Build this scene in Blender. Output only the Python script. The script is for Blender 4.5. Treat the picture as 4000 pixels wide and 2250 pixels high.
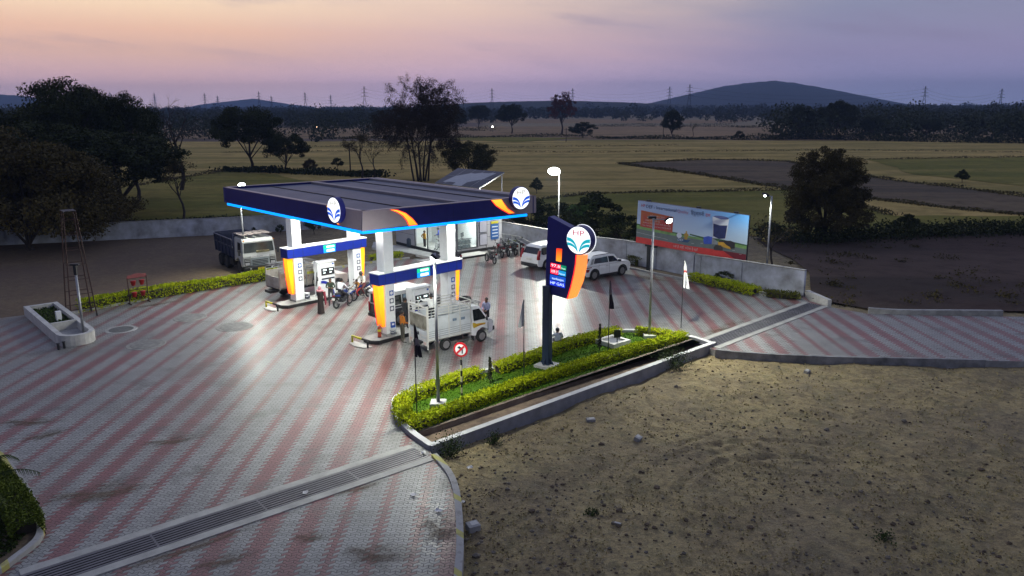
import bpy, bmesh, math, random
import numpy as np
from mathutils import Matrix, Vector
R = math.radians
random.seed(7); rng = np.random.default_rng(7)
S = bpy.context.scene
COL = S.collection
for _o in list(bpy.data.objects): bpy.data.objects.remove(_o)

# ------------------------------------------------------------------ camera
CF, CPITCH, CROLL, CH = 3050.0, 13.0, -0.2, 11.4      # focal length in photo pixels (4000 wide), pitch, roll, height
_p, _r = R(CPITCH), R(CROLL)
_fw = Vector((0, math.cos(_p), -math.sin(_p))); _rt0 = Vector((1, 0, 0)); _up0 = _rt0.cross(_fw)
_rt = _rt0*math.cos(_r) + _up0*math.sin(_r); _up = -_rt0*math.sin(_r) + _up0*math.cos(_r)
cd = bpy.data.cameras.new('camera'); cam = bpy.data.objects.new('camera', cd); COL.objects.link(cam)
cd.sensor_width = 36; cd.lens = 36*CF/4000; cd.clip_start = .1; cd.clip_end = 30000
cam.matrix_world = Matrix(((_rt.x, _up.x, -_fw.x, 0), (_rt.y, _up.y, -_fw.y, 0), (_rt.z, _up.z, -_fw.z, CH), (0, 0, 0, 1)))
S.camera = cam
CP = Vector((0, 0, CH))
def ray(x, y): return _fw*CF + _rt*(x-2000) - _up*(y-1125)
def A(x, y, z=0.0):                                    # photo pixel -> point of the real place at height z
    d = ray(x, y); t = (z-CH)/d.z; return CP + d*t
K = 4000/2576
def D(x, y, z=0.0): return A(x*K, y*K, z)
def at_dist(x, y, dist):                               # same, at a known distance (D coordinates)
    d = ray(x*K, y*K); t = dist/math.hypot(d.x, d.y); return CP + d*t
def V3(p, z): return Vector((p[0], p[1], z))

# ------------------------------------------------------------------ colour helpers
def lin(h):
    h = h.lstrip('#'); o = []
    for i in (0, 2, 4):
        c = int(h[i:i+2], 16)/255
        o.append(c/12.92 if c <= .04045 else ((c+.055)/1.055)**2.4)
    return tuple(o)
def rgba(c): return (c[0], c[1], c[2], 1.0)

# ------------------------------------------------------------------ world: dusk sky by direction
S.view_settings.view_transform = 'Standard'; S.view_settings.look = 'None'
S.view_settings.exposure = 0.0; S.view_settings.gamma = 1.0
S.render.engine = 'CYCLES'
S.cycles.use_denoising = True; S.cycles.max_bounces = 6; S.cycles.diffuse_bounces = 2; S.cycles.glossy_bounces = 3
S.cycles.transmission_bounces = 4; S.cycles.transparent_max_bounces = 6; S.cycles.volume_bounces = 0
S.cycles.sample_clamp_indirect = 4; S.cycles.caustics_reflective = False; S.cycles.caustics_refractive = False
W = bpy.data.worlds.new("World"); S.world = W; W.use_nodes = True
def world():
    nt = W.node_tree; N = nt.nodes; L = nt.links; N.clear()
    def mth(op, a, b=None, clamp=False):
        n = N.new('ShaderNodeMath'); n.operation = op; n.use_clamp = clamp
        for i, v in enumerate((a, b)):
            if v is None: continue
            if isinstance(v, (int, float)): n.inputs[i].default_value = v
            else: L.new(v, n.inputs[i])
        return n.outputs[0]
    tc = N.new('ShaderNodeTexCoord'); sx = N.new('ShaderNodeSeparateXYZ'); L.new(tc.outputs['Generated'], sx.inputs[0])
    az = mth('ARCTAN2', sx.outputs[0], sx.outputs[1]); el = sx.outputs[2]
    SKY = 1.5
    def ramp(fac, stops):
        r = N.new('ShaderNodeValToRGB'); e = r.color_ramp.elements
        while len(e) > 1: e.remove(e[-1])
        for i, (p, c) in enumerate(stops):
            q = e[0] if i == 0 else e.new(p)
            q.position = p; q.color = rgba(c)
        L.new(fac, r.inputs[0]); return r.outputs[0]
    k = lambda h, s=1.0: tuple(v*s*SKY for v in lin(h))
    elf = mth('MULTIPLY', mth('ADD', el, 0.0), 1.0, True)
    zen = k('#525b78', 1.7); hi = k('#7c829c', 1.3)
    HAZ = (.115, .125, .165)                           # what the haze adds in front of the sky; the sky itself is that much brighter
    def S_(z, h):
        T = math.exp(-.00022*min(4600, 140/max(z, 1e-3))); return tuple(max(.01, (c-g*(1-T))/T) for c, g in zip((1.10*v for v in lin(h)), HAZ))
    top = [(.2, k('#a9a0ad', .9)), (.42, hi), (1, zen)]
    def col(rows): return ramp(elf, [(z, S_(max(z, .004), h)) for z, h in rows]+top)
    left = col([(0, '#aa9ca8'), (.012, '#a899a7'), (.036, '#b49aa0'), (.061, '#c6a59c'), (.087, '#dab29e'), (.112, '#e8caae'), (.138, '#ecd4ba')])
    mid = col([(0, '#9d93aa'), (.012, '#9c92aa'), (.036, '#ab98ab'), (.061, '#bda2ab'), (.087, '#c8abab'), (.112, '#d6baae'), (.138, '#dac2b4')])
    right = col([(0, '#7b809a'), (.012, '#7a7e99'), (.036, '#807f9b'), (.061, '#86829f'), (.087, '#8685a0'), (.112, '#8487a0'), (.138, '#828aa0')])
    # wisps
    cv = N.new('ShaderNodeCombineXYZ'); L.new(mth('MULTIPLY', az, 2.2), cv.inputs[0])
    L.new(mth('ADD', mth('MULTIPLY', el, 17.0), mth('MULTIPLY', az, 1.6)), cv.inputs[1])
    nz = N.new('ShaderNodeTexNoise'); nz.inputs['Scale'].default_value = 1.5; nz.inputs['Detail'].default_value = 5
    nz.inputs['Roughness'].default_value = .55; L.new(cv.outputs[0], nz.inputs[0])
    wob = mth('MULTIPLY', mth('SUBTRACT', nz.outputs[0], .5), .30)
    a1 = mth('ADD', az, wob)
    def mix(f, a, b):
        m = N.new('ShaderNodeMix'); m.data_type = 'RGBA'; m.clamp_factor = True
        L.new(f, m.inputs[0]); L.new(a, m.inputs[6]); L.new(b, m.inputs[7]); return m.outputs[2]
    def sm(v, a, b):
        n = N.new('ShaderNodeMapRange'); n.interpolation_type = 'SMOOTHSTEP'; L.new(v, n.inputs[0])
        n.inputs[1].default_value = a; n.inputs[2].default_value = b; return n.outputs[0]
    c = mix(sm(a1, -.42, .0), left, mid)
    c = mix(sm(a1, -.10, .42), c, right)
    cl = sm(nz.outputs[0], .52, .72)
    grey = N.new('ShaderNodeRGB'); grey.outputs[0].default_value = rgba(lin('#8f86a6'))
    c = mix(mth('MULTIPLY', mth('MULTIPLY', cl, .45), sm(el, .03, .085)), c, grey.outputs[0])
    # turn to plain dusk blue behind the camera
    back = N.new('ShaderNodeRGB'); back.outputs[0].default_value = rgba(tuple(v*1.5 for v in lin('#636a84')))
    c = mix(sm(mth('ABSOLUTE', az), .9, 2.2), c, back.outputs[0])
    bg = N.new('ShaderNodeBackground'); L.new(c, bg.inputs[0]); bg.inputs[1].default_value = 1.0
    # the last of the real skylight (sun just under the horizon, to the left of the frame)
    sk = N.new('ShaderNodeTexSky'); sk.sky_type = 'NISHITA'; sk.sun_disc = False; sk.sun_elevation = R(-2.0); sk.sun_rotation = R(-38)
    b2 = N.new('ShaderNodeBackground'); L.new(sk.outputs[0], b2.inputs[0]); b2.inputs[1].default_value = .05
    ad = N.new('ShaderNodeAddShader'); L.new(bg.outputs[0], ad.inputs[0]); L.new(b2.outputs[0], ad.inputs[1])
    out = N.new('ShaderNodeOutputWorld'); L.new(ad.outputs[0], out.inputs[0])
world()

# ------------------------------------------------------------------ materials
MATS = {}
def mat(name, col, rough=.6, metal=0.0, var=.14, scale=3.0, bump=0.0, emit=0.0, ecol=None, col2=None, bscale=None, alpha=1.0, spec=.5, trans=0.0):
    if name in MATS: return MATS[name]
    m = bpy.data.materials.new(name); m.use_nodes = True; MATS[name] = m
    if isinstance(col, str): col = lin(col)
    if isinstance(col2, str): col2 = lin(col2)
    nt = m.node_tree; N = nt.nodes; L = nt.links; b = N['Principled BSDF']
    tc = N.new('ShaderNodeTexCoord'); nz = N.new('ShaderNodeTexNoise')
    nz.inputs['Scale'].default_value = scale; nz.inputs['Detail'].default_value = 6; nz.inputs['Roughness'].default_value = .6
    L.new(tc.outputs['Object'], nz.inputs[0])
    r = N.new('ShaderNodeValToRGB'); e = r.color_ramp.elements
    e[0].position = .32; e[1].position = .68
    e[0].color = rgba(tuple(max(0, c*(1-var)) for c in col))
    e[1].color = rgba(col2 if col2 else tuple(min(1, c*(1+var)) for c in col))
    L.new(nz.outputs[0], r.inputs[0]); L.new(r.outputs[0], b.inputs['Base Color'])
    b.inputs['Roughness'].default_value = rough; b.inputs['Metallic'].default_value = metal
    b.inputs['Specular IOR Level'].default_value = spec
    if trans: b.inputs['Transmission Weight'].default_value = trans
    if alpha < 1: b.inputs['Alpha'].default_value = alpha
    if bump:
        n2 = N.new('ShaderNodeTexNoise'); n2.inputs['Scale'].default_value = bscale or scale*6; n2.inputs['Detail'].default_value = 5
        L.new(tc.outputs['Object'], n2.inputs[0])
        bp = N.new('ShaderNodeBump'); bp.inputs['Strength'].default_value = bump; bp.inputs['Distance'].default_value = .02
        L.new(n2.outputs[0], bp.inputs['Height']); L.new(bp.outputs[0], b.inputs['Normal'])
    if emit:
        ec = ecol or col
        if isinstance(ec, str): ec = lin(ec)
        b.inputs['Emission Color'].default_value = rgba(ec); b.inputs['Emission Strength'].default_value = emit
    return m
def gradient_emit(name, c0, c1, z0, z1, strength):     # a lit panel whose own print runs from c0 (bottom) to c1 (top)
    m = mat(name, c1, rough=.35, var=.03, emit=strength)
    nt = m.node_tree; N = nt.nodes; L = nt.links; b = N['Principled BSDF']
    tc = N.new('ShaderNodeTexCoord'); s = N.new('ShaderNodeSeparateXYZ'); L.new(tc.outputs['Object'], s.inputs[0])
    mr = N.new('ShaderNodeMapRange'); mr.inputs[1].default_value = z0; mr.inputs[2].default_value = z1; L.new(s.outputs[2], mr.inputs[0])
    r = N.new('ShaderNodeValToRGB'); r.color_ramp.elements[0].color = rgba(c0); r.color_ramp.elements[1].color = rgba(c1)
    L.new(mr.outputs[0], r.inputs[0]); L.new(r.outputs[0], b.inputs['Emission Color'])
    return m

white = mat('white_paint', (.72, .73, .73), .4, var=.05)
dusty_white = mat('dusty_white_paint', (.58, .57, .53), .45, var=.14, scale=2.5)
panel_white = mat('cladding_white', (.66, .67, .66), .35, var=.05, scale=1.2)
column_white = mat('column_white', (.78, .79, .79), .35, var=.04)
navy = mat('navy_cladding', (.012, .013, .17), .35, var=.1)
royal = mat('royal_blue_cladding', (.006, .022, .26), .35, var=.06)
greycl = mat('grey_cladding', (.36, .305, .335), .35, var=.05)
concrete = mat('concrete', (.30, .295, .28), .85, var=.28, scale=2.2, bump=.4, bscale=18)
concrete_pale = mat('pale_concrete', (.46, .45, .42), .8, var=.2, scale=2.0, bump=.3, bscale=20)
whitewash = mat('whitewashed_plaster', (.30, .30, .30), .85, col2=(.56, .59, .66), var=.25, scale=.8, bump=.3, bscale=9)
black = mat('black_paint', (.012, .012, .013), .45, var=.2)
blackplastic = mat('black_plastic', (.018, .018, .02), .5, var=.2)
rubber = mat('rubber', (.016, .016, .016), .85, var=.25, scale=9)
glass_dark = mat('dark_glass', (.012, .015, .018), .06, var=.2, spec=.7)
galv = mat('galvanised_steel', (.33, .34, .35), .42, .75, var=.12, scale=5)
steel = mat('stainless_steel', (.52, .53, .53), .28, .85, var=.08, scale=6)
rust_steel = mat('rusty_steel', (.045, .020, .015), .75, .2, var=.4, scale=7)
dark_steel = mat('dark_steel', (.03, .031, .034), .5, .5, var=.2, scale=6)
alloy = mat('wheel_alloy', (.30, .30, .30), .35, .7, var=.15, scale=9)
plate_white = mat('plate_white', (.62, .62, .58), .5, var=.1)
plate_yellow = mat('plate_yellow', (.55, .42, .02), .5, var=.1)
red_lens = mat('red_lens', (.28, .006, .012), .2, var=.1)
amber = mat('amber_lens', (.5, .17, .01), .25, var=.1)
clear_lens = mat('clear_lens', (.55, .56, .56), .12, var=.1)
skin = mat('skin', (.17, .085, .05), .6, var=.1)
hairm = mat('dark_hair', (.01, .008, .007), .55, var=.2)
red_paint = mat('red_paint', (.30, .012, .012), .45, var=.2)
yellow_paint = mat('yellow_paint', (.55, .50, .02), .5, var=.15)
ink = mat('dark_print', (.02, .025, .04), .6, var=.1)

# ------------------------------------------------------------------ mesh builder
SPLIT = {'tailgate_rib', 'side_rib', 'sticker', 'sticker_symbol', 'side_post', 'panel_joint', 'side_rail', 'gusset', 'fog_light', 'roof_seam', 'marker_light', 'foot', 'stencil_mark', 'painted_flower', 'light_slat', 'oil_pack', 'pack_lid'}
class MB:
    def __init__(s): s.v = []; s.f = []; s.m = []
    def add(s, vs, fs, mi=0):
        o = len(s.v); s.v += [tuple(v) for v in vs]; s.f += [tuple(i+o for i in f) for f in fs]; s.m += [mi]*len(fs); return s
    def box(s, cx, cy, cz, sx, sy, sz, mi=0, M=None, top=(1, 1)):
        x, y, z = sx/2, sy/2, sz/2; tx, ty = top
        vs = [Vector(p) for p in ((-x, -y, -z), (x, -y, -z), (x, y, -z), (-x, y, -z), (-x*tx, -y*ty, z), (x*tx, -y*ty, z), (x*tx, y*ty, z), (-x*tx, y*ty, z))]
        if M is not None: vs = [M @ v for v in vs]
        vs = [v+Vector((cx, cy, cz)) for v in vs]
        return s.add(vs, [(3, 2, 1, 0), (4, 5, 6, 7), (0, 1, 5, 4), (1, 2, 6, 5), (2, 3, 7, 6), (3, 0, 4, 7)], mi)
    def obox(s, p0, p1, w, h, mi=0):                   # a bar from p0 to p1 (axis), w wide sideways, h high
        p0, p1 = Vector(p0), Vector(p1); d = (p1-p0); l = d.length; d.normalize()
        side = d.cross(Vector((0, 0, 1)))
        if side.length < 1e-4: side = Vector((1, 0, 0))
        side.normalize(); upv = side.cross(d)
        vs = [p+side*a*w/2+upv*b*h/2 for p in (p0, p1) for a, b in ((-1, -1), (1, -1), (1, 1), (-1, 1))]
        return s.add(vs, [(0, 1, 2, 3), (7, 6, 5, 4), (0, 4, 5, 1), (1, 5, 6, 2), (2, 6, 7, 3), (3, 7, 4, 0)], mi)
    def cyl(s, p0, p1, r0, r1=None, n=10, mi=0, cap=True):
        if r1 is None: r1 = r0
        return s.tube([p0, p1], [r0, r1], n, mi, cap)
    def tube(s, pts, r, n=6, mi=0, cap=True, closed=False):
        pts = [Vector(p) for p in pts]; k = len(pts)
        rs = r if isinstance(r, (list, tuple)) else [r]*k
        vs = []; ref = None
        for i, p in enumerate(pts):
            t = (pts[(i+1) % k]-pts[i-1]) if closed else (pts[min(i+1, k-1)]-pts[max(i-1, 0)])
            t.normalize()
            if ref is None: ref = Vector((0, 0, 1)) if abs(t.z) < .9 else Vector((1, 0, 0))
            b = ref-t*ref.dot(t); b.normalize(); a = b.cross(t); ref = b
            for j in range(n):
                q = 2*math.pi*j/n; vs.append(p+(a*math.cos(q)+b*math.sin(q))*rs[i])
        fs = []
        for i in range(k if closed else k-1):
            i2 = (i+1) % k
            for j in range(n): fs.append((i*n+j, i*n+(j+1) % n, i2*n+(j+1) % n, i2*n+j))
        if cap and not closed: fs.append(tuple(range(n))[::-1]); fs.append(tuple((k-1)*n+j for j in range(n)))
        return s.add(vs, fs, mi)
    def prism(s, poly, z0, z1, mi=0, mt=None):
        n = len(poly); a = sum(poly[i][0]*poly[(i+1) % n][1]-poly[(i+1) % n][0]*poly[i][1] for i in range(n))
        if a < 0: poly = poly[::-1]
        vs = [(p[0], p[1], z0) for p in poly]+[(p[0], p[1], z1) for p in poly]
        s.add(vs, [tuple(range(n))[::-1]]+[(i, (i+1) % n, n+(i+1) % n, n+i) for i in range(n)], mi)
        o = len(s.v)-n; s.f.append(tuple(o+i for i in range(n))); s.m.append(mi if mt is None else mt); return s
    def ext(s, poly, vec, mi=0, mf=None):              # extrude a flat 3-D polygon along vec (mf: material of the two faces)
        n = len(poly); vec = Vector(vec); poly = [Vector(p) for p in poly]
        nn = Vector((0, 0, 0))
        for i in range(n): nn += poly[i].cross(poly[(i+1) % n])
        if nn.dot(vec) > 0: poly = poly[::-1]
        o = len(s.v); s.v += [tuple(p) for p in poly]+[tuple(p+vec) for p in poly]
        s.f.append(tuple(o+i for i in range(n))); s.m.append(mi if mf is None else mf)
        s.f.append(tuple(o+n+i for i in range(n))[::-1]); s.m.append(mi if mf is None else mf)
        for i in range(n): s.f.append((o+(i+1) % n, o+i, o+n+i, o+n+(i+1) % n)); s.m.append(mi)
        return s
    def ball(s, c, r, n=12, m=8, mi=0, M=None):
        if not isinstance(r, (tuple, list)): r = (r, r, r)
        vs = []; c = Vector(c)
        for i in range(m+1):
            t = math.pi*i/m
            for j in range(n):
                q = 2*math.pi*j/n; p = Vector((r[0]*math.sin(t)*math.cos(q), r[1]*math.sin(t)*math.sin(q), r[2]*math.cos(t)))
                if M is not None: p = M @ p
                vs.append(c+p)
        fs = [(i*n+j, (i+1)*n+j, (i+1)*n+(j+1) % n, i*n+(j+1) % n) for i in range(m) for j in range(n)]
        return s.add(vs, fs, mi)
    def lathe(s, prof, c=(0, 0, 0), n=16, mi=0, axis='z'):
        vs = []
        for r, h in prof:
            for j in range(n):
                q = 2*math.pi*j/n; a, b = r*math.cos(q), r*math.sin(q)
                p = (a, b, h) if axis == 'z' else ((a, h, b) if axis == 'y' else (h, a, b))
                vs.append((p[0]+c[0], p[1]+c[1], p[2]+c[2]))
        k = len(prof); fs = [(i*n+j, i*n+(j+1) % n, (i+1)*n+(j+1) % n, (i+1)*n+j) for i in range(k-1) for j in range(n)]
        fs.append(tuple(range(n))[::-1]); fs.append(tuple((k-1)*n+j for j in range(n)))
        return s.add(vs, fs, mi)
    def build(s, name, mats, parent=None, smooth=False, bevel=0.0, W=False, seg=2):
        if name in SPLIT:                              # every separate piece becomes a part of its own
            up = list(range(len(s.v)))
            def find(a):
                while up[a] != a: up[a] = up[up[a]]; a = up[a]
                return a
            for f in s.f:
                for i in f[1:]: up[find(i)] = find(f[0])
            isl = {}
            for f, m in zip(s.f, s.m): isl.setdefault(find(f[0]), []).append((f, m))
            if len(isl) > 1:
                SPLIT.discard(name); out = None
                for fl in isl.values():
                    b = MB(); mp = {}
                    for f, m in fl:
                        for i in f:
                            if i not in mp: mp[i] = len(b.v); b.v.append(s.v[i])
                        b.f.append(tuple(mp[i] for i in f)); b.m.append(m)
                    out = b.build(name, mats, parent, smooth, bevel, W, seg)
                SPLIT.add(name); return out
        me = bpy.data.meshes.new(name); vs = s.v
        if W and parent is not None:
            r = parent
            while r.parent: r = r.parent
            iv = r.matrix_basis.inverted(); vs = [iv @ Vector(v) for v in vs]
        me.from_pydata([tuple(v) for v in vs], [], s.f)
        if not isinstance(mats, (list, tuple)): mats = [mats]
        for m in mats: me.materials.append(m)
        if len(mats) > 1: me.polygons.foreach_set('material_index', s.m)
        if smooth: me.polygons.foreach_set('use_smooth', [True]*len(me.polygons))
        me.validate(); me.update()
        o = bpy.data.objects.new(name, me); COL.objects.link(o)
        if parent is not None: o.parent = parent
        if bevel:
            b = o.modifiers.new('bevel', 'BEVEL'); b.width = bevel; b.segments = seg; b.limit_method = 'ANGLE'; b.angle_limit = R(35)
        return o
def np_mesh(name, verts, quads, mats, parent=None, midx=None, smooth=False):
    me = bpy.data.meshes.new(name); verts = np.asarray(verts, np.float32); quads = np.asarray(quads, np.int32)
    k = quads.shape[1]
    me.vertices.add(len(verts)); me.vertices.foreach_set('co', verts.ravel())
    me.loops.add(quads.size); me.loops.foreach_set('vertex_index', quads.ravel())
    me.polygons.add(len(quads)); me.polygons.foreach_set('loop_start', np.arange(0, quads.size, k, dtype=np.int32))
    for m in (mats if isinstance(mats, (list, tuple)) else [mats]): me.materials.append(m)
    if midx is not None: me.polygons.foreach_set('material_index', np.asarray(midx, np.int32))
    if smooth: me.polygons.foreach_set('use_smooth', np.ones(len(quads), bool))
    me.update(calc_edges=True); me.validate()
    o = bpy.data.objects.new(name, me); COL.objects.link(o)
    if parent is not None: o.parent = parent
    return o
def tag(o, label=None, cat=None, group=None, kind=None):
    if label: o['label'] = label
    if cat: o['category'] = cat
    if group: o['group'] = group
    if kind: o['kind'] = kind
    return o
def thing(name, label, cat, loc=(0, 0, 0), rz=0.0, group=None):
    o = bpy.data.objects.new(name, None); COL.objects.link(o); o.location = tuple(loc); o.rotation_euler = (0, 0, rz)
    o.empty_display_size = .2
    return tag(o, label, cat, group)
KIDS = {}
def copy_tree(o, parent=None):
    c = o.copy(); COL.objects.link(c)
    if parent is not None: c.parent = parent
    for ch in [x for x in bpy.data.objects if x.parent == o]: copy_tree(ch, c)
    return c
def dup(o, label, loc, rz=0.0, scale=None):
    c = copy_tree(o); c['label'] = label; c.location = tuple(loc); c.rotation_euler = (0, 0, rz)
    if scale is not None: c.scale = (scale,)*3 if isinstance(scale, (int, float)) else scale
    return c
def structure(o): o['kind'] = 'structure'; return o
def text_mesh(name, s, mats, parent, origin, right, upv, height, fit=None, align='LEFT', thick=.003):
    """flat lettering in the plane (right, upv) at origin; cap height ~ height; fit = total width"""
    cu = bpy.data.curves.new('lettering', 'FONT'); cu.body = s; cu.size = 1.0; cu.align_x = align; cu.fill_mode = 'FRONT'; cu.resolution_u = 3
    o = bpy.data.objects.new('lettering_source', cu); COL.objects.link(o)
    me0 = bpy.data.meshes.new_from_object(o.evaluated_get(bpy.context.evaluated_depsgraph_get()))
    bpy.data.objects.remove(o); bpy.data.curves.remove(cu)
    xs = [v.co.x for v in me0.vertices] or [0, 1]
    wd = max(xs)-min(xs) or 1; sc = height/.72; sx = sc if not fit else fit/wd
    x0 = min(xs) if (fit and align == 'LEFT') else 0
    right, upv, origin = Vector(right), Vector(upv), Vector(origin)
    m = MB(); m.add([origin+right*(v.co.x-x0)*sx+upv*v.co.y*sc for v in me0.vertices], [tuple(p.vertices) for p in me0.polygons])
    bpy.data.meshes.remove(me0)
    return m.build(name, mats, parent, W=True)
class Plane:                                           # a vertical plane of the place: origin, horizontal direction, outward normal
    def __init__(s, o, d, facing=None):
        s.o = Vector(o); s.d = Vector((d[0], d[1], 0)).normalized(); n = Vector((s.d.y, -s.d.x, 0))
        if n.dot(CP-s.o) < 0: n = -n
        s.n = n
        s.r = s.d if s.d.cross(Vector((0, 0, 1))).dot(n) > 0 else -s.d
    def px(s, x, y, off=0.0):                          # photo pixel -> point on the plane
        r = ray(x, y); t = (s.o-CP).dot(s.n)/r.dot(s.n); return CP+r*t+s.n*off
    def p(s, a, z, off=0.0): return Vector((s.o.x, s.o.y, 0))+s.d*a+Vector((0, 0, z))+s.n*off
    def sz(s, P): return ((P-s.o).dot(s.d), P.z)
def crop(ox, oy, sc): return lambda x, y: (ox+x*sc, oy+y*sc)
def bez(p0, p1, p2, n=10):
    return [tuple((1-t)**2*a+2*t*(1-t)*b+t*t*c for a, b, c in zip(p0, p1, p2)) for t in (i/n for i in range(n+1))]
UA = R(41); U = Vector((math.cos(UA), math.sin(UA), 0)); V = Vector((-math.sin(UA), math.cos(UA), 0)); Z = Vector((0, 0, 1))
# ================================================================== SETTING
class X:                                               # tiny node-math expressions
    def __init__(s, nt, o): s.nt, s.o = nt, o
    def _op(s, op, *a):
        n = s.nt.nodes.new('ShaderNodeMath'); n.operation = op
        for i, v in enumerate((s,)+a):
            if isinstance(v, X): s.nt.links.new(v.o, n.inputs[i])
            else: n.inputs[i].default_value = v
        return X(s.nt, n.outputs[0])
    def __add__(s, b): return s._op('ADD', b)
    def __sub__(s, b): return s._op('SUBTRACT', b)
    def __mul__(s, b): return s._op('MULTIPLY', b)
    def __truediv__(s, b): return s._op('DIVIDE', b)
    def floor(s): return s._op('FLOOR')
    def frac(s): return s._op('FRACT')
    def mod2(s): return (s*.5).frac()._op('GREATER_THAN', .25)
    def lt(s, b): return s._op('LESS_THAN', b)
    def gt(s, b): return s._op('GREATER_THAN', b)
    def min(s, b): return s._op('MINIMUM', b)
    def max(s, b): return s._op('MAXIMUM', b)
    def ping(s, b): return s._op('PINGPONG', b)
    def clamp(s): return s._op('MINIMUM', 1.0)._op('MAXIMUM', 0.0)
    def ramp(s, a, b):
        n = s.nt.nodes.new('ShaderNodeMapRange'); n.interpolation_type = 'SMOOTHSTEP'
        s.nt.links.new(s.o, n.inputs[0]); n.inputs[1].default_value = a; n.inputs[2].default_value = b; return X(s.nt, n.outputs[0])
def noise(nt, vec, scale, detail=5, rough=.55):
    n = nt.nodes.new('ShaderNodeTexNoise'); n.inputs['Scale'].default_value = scale; n.inputs['Detail'].default_value = detail
    n.inputs['Roughness'].default_value = rough; nt.links.new(vec, n.inputs[0]); return X(nt, n.outputs[0])
def cmix(nt, f, a, b):
    m = nt.nodes.new('ShaderNodeMix'); m.data_type = 'RGBA'; m.clamp_factor = True
    for i, v in ((0, f), (6, a), (7, b)):
        if isinstance(v, X): nt.links.new(v.o, m.inputs[i])
        elif isinstance(v, (int, float)): m.inputs[i].default_value = v
        elif isinstance(v, tuple): m.inputs[i].default_value = rgba(v)
        else: nt.links.new(v, m.inputs[i])
    return m.outputs[2]
def newmat(name):
    m = bpy.data.materials.new(name); m.use_nodes = True; nt = m.node_tree; b = nt.nodes['Principled BSDF']
    tc = nt.nodes.new('ShaderNodeTexCoord'); sp = nt.nodes.new('ShaderNodeSeparateXYZ'); nt.links.new(tc.outputs['Object'], sp.inputs[0])
    return m, nt, b, tc.outputs['Object'], X(nt, sp.outputs[0]), X(nt, sp.outputs[1])
def paver_material():
    m, nt, b, vec, x, y = newmat('interlocking_pavers')
    w, h = .135, .125
    wob = (noise(nt, vec, 9.0, 2)-.5)*.03
    xx = x+wob; col = (xx/w).floor(); fx = (xx/w).frac()
    y2 = y+xx.ping(w)*.62+wob
    row = (y2/h).floor(); fy = (y2/h).frac()
    par = (row+100.0).mod2()
    pid = ((col+par)*.5).floor()                        # one paver = two half columns
    jx = ((col+par)*.5).frac()                          # 0 in its first half, .5 in its second
    ex = (fx+jx*2.0)*.5                                  # 0..1 along the paver
    dy = fy.min((fy*-1.0)+1.0)*h; dx = ex.min((ex*-1.0)+1.0)*2*w
    edge = dy.min(dx); joint = (edge.ramp(.004, .016)*-1.0)+1.0
    cv = nt.nodes.new('ShaderNodeCombineXYZ'); nt.links.new(pid.o, cv.inputs[0]); nt.links.new(row.o, cv.inputs[1])
    wn = nt.nodes.new('ShaderNodeTexWhiteNoise'); wn.noise_dimensions = '2D'; nt.links.new(cv.outputs[0], wn.inputs[0]); rnd = X(nt, wn.outputs[0])
    sx = ((pid*2*w+6.9+.17)/1.035).frac()
    stripe = sx.lt(.36)
    grey = cmix(nt, rnd, (.225, .226, .210), (.33, .332, .310))
    red = cmix(nt, rnd, (.195, .046, .045), (.25, .070, .066))
    base = cmix(nt, stripe*.92, grey, red)
    n1 = noise(nt, vec, .22, 6, .6); n2 = noise(nt, vec, 1.1, 6, .65); n3 = noise(nt, vec, 14.0, 4)
    base = cmix(nt, n1.ramp(.40, .68)*.42, base, (.155, .145, .125))   # dust and tyre grime
    base = cmix(nt, n2.ramp(.60, .74)*.50, base, (.085, .075, .06))
    n4 = noise(nt, vec, .55, 7, .72); n5 = noise(nt, vec, 3.2, 5, .7)
    base = cmix(nt, n4.ramp(.52, .66)*.55, base, (.11, .10, .085))
    base = cmix(nt, n5.ramp(.66, .74)*.6, base, (.07, .062, .05))     # oil drips and trodden dirt
    base = cmix(nt, n4.ramp(.44, .30)*.30, base, (.36, .35, .33))
    # pale dusty corner on the left where the trucks turn in
    dust = ((x*-1.0)-y*.18).ramp(12.0, 27.0)*(n1.ramp(.25, .6)*.5+.35)
    base = cmix(nt, dust, base, (.30, .255, .175))
    base = cmix(nt, joint*.75, base, (.05, .048, .045))
    mul = nt.nodes.new('ShaderNodeMix'); mul.data_type = 'RGBA'; mul.blend_type = 'MULTIPLY'; mul.inputs[0].default_value = .35
    nt.links.new(base, mul.inputs[6]); nt.links.new(n3.o, mul.inputs[7])
    nt.links.new(mul.outputs[2], b.inputs['Base Color'])
    rg = (n2*.22)+.25+joint*.3+rnd*.10; nt.links.new(rg.o, b.inputs['Roughness'])
    hgt = (joint*-1.0)+n3*.25+rnd*.35
    bp = nt.nodes.new('ShaderNodeBump'); bp.inputs['Strength'].default_value = .55; bp.inputs['Distance'].default_value = .012
    nt.links.new(hgt.o, bp.inputs['Height']); nt.links.new(bp.outputs[0], b.inputs['Normal'])
    return m
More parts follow.
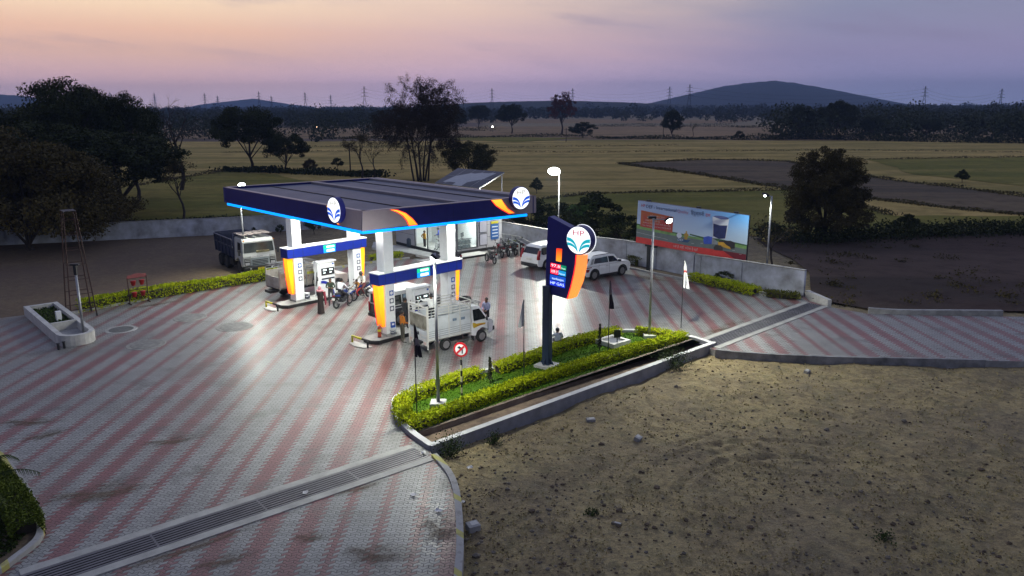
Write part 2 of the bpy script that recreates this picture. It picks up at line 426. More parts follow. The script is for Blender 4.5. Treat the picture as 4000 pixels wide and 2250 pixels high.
def soil_material():
    m, nt, b, vec, x, y = newmat('dry_soil')
    n0 = noise(nt, vec, .06, 4); n1 = noise(nt, vec, .35, 7, .62); n2 = noise(nt, vec, 2.2, 7, .68); n3 = noise(nt, vec, 11.0, 5, .7)
    base = cmix(nt, n1.ramp(.35, .65), (.37, .285, .125), (.255, .19, .09))
    base = cmix(nt, n2.ramp(.50, .70)*.7, base, (.36, .30, .155))
    base = cmix(nt, n2.ramp(.56, .36)*.55, base, (.105, .082, .045))
    base = cmix(nt, n3.ramp(.56, .70)*.40, base, (.085, .066, .040))
    n6 = noise(nt, vec, .9, 7, .7); base = cmix(nt, n6.ramp(.50, .64)*.5, base, (.15, .135, .055))    # thin dry grass
    n8 = noise(nt, vec, 5.0, 6, .72); base = cmix(nt, n8.ramp(.50, .62)*.55, base, (.11, .088, .056)); base = cmix(nt, n8.ramp(.46, .36)*.45, base, (.33, .285, .19)); n9 = noise(nt, vec, .17, 5, .6); base = cmix(nt, n9.ramp(.48, .62)*.28, base, (.13, .105, .085)); n7 = noise(nt, vec, 28.0, 5, .75); base = cmix(nt, n7.ramp(.50, .66)*.6, base, (.085, .066, .038)); base = cmix(nt, n7.ramp(.44, .34)*.5, base, (.45, .37, .20))
    left = (x*-1.0).ramp(14.0, 24.0)
    base = cmix(nt, left*.7, base, (.085, .047, .033))
    nt.links.new(base, b.inputs['Base Color']); b.inputs['Roughness'].default_value = .95
    hh = n3*.7+n2+n7*.25
    bp = nt.nodes.new('ShaderNodeBump'); bp.inputs['Strength'].default_value = .9; bp.inputs['Distance'].default_value = .09
    nt.links.new(hh.o, bp.inputs['Height']); nt.links.new(bp.outputs[0], b.inputs['Normal'])
    return m
def field_material(name, c0, c1, c2, scale=.02):
    m, nt, b, vec, x, y = newmat(name)
    n0 = noise(nt, vec, scale, 5, .6); n1 = noise(nt, vec, .5, 6, .7); n2 = noise(nt, vec, 3.0, 4, .7)
    st = nt.nodes.new('ShaderNodeMapping'); st.inputs['Scale'].default_value = (.012, .12, 1); st.inputs['Rotation'].default_value = (0, 0, .12); nt.links.new(vec, st.inputs[0])
    n3 = noise(nt, st.outputs[0], 1.0, 4, .6)
    base = cmix(nt, n0.ramp(.36, .64), c0, c1); base = cmix(nt, n3.ramp(.46, .60)*.8, base, c2)
    base = cmix(nt, n1.ramp(.45, .7)*.55, base, tuple(v*.5 for v in c0))
    n4 = noise(nt, vec, .14, 5, .65); base = cmix(nt, n4.ramp(.48, .68)*.45, base, tuple(v*.6 for v in c2))
    nt.links.new(base, b.inputs['Base Color']); b.inputs['Roughness'].default_value = 1.0; b.inputs['Specular IOR Level'].default_value = .1
    bp = nt.nodes.new('ShaderNodeBump'); bp.inputs['Strength'].default_value = .7; bp.inputs['Distance'].default_value = .25
    nt.links.new((n2+n1).o, bp.inputs['Height']); nt.links.new(bp.outputs[0], b.inputs['Normal'])
    return m
pavers = paver_material(); soil = soil_material()

# ---------------- ground: one sheet to the horizon
def vnoise(x, y, seed=0):
    xi, yi = np.floor(x).astype(np.int64), np.floor(y).astype(np.int64); fx, fy = x-xi, y-yi
    fx, fy = fx*fx*(3-2*fx), fy*fy*(3-2*fy)
    def h(a, b):
        n = (a*374761393+b*668265263+seed*982451653) & 0x7fffffff; n = ((n ^ (n >> 13))*1274126177) & 0x7fffffff
        return (n & 0xffff)/65535.0
    return (h(xi, yi)*(1-fx)+h(xi+1, yi)*fx)*(1-fy)+(h(xi, yi+1)*(1-fx)+h(xi+1, yi+1)*fx)*fy
def ground_h(x, y):
    x = np.asarray(x, float); y = np.asarray(y, float)
    s = np.clip((-x-2)/10, 0, 1); s = s*s*(3-2*s)
    base = -.32+.25*s*np.clip((92-np.hypot(x, y))/12, 0, 1)
    near = np.clip((95-np.hypot(x, y))/40, 0, 1)*(1-s)
    n = (vnoise(x*.35, y*.35, 1)-.5)*.16+(vnoise(x*1.1, y*1.1, 2)-.5)*.10+(vnoise(x*3, y*3, 3)-.5)*.05
    tr = np.zeros_like(base)
    for cx, cy, r_, a0, a1 in ((9.2, 20.2, 4.6, 60, 175), (9.2, 20.2, 5.9, 60, 178), (4.0, 30.5, 5.0, -75, 10), (4.0, 30.5, 6.3, -70, 8), (12.0, 31.0, 6.5, 170, 262), (12.0, 31.0, 7.8, 170, 262)):
        d = np.hypot(x-cx, y-cy); an = np.degrees(np.arctan2(y-cy, x-cx)); an = np.where(an < -100, an+360, an)
        k = np.clip((an-a0)/12, 0, 1)*np.clip((a1-an)/12, 0, 1)*(.5+vnoise(x*1.3, y*1.3, 17)*.8)
        tr += k*(-.05*np.exp(-((d-r_)/.12)**2)+.035*np.exp(-((d-r_-.25)/.09)**2)+.03*np.exp(-((d-r_+.25)/.09)**2))
    return base+n*near+tr+(vnoise(x*7, y*7, 8)-.5)*.03*near+(vnoise(x*.8, y*.8, 5)-.5)*.03*s
def gz(p): return float(ground_h(p[0], p[1]))
def grid_axis(dense0, dense1, step, far0, far1):
    a = list(np.arange(dense0, dense1, step)); st = step; v = a[-1]
    while v < far1: st *= 1.22; v += st; a.append(v)
    st = step; v = a[0]
    while v > far0: st *= 1.22; v -= st; a.insert(0, v)
    return np.array(a)
gx = grid_axis(-2.5, 30, .12, -16000, 16000); gy = grid_axis(12, 40, .12, -400, 16000)
GX, GY = np.meshgrid(gx, gy); GH = ground_h(GX, GY)
nxx, nyy = len(gx), len(gy)
ii = np.arange(nxx*nyy).reshape(nyy, nxx)
q = np.stack([ii[:-1, :-1], ii[:-1, 1:], ii[1:, 1:], ii[1:, :-1]], -1).reshape(-1, 4)
structure(np_mesh('ground', np.stack([GX, GY, GH], -1).reshape(-1, 3), q, soil, smooth=True))

# ---------------- far fields (flat sheets lying on the ground)
FZ = -.30
wheat = field_material('wheat_field', (.56, .395, .130), (.41, .305, .095), (.25, .21, .058))
green = field_material('green_field', (.225, .20, .040), (.29, .235, .060), (.15, .155, .030))
fallow = field_material('fallow_field', (.16, .12, .075), (.20, .15, .085), (.11, .09, .06), .05)
tan = field_material('stubble_field', (.40, .27, .14), (.33, .22, .12), (.24, .18, .09))
scrubf = field_material('scrub_land', (.085, .057, .046), (.065, .05, .04), (.12, .085, .065), .06)
def field(m, pts, dz):
    b = MB(); P0_ = [D(x, y, FZ) for x, y in pts]; P = []
    for i, p in enumerate(P0_):
        q_ = P0_[(i+1) % len(P0_)]; l = (q_-p).length; k = max(1, min(40, int(l/4))); nn = Vector((-(q_-p).y, (q_-p).x, 0)).normalized() if l > 0 else Vector()
        for j in range(k): f = j/k; P.append(p.lerp(q_, f)+nn*((vnoise(np.array([p.x*.1+f*l*.12]), np.array([p.y*.07]), 41)[0]-.5)*min(5, .012*p.length+.4)*(1 if j else 0)))
    b.add([V3(p, FZ+dz) for p in P], [tuple(range(len(P)))]); structure(b.build('field', m))
field(wheat, [(-900, 573), (0, 571), (740, 541), (1290, 553), (1595, 582), (2000, 598), (2600, 582), (3600, 580), (4600, 352), (2576, 352), (1700, 352), (700, 356), (-1500, 358)], .04)
field(green, [(-900, 572), (0, 570), (740, 540), (1100, 549), (1000, 505), (700, 440), (560, 432), (330, 470), (0, 500), (-900, 520)], .09)
field(green, [(1290, 551), (1595, 580), (2000, 597), (2600, 581), (3600, 579), (3900, 548), (2576, 545), (2250, 545), (1985, 480), (1500, 488), (1330, 505)], .09)
field(green, [(2180, 402), (2576, 396), (4300, 390), (4200, 470), (2576, 469), (2300, 440)], .09)
field(fallow, [(1560, 413), (1640, 409), (1790, 403), (1985, 408), (2060, 425), (2140, 440), (2260, 458), (2420, 476), (2576, 498), (3900, 520), (3700, 560), (2576, 542), (2420, 528), (2250, 508), (2070, 486), (1930, 468), (1760, 440), (1640, 424)], .14)
field(tan, [(-1500, 352), (700, 349), (1400, 351), (2000, 354), (4600, 350), (5000, 316), (2576, 318), (1840, 316), (1400, 318), (690, 320), (-1500, 330)], .05)
field(tan, [(690, 308), (1400, 310), (1840, 310), (1900, 303), (1500, 300), (1000, 300), (690, 301)], .08)
field(green, [(1120, 345), (1480, 347), (1400, 352), (1290, 358), (1120, 352)], .12)
field(scrubf, [(1900, 602), (2200, 596), (2600, 584), (3600, 582), (3600, 800), (2800, 793), (2576, 787), (2300, 785), (2180, 780), (2092, 764), (2040, 750), (2036, 690), (1995, 655)], .10)

# ---------------- forecourt slab (interlocking pavers) with the two slip-road aprons
kerbC = [D(*p) for p in ((1150, 1560), (1152, 1449), (1157, 1390), (1156, 1320), (1148, 1240), (1128, 1190), (1092, 1148))]
planter_out = [D(*p) for p in ((1085, 1135), (1790, 875))]
slab = kerbC+[D(1085, 1140), D(1054, 1084), D(1754, 848), D(1786, 876)]+[D(*p) for p in ((1800, 881), (1900, 890), (2100, 899), (2300, 903), (2480, 907), (2800, 914), (3300, 925), (3300, 815), (2800, 802), (2576, 797), (2300, 793), (2180, 789), (2086, 772), (2036, 757), (2022, 742))]
slab += [D(1920, 700), D(1700, 655), D(1560, 625), D(1300, 625), D(1262, 622), D(1095, 648), D(1035, 651), D(928, 663), D(735, 694), D(420, 745), D(160, 795), D(60, 793), D(0, 800), D(-500, 830)]
slab += [D(-700, 1150), D(-400, 1600)]
b = MB(); b.prism([(p.x, p.y) for p in slab], -.6, 0.0, 1, 0)
forecourt = structure(b.build('forecourt', [pavers, concrete]))

def strip(name, pts, w, z0, z1, m, parent=None, mt=None, closed=False, sideways=0.0):
    """a kerb or wall of width w following pts"""
    pts = [Vector((p[0], p[1], 0)) for p in pts]; n = len(pts); Lf, Rt = [], []
    for i, p in enumerate(pts):
        if closed: t0, t1 = (p-pts[i-1]).normalized(), (pts[(i+1) % n]-p).normalized()
        else: t0 = (p-pts[max(i-1, 0)]); t1 = (pts[min(i+1, n-1)]-p); t0 = t0.normalized() if t0.length else t1.normalized(); t1 = t1.normalized() if t1.length else t0
        t = (t0+t1).normalized(); nn = Vector((-t.y, t.x, 0)); k = 1/max(.5, nn.dot(Vector((-t1.y, t1.x, 0))))
        Lf.append(p+nn*k*(w/2+sideways)); Rt.append(p+nn*k*(-w/2+sideways))
    bb = MB(); vs = []
    for l, r in zip(Lf, Rt): vs += [(l.x, l.y, z0), (r.x, r.y, z0), (r.x, r.y, z1), (l.x, l.y, z1)]
    fs = []; ms = []
    for i in range(n if closed else n-1):
        a, c = i*4, ((i+1) % n)*4
        fs += [(a+1, c+1, c+2, a+2), (a+3, c+3, c, a), (a+2, c+2, c+3, a+3)]; ms += [0, 0, 1 if mt else 0]
    if not closed: fs += [(0, 1, 2, 3), ((n-1)*4+3, (n-1)*4+2, (n-1)*4+1, (n-1)*4)]; ms += [0, 0]
    bb.add(vs, fs); bb.m = ms
    return bb.build(name, [m, mt] if mt else m, parent, W=parent is not None)
def smooth_path(pts, k=3):
    out = []; n = len(pts)
    for i in range(n-1):
        p0, p1, p2, p3 = (Vector(pts[max(i-1, 0)][:2]), Vector(pts[i][:2]), Vector(pts[i+1][:2]), Vector(pts[min(i+2, n-1)][:2]))
        for j in range(k):
            t = j/k; out.append(.5*((2*p1)+(p2-p0)*t+(2*p0-5*p1+4*p2-p3)*t*t+(3*p1-p0-3*p2+p3)*t**3))
    out.append(Vector(pts[-1][:2])); return out
# painted kerbs
m, nt, bs, vec, x, y = newmat('kerb_paint')
ph = ((x+y*.9)/1.6).frac().gt(.84)
nk = noise(nt, vec, 3.0, 6, .65)
kc = cmix(nt, ph*.75, cmix(nt, nk, (.22, .22, .21), (.42, .41, .39)), (.42, .38, .04)); kc = cmix(nt, nk.ramp(.5, .7)*.6, kc, (.12, .11, .10))
nt.links.new(kc, bs.inputs['Base Color']); bs.inputs['Roughness'].default_value = .85; kerbm = m
structure(strip('kerb', smooth_path([p for p in kerbC]), .20, -.45, .10, kerbm))
structure(strip('kerb', smooth_path([D(*p) for p in ((1800, 882), (1900, 891), (2100, 900), (2300, 904), (2478, 908))]), .16, -.55, .07, mat('old_kerb', (.20, .20, .20), .9, var=.45, scale=1.6, bump=.6)))
structure(strip('kerb', smooth_path([D(*p) for p in ((2184, 783), (2260, 788), (2400, 789), (2520, 790))]), .25, -.4, .22, concrete))
structure(strip('kerb', [D(*p) for p in ((160, 794), (420, 744), (735, 693), (928, 662), (1030, 651))], .18, -.1, .13, kerbm))
structure(strip('kerb', [D(*p) for p in ((1566, 672), (1640, 688), (1740, 708), (1850, 730), (2015, 752))], .18, -.1, .13, kerbm))
structure(strip('kerb', smooth_path([D(*p) for p in ((-60, 1120), (0, 1150), (60, 1225), (95, 1290), (104, 1335), (92, 1368), (40, 1410), (0, 1440), (-80, 1490))]), .18, -.1, .14, kerbm))
# beds of soil behind the kerbs
bedm = mat('bed_soil', (.085, .06, .035), .95, var=.35, scale=3, bump=.8)
def bed(pts, z=.06):
    bb = MB(); bb.prism([(p.x, p.y) for p in pts], -.2, z); return structure(bb.build('soil_bed', bedm))
bed([D(*p) for p in ((1566, 670), (1640, 686), (1740, 706), (1850, 728), (2015, 749), (2026, 742), (1880, 705), (1700, 660), (1570, 640), (1480, 628), (1480, 640))])
bed([D(*p) for p in ((-60, 1125), (0, 1155), (58, 1228), (92, 1290), (100, 1335), (88, 1364), (38, 1405), (0, 1435), (-80, 1485), (-300, 1480), (-300, 1125))])
bed([D(*p) for p in ((928, 660), (1030, 649), (1050, 640), (1000, 628), (935, 640))], .05)
# paved path beside the shop
bb = MB(); bb.prism([(p.x, p.y) for p in [D(x, y, .1) for x, y in ((940, 608), (1000, 618), (1110, 640), (1100, 650), (1020, 634), (935, 622))]], -.1, .10)
structure(bb.build('path', concrete_pale))

# ---------------- drain gratings across the two entrances
def drain(p0, p1, label, w=1.05):
    """cast slots between concrete edges, from p0 to p1 (centre line)"""
    p0, p1 = Vector((p0.x, p0.y, 0)), Vector((p1.x, p1.y, 0)); d = (p1-p0).normalized(); s = Vector((-d.y, d.x, 0)); L = (p1-p0).length
    t = thing('drain_grate', label, 'drain grate', p0, math.atan2(d.y, d.x), 'cattle-grid style drains across the two entrances')
    e = MB(); e.box(L/2, w/2+.09, .008, L, .32, .036); e.box(L/2, -w/2-.09, .008, L, .32, .036); e.build('concrete_edge', mat('drain_concrete', (.33, .325, .30), .85, var=.22, scale=1.4, bump=.4), t)
    f = MB(); f.box(L/2, 0, .002, L, w-.14, .008); f.build('channel_shade', mat('drain_slot_shade', (.003, .003, .003), .9, var=.3, spec=.1), t)  # flat black strip; the depth shade between the bars is in its colour
    g = MB(); nb = 7; pitch = (w-.14)/nb
    for i in range(nb):
        yy = -(w-.14)/2+pitch*(i+.5); g.box(L/2, yy, .019, L, pitch*.52, .010)
    k = 0
    while k < L:
        g.box(k+.06, 0, .013, .05, w-.16, .016); k += 3.0
    g.build('bars', mat('drain_bars', (.145, .14, .15), .5, .4, var=.2, scale=2), t)
    return t
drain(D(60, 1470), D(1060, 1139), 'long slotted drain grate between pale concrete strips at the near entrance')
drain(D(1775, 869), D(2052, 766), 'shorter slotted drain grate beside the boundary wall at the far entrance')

# dirt trodden and washed on to the paving
def patch_material():
    m, nt, b, vec, x, y = newmat('dirt_patch')
    n = noise(nt, vec, 1.6, 6, .7); n2 = noise(nt, vec, 9.0, 4, .7); r2 = (x*x+y*y); fall = (r2*-1.0)+1.0
    a = (fall.clamp()*.9+n*3.0-1.78).ramp(.0, 1.0)*(n2*.9+.20)*fall.ramp(.0, .35)
    nt.links.new(cmix(nt, n2, (.085, .055, .035), (.16, .105, .060)), b.inputs['Base Color']); b.inputs['Roughness'].default_value = .95
    nt.links.new(a.clamp().o, b.inputs['Alpha']); return m
patchm = patch_material()
for k, (x, y, rx, ry, rot) in enumerate(((1850, 822, 2.6, .9, .75), (1990, 775, 1.6, .6, .75), (75, 1062, 1.1, .5, .2), (115, 1095, .8, .4, .9), (480, 1378, 1.9, .28, .72), (905, 1228, .9, .3, .72), (700, 1265, .8, .25, .7), (560, 1412, .8, .35, .6), (780, 1352, .5, .35, .3), (1105, 1330, .6, 1.0, 0), (250, 1240, 1.5, .8, .5), (430, 1110, 1.0, .4, .4), (940, 1395, .9, .6, 0), (1640, 700, 1.8, .7, -.6), (380, 768, 1.4, .4, .75))):
    p = D(x, y); b = MB(); n = 20; b.add([(math.cos(t), math.sin(t), 0) for t in [i*2*math.pi/n for i in range(n)]], [tuple(range(n))])
    o = structure(b.build('dirt_patch', patchm)); o.location = (p.x, p.y, .004+.0006*k); o.scale = (rx*1.25, ry*1.25, 1); o.rotation_euler = (0, 0, rot)
# ================================================================== HEDGES, LAWN, PLANTER
def leaf_quads(C, size, jit=.35, flat=0.0):
    """leaf-sized quads at centres C (n,3), random orientation"""
    n = len(C); d = rng.normal(size=(n, 3)); d[:, 2] *= (1-flat); d /= np.linalg.norm(d, axis=1)[:, None]+1e-9
    e = rng.normal(size=(n, 3)); e -= d*(e*d).sum(1)[:, None]; e /= np.linalg.norm(e, axis=1)[:, None]+1e-9
    s = size*(1+jit*rng.uniform(-1, 1, n))[:, None]
    v = np.stack([C-d*s*.5, C+e*s*.32, C+d*s*.5, C-e*s*.32], 1).reshape(-1, 3)
    return v, np.arange(n*4).reshape(-1, 4)
def foliage(name, c0, c1, c2, scale=1.2, rough=.65):
    m, nt, b, vec, x, y = newmat(name); n = noise(nt, vec, scale, 4); n2 = noise(nt, vec, scale*9, 3)
    c = cmix(nt, n.ramp(.35, .65), c0, c1); c = cmix(nt, n2.ramp(.52, .72)*.8, c, c2)
    nt.links.new(c, b.inputs['Base Color']); b.inputs['Roughness'].default_value = rough; b.inputs['Specular IOR Level'].default_value = .06
    return m
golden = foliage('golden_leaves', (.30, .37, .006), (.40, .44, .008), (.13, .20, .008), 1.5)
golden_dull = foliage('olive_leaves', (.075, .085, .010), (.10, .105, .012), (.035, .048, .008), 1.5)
twig = mat('twigs', (.028, .022, .014), .9, var=.35, scale=6)
def hedge(pts, w, h, z, label, leaf=.12, per=330, dens=2.6, m=None, grp=None, name='clipped_hedge', ragged=.075):
    pts = [Vector(p[:2]) for p in pts]; seg = []; tot = 0
    for a, c in zip(pts, pts[1:]): seg.append((a, c, (c-a).length)); tot += seg[-1][2]
    n = int(tot*per*dens); leaf *= .60; cs = np.zeros((n, 3)); acc = np.cumsum([s[2] for s in seg]); u = rng.uniform(0, tot, n); k = np.searchsorted(acc, u)
    k = np.clip(k, 0, len(seg)-1)
    for i in range(n):
        a, c, l = seg[k[i]]; t = (u[i]-(acc[k[i]]-l))/l; p = a.lerp(c, t); d = (c-a)/l; nn = Vector((-d.y, d.x))
        r = rng.uniform()
        hh = h*(.86+.22*vnoise(np.array([u[i]*.9]), np.array([z*7+w]), 4)[0]+.10*vnoise(np.array([u[i]*3.1]), np.array([w*5.]), 6)[0])
        if r < .5: off, zz = rng.uniform(-1, 1)*w/2, hh-abs(rng.normal())*.05
        else: off, zz = (1 if rng.uniform() < .5 else -1)*(w/2-abs(rng.normal())*.05), rng.uniform(.06, 1)*hh
        rnd = (zz/h); off *= (1-.16*max(0, rnd-.6))
        cs[i] = (p.x+nn.x*off, p.y+nn.y*off, z+zz)
    cs += rng.normal(size=cs.shape)*ragged*.5
    v, q = leaf_quads(cs, leaf)
    t = thing(name, label, 'hedge', V3(pts[0], z), 0, grp); v = v-np.array([pts[0].x, pts[0].y, z])
    np_mesh('leaves', v, q, m or golden, t)
    e0, e1 = (pts[1]-pts[0]).normalized()*w*.3, (pts[-1]-pts[-2]).normalized()*w*.3
    c = strip('twig_core', [pts[0]+e0]+pts[1:-1]+[pts[-1]-e1], w*.58, z, z+h*.70, twig, t)
    return t
grp_h = 'clipped golden hedges round the forecourt'
# street-side planter
OUT = [(1790, 873), (1085, 1133)]
outer = [D(1788, 868, 0), D(1086, 1134, 0)]
HB = [(1040, 975), (1105, 953), (1159, 935), (1210, 920), (1245, 913), (1279, 903), (1330, 884), (1366, 875), (1429, 852), (1480, 839), (1525, 824), (1558, 819), (1600, 819), (1640, 823), (1690, 829)]
def off_cam(p, k): d = Vector((p.x, p.y, 0)).normalized(); return Vector((p.x, p.y, 0))+d*k
BACK = [D(x, y, .45) for x, y in HB]                   # top rear edge of the hedges on the forecourt side
ring = smooth_path([D(*p, .18) for p in ((1086, 1118), (1040, 1086), (1006, 1052), (992, 1016), (1010, 988))]+[off_cam(p, .22) for p in BACK[1:]]+[D(*p, .18) for p in ((1740, 845), (1788, 860))], 4)
pl = thing('street_planter', 'long raised kerbed planter with lawn, hedges and an empty trench on its street side', 'planter', V3(D(1400, 960), 0))
wallm = mat('planter_wall', (.22, .222, .235), .85, var=.25, scale=1.3, bump=.4); capm = mat('planter_coping', (.50, .50, .48), .8, var=.14, scale=2)
o0, o1 = A(1677, 1738, .16), A(2790, 1335, .16)
strip('trench_wall', [V3(o0, 0), V3(o1, 0)], .26, -.75, .16, wallm, pl, mt=capm)
strip('kerb_ring', [V3(p, 0) for p in ring], .24, -.55, .17, wallm, pl, mt=capm)
i0, i1 = D(1052, 1082, .1), D(1752, 846, .1)
strip('inner_wall', [V3(i0, 0), V3(i1, 0)], .16, -.75, .05, mat('stained_wall', (.19, .13, .085), .9, var=.35, scale=1.6, col2=(.22, .18, .14), bump=.5), pl)
bb = MB(); lawn_poly = [(p.x, p.y) for p in ring[3:-2]]+[(i1.x, i1.y), (i0.x, i0.y)]
bb.prism(lawn_poly, -.6, .02); bb.build('soil', bedm, pl, W=True)
bb = MB(); bb.prism([(i0.x, i0.y), (i1.x, i1.y), (o1.x, o1.y), (o0.x, o0.y)], -.85, -.17); bb.build('trench_floor', mat('trench_soil', (.15, .105, .068), .95, var=.4), pl, W=True)
lawnm = foliage('lawn_grass', (.05, .115, .007), (.07, .13, .010), (.03, .075, .006), 1.5)
bb = MB(); bb.prism(lawn_poly, .02, .035); lw = bb.build('lawn', lawnm); tag(lw, kind='structure')
def scatter_poly(poly, n):
    P = np.array(poly); lo, hi = P.min(0), P.max(0); out = []
    while len(out) < n:
        c = rng.uniform(lo, hi, (n, 2)); inside = np.zeros(n, bool); j = len(P)-1
        for i in range(len(P)):
            cond = ((P[i, 1] > c[:, 1]) != (P[j, 1] > c[:, 1])) & (c[:, 0] < (P[j, 0]-P[i, 0])*(c[:, 1]-P[i, 1])/(P[j, 1]-P[i, 1]+1e-12)+P[i, 0]); inside ^= cond; j = i
        out += list(c[inside])
    return np.array(out[:n])
g = scatter_poly(lawn_poly, 14000); v, q = leaf_quads(np.column_stack([g, np.full(len(g), .05)]), .06)
tag(np_mesh('grass', v, q, lawnm), kind='stuff')
hedge([D(*p, .35) for p in ((1022, 1062), (1058, 1054), (1110, 1031), (1250, 981), (1400, 929), (1560, 884), (1722, 836))], .58, .38, .03, 'bright golden hedge along the planter trench, nearest the street', grp=grp_h, leaf=.13, per=420)
hb = [off_cam(p, -.26) for p in BACK]
hedge([D(*p, .3) for p in ((1030, 1058), (1010, 1034), (1012, 1004))]+hb[:4], .62, .43, .03, 'golden hedge curving round the near end of the planter', grp=grp_h, leaf=.13, per=380)
hedge(hb[4:12], .62, .43, .03, 'golden hedge on the forecourt side of the planter, behind the tall price sign', grp=grp_h, leaf=.13, per=380)
hedge(hb[12:], .5, .38, .03, 'short golden hedge at the far tip of the planter behind the lamp post', grp=grp_h, leaf=.13, per=380)
hedge([D(*p, .1) for p in ((200, 780), (330, 755), (480, 730), (620, 708), (735, 690))], .75, .65, .0, 'long golden hedge behind the kerb in front of the dump truck', grp=grp_h, leaf=.17, per=300)
hedge([D(*p, .1) for p in ((930, 655), (965, 650), (1010, 644))], .7, .4, .05, 'low golden hedge patch beside the path to the shop', grp=grp_h, leaf=.17, per=180)
hedge([D(*p, .1) for p in ((1738, 702), (1800, 716), (1870, 732), (1905, 740))], .9, .45, .05, 'bright golden hedge under the dark end of the billboard', grp=grp_h, leaf=.16, per=300)
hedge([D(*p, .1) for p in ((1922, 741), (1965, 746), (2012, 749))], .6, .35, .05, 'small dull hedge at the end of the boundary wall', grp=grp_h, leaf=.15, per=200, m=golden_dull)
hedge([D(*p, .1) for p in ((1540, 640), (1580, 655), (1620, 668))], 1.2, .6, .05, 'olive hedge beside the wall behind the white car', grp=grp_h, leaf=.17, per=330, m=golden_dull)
hedge([D(*p, .1) for p in ((1290, 620), (1310, 612), (1345, 607))], .9, .5, .05, 'yellow green hedge by the ramp railing', grp=grp_h, leaf=.17, per=260)
dkhedge = foliage('dark_hedge_leaves', (.06, .085, .010), (.085, .11, .012), (.03, .045, .008), 2)  # darker green leaves for the hedge in the corner bed
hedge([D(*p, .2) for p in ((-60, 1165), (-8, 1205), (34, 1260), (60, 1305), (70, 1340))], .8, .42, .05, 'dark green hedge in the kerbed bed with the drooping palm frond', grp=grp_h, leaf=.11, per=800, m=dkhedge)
g = scatter_poly([(p.x, p.y) for p in [D(*p) for p in ((-80, 1180), (20, 1250), (60, 1320), (70, 1345), (30, 1395), (-80, 1450))]], 2500)
v, q = leaf_quads(np.column_stack([g, np.full(len(g), .1)]), .10); tag(np_mesh('undergrowth', v, q, foliage('dark_grass', (.02, .035, .008), (.03, .045, .01), (.012, .02, .006))), kind='stuff')
# palm-like frond hanging over that bed
fr = thing('young_palm', 'young palm with one long drooping frond in a kerbed corner bed', 'plant', V3(D(-60, 1240), .06))
bb = MB(); base = D(-60, 1240, .06)
for k, (ex, ey, h) in enumerate(((92, 1185, .75), (40, 1150, 1.1), (-30, 1130, 1.3), (10, 1270, .8), (-120, 1150, 1.2))):
    e = D(ex, ey, h*.75); mid = (base+e)/2+Vector((0, 0, h*.9)); P = bez(tuple(base), tuple(mid), tuple(e), 16)
    bb.tube(P, [.022*(1-i/18) for i in range(17)], 5)
    for i in range(4, 17):
        p = Vector(P[i]); d = (Vector(P[min(i+1, 16)])-Vector(P[i-1])).normalized(); s = d.cross(Z).normalized()
        for sg in (-1, 1):
            for off in (0, .5):
                pp = p+d*off*.08; tip = pp+(s*sg*.8+d*.6)*(.34*(1-.4*i/16))-Z*.14
                bb.add([pp, pp+d*.035, tip], [(0, 1, 2)])
bb.build('frond', foliage('frond_leaves', (.03, .045, .012), (.045, .06, .016), (.02, .03, .008)), fr, W=True)
# ================================================================== FUEL STATION CANOPY
ZT, ZB = 6.85, 5.97
cN, cL, cR = A(1413.5, 827.6, ZT), A(871, 732, ZT), A(2093, 766, ZT); cF = cL+cR-cN
mid = (cL+cR)/2
can = thing('station_canopy', 'flat fuel station canopy with navy fascia and glowing blue edge, on four white columns', 'canopy', (mid.x, mid.y, 0))
c8 = crop(1200, 620, 1000/2576)
pr, plf = Plane(cN, cR-cN), Plane(cN, cL-cN)
led = mat('blue_led_strip', (.0, .20, .9), .3, var=.02, emit=1.7, ecol=(.0, .29, 1.0))
sw_y = gradient_emit('swoosh_amber', (1.0, .22, .01), (1.0, .55, .04), ZB, ZT, 1.35)
sw_r = mat('red_bloom_glow', (.7, .01, .01), .3, var=.02, emit=1.1, ecol=(1.0, .015, .03))  # red bloom round the lit shapes, built as glowing borders
logo_w = mat('logo_lit_face', (.8, .82, .85), .3, var=.02, emit=1.25, ecol=(.95, .98, 1.0))
logo_b = mat('logo_blue', (.01, .10, .6), .4, var=.03, emit=.75, ecol=(.02, .13, .80))
logo_t = mat('logo_teal', (.01, .30, .40), .4, var=.03, emit=.8, ecol=(.01, .50, .60))
logo_gold = mat('logo_gold_letter', (.45, .40, .22), .4, var=.03, emit=.5, ecol=(.42, .38, .20))
logo_red = mat('logo_red_letter', (.45, .02, .05), .4, var=.03, emit=.6, ecol=(.75, .05, .12))
roofm, nt, bs, vec, x, y = newmat('roof_sheeting')
a_dir = (cL-cN).normalized()
wv = ((x*U.x+y*U.y)/.19).frac(); hh = wv.ping(.5)
nr = noise(nt, vec, .6, 6, .65)
n9 = noise(nt, vec, 3.0, 6, .7); c_ = cmix(nt, nr.ramp(.35, .7), (.066, .078, .125), (.110, .122, .175)); c_ = cmix(nt, n9.ramp(.56, .72)*.5, c_, (.045, .045, .055)); nt.links.new(c_, bs.inputs['Base Color']); bs.inputs['Roughness'].default_value = .5
bp = nt.nodes.new('ShaderNodeBump'); bp.inputs['Strength'].default_value = .7; bp.inputs['Distance'].default_value = .04; nt.links.new(hh.o, bp.inputs['Height']); nt.links.new(bp.outputs[0], bs.inputs['Normal'])
def quad_at(z, f): return [mid*(1-f)+p*f for p in (cN, cR, cF, cL)]
b = MB(); Q = [V3(mid.lerp(p, .985), ZT-.10) for p in (cN, cR, cF, cL)]; b.ext(Q, (0, 0, -.05)); b.build('roof', roofm, can, W=True)
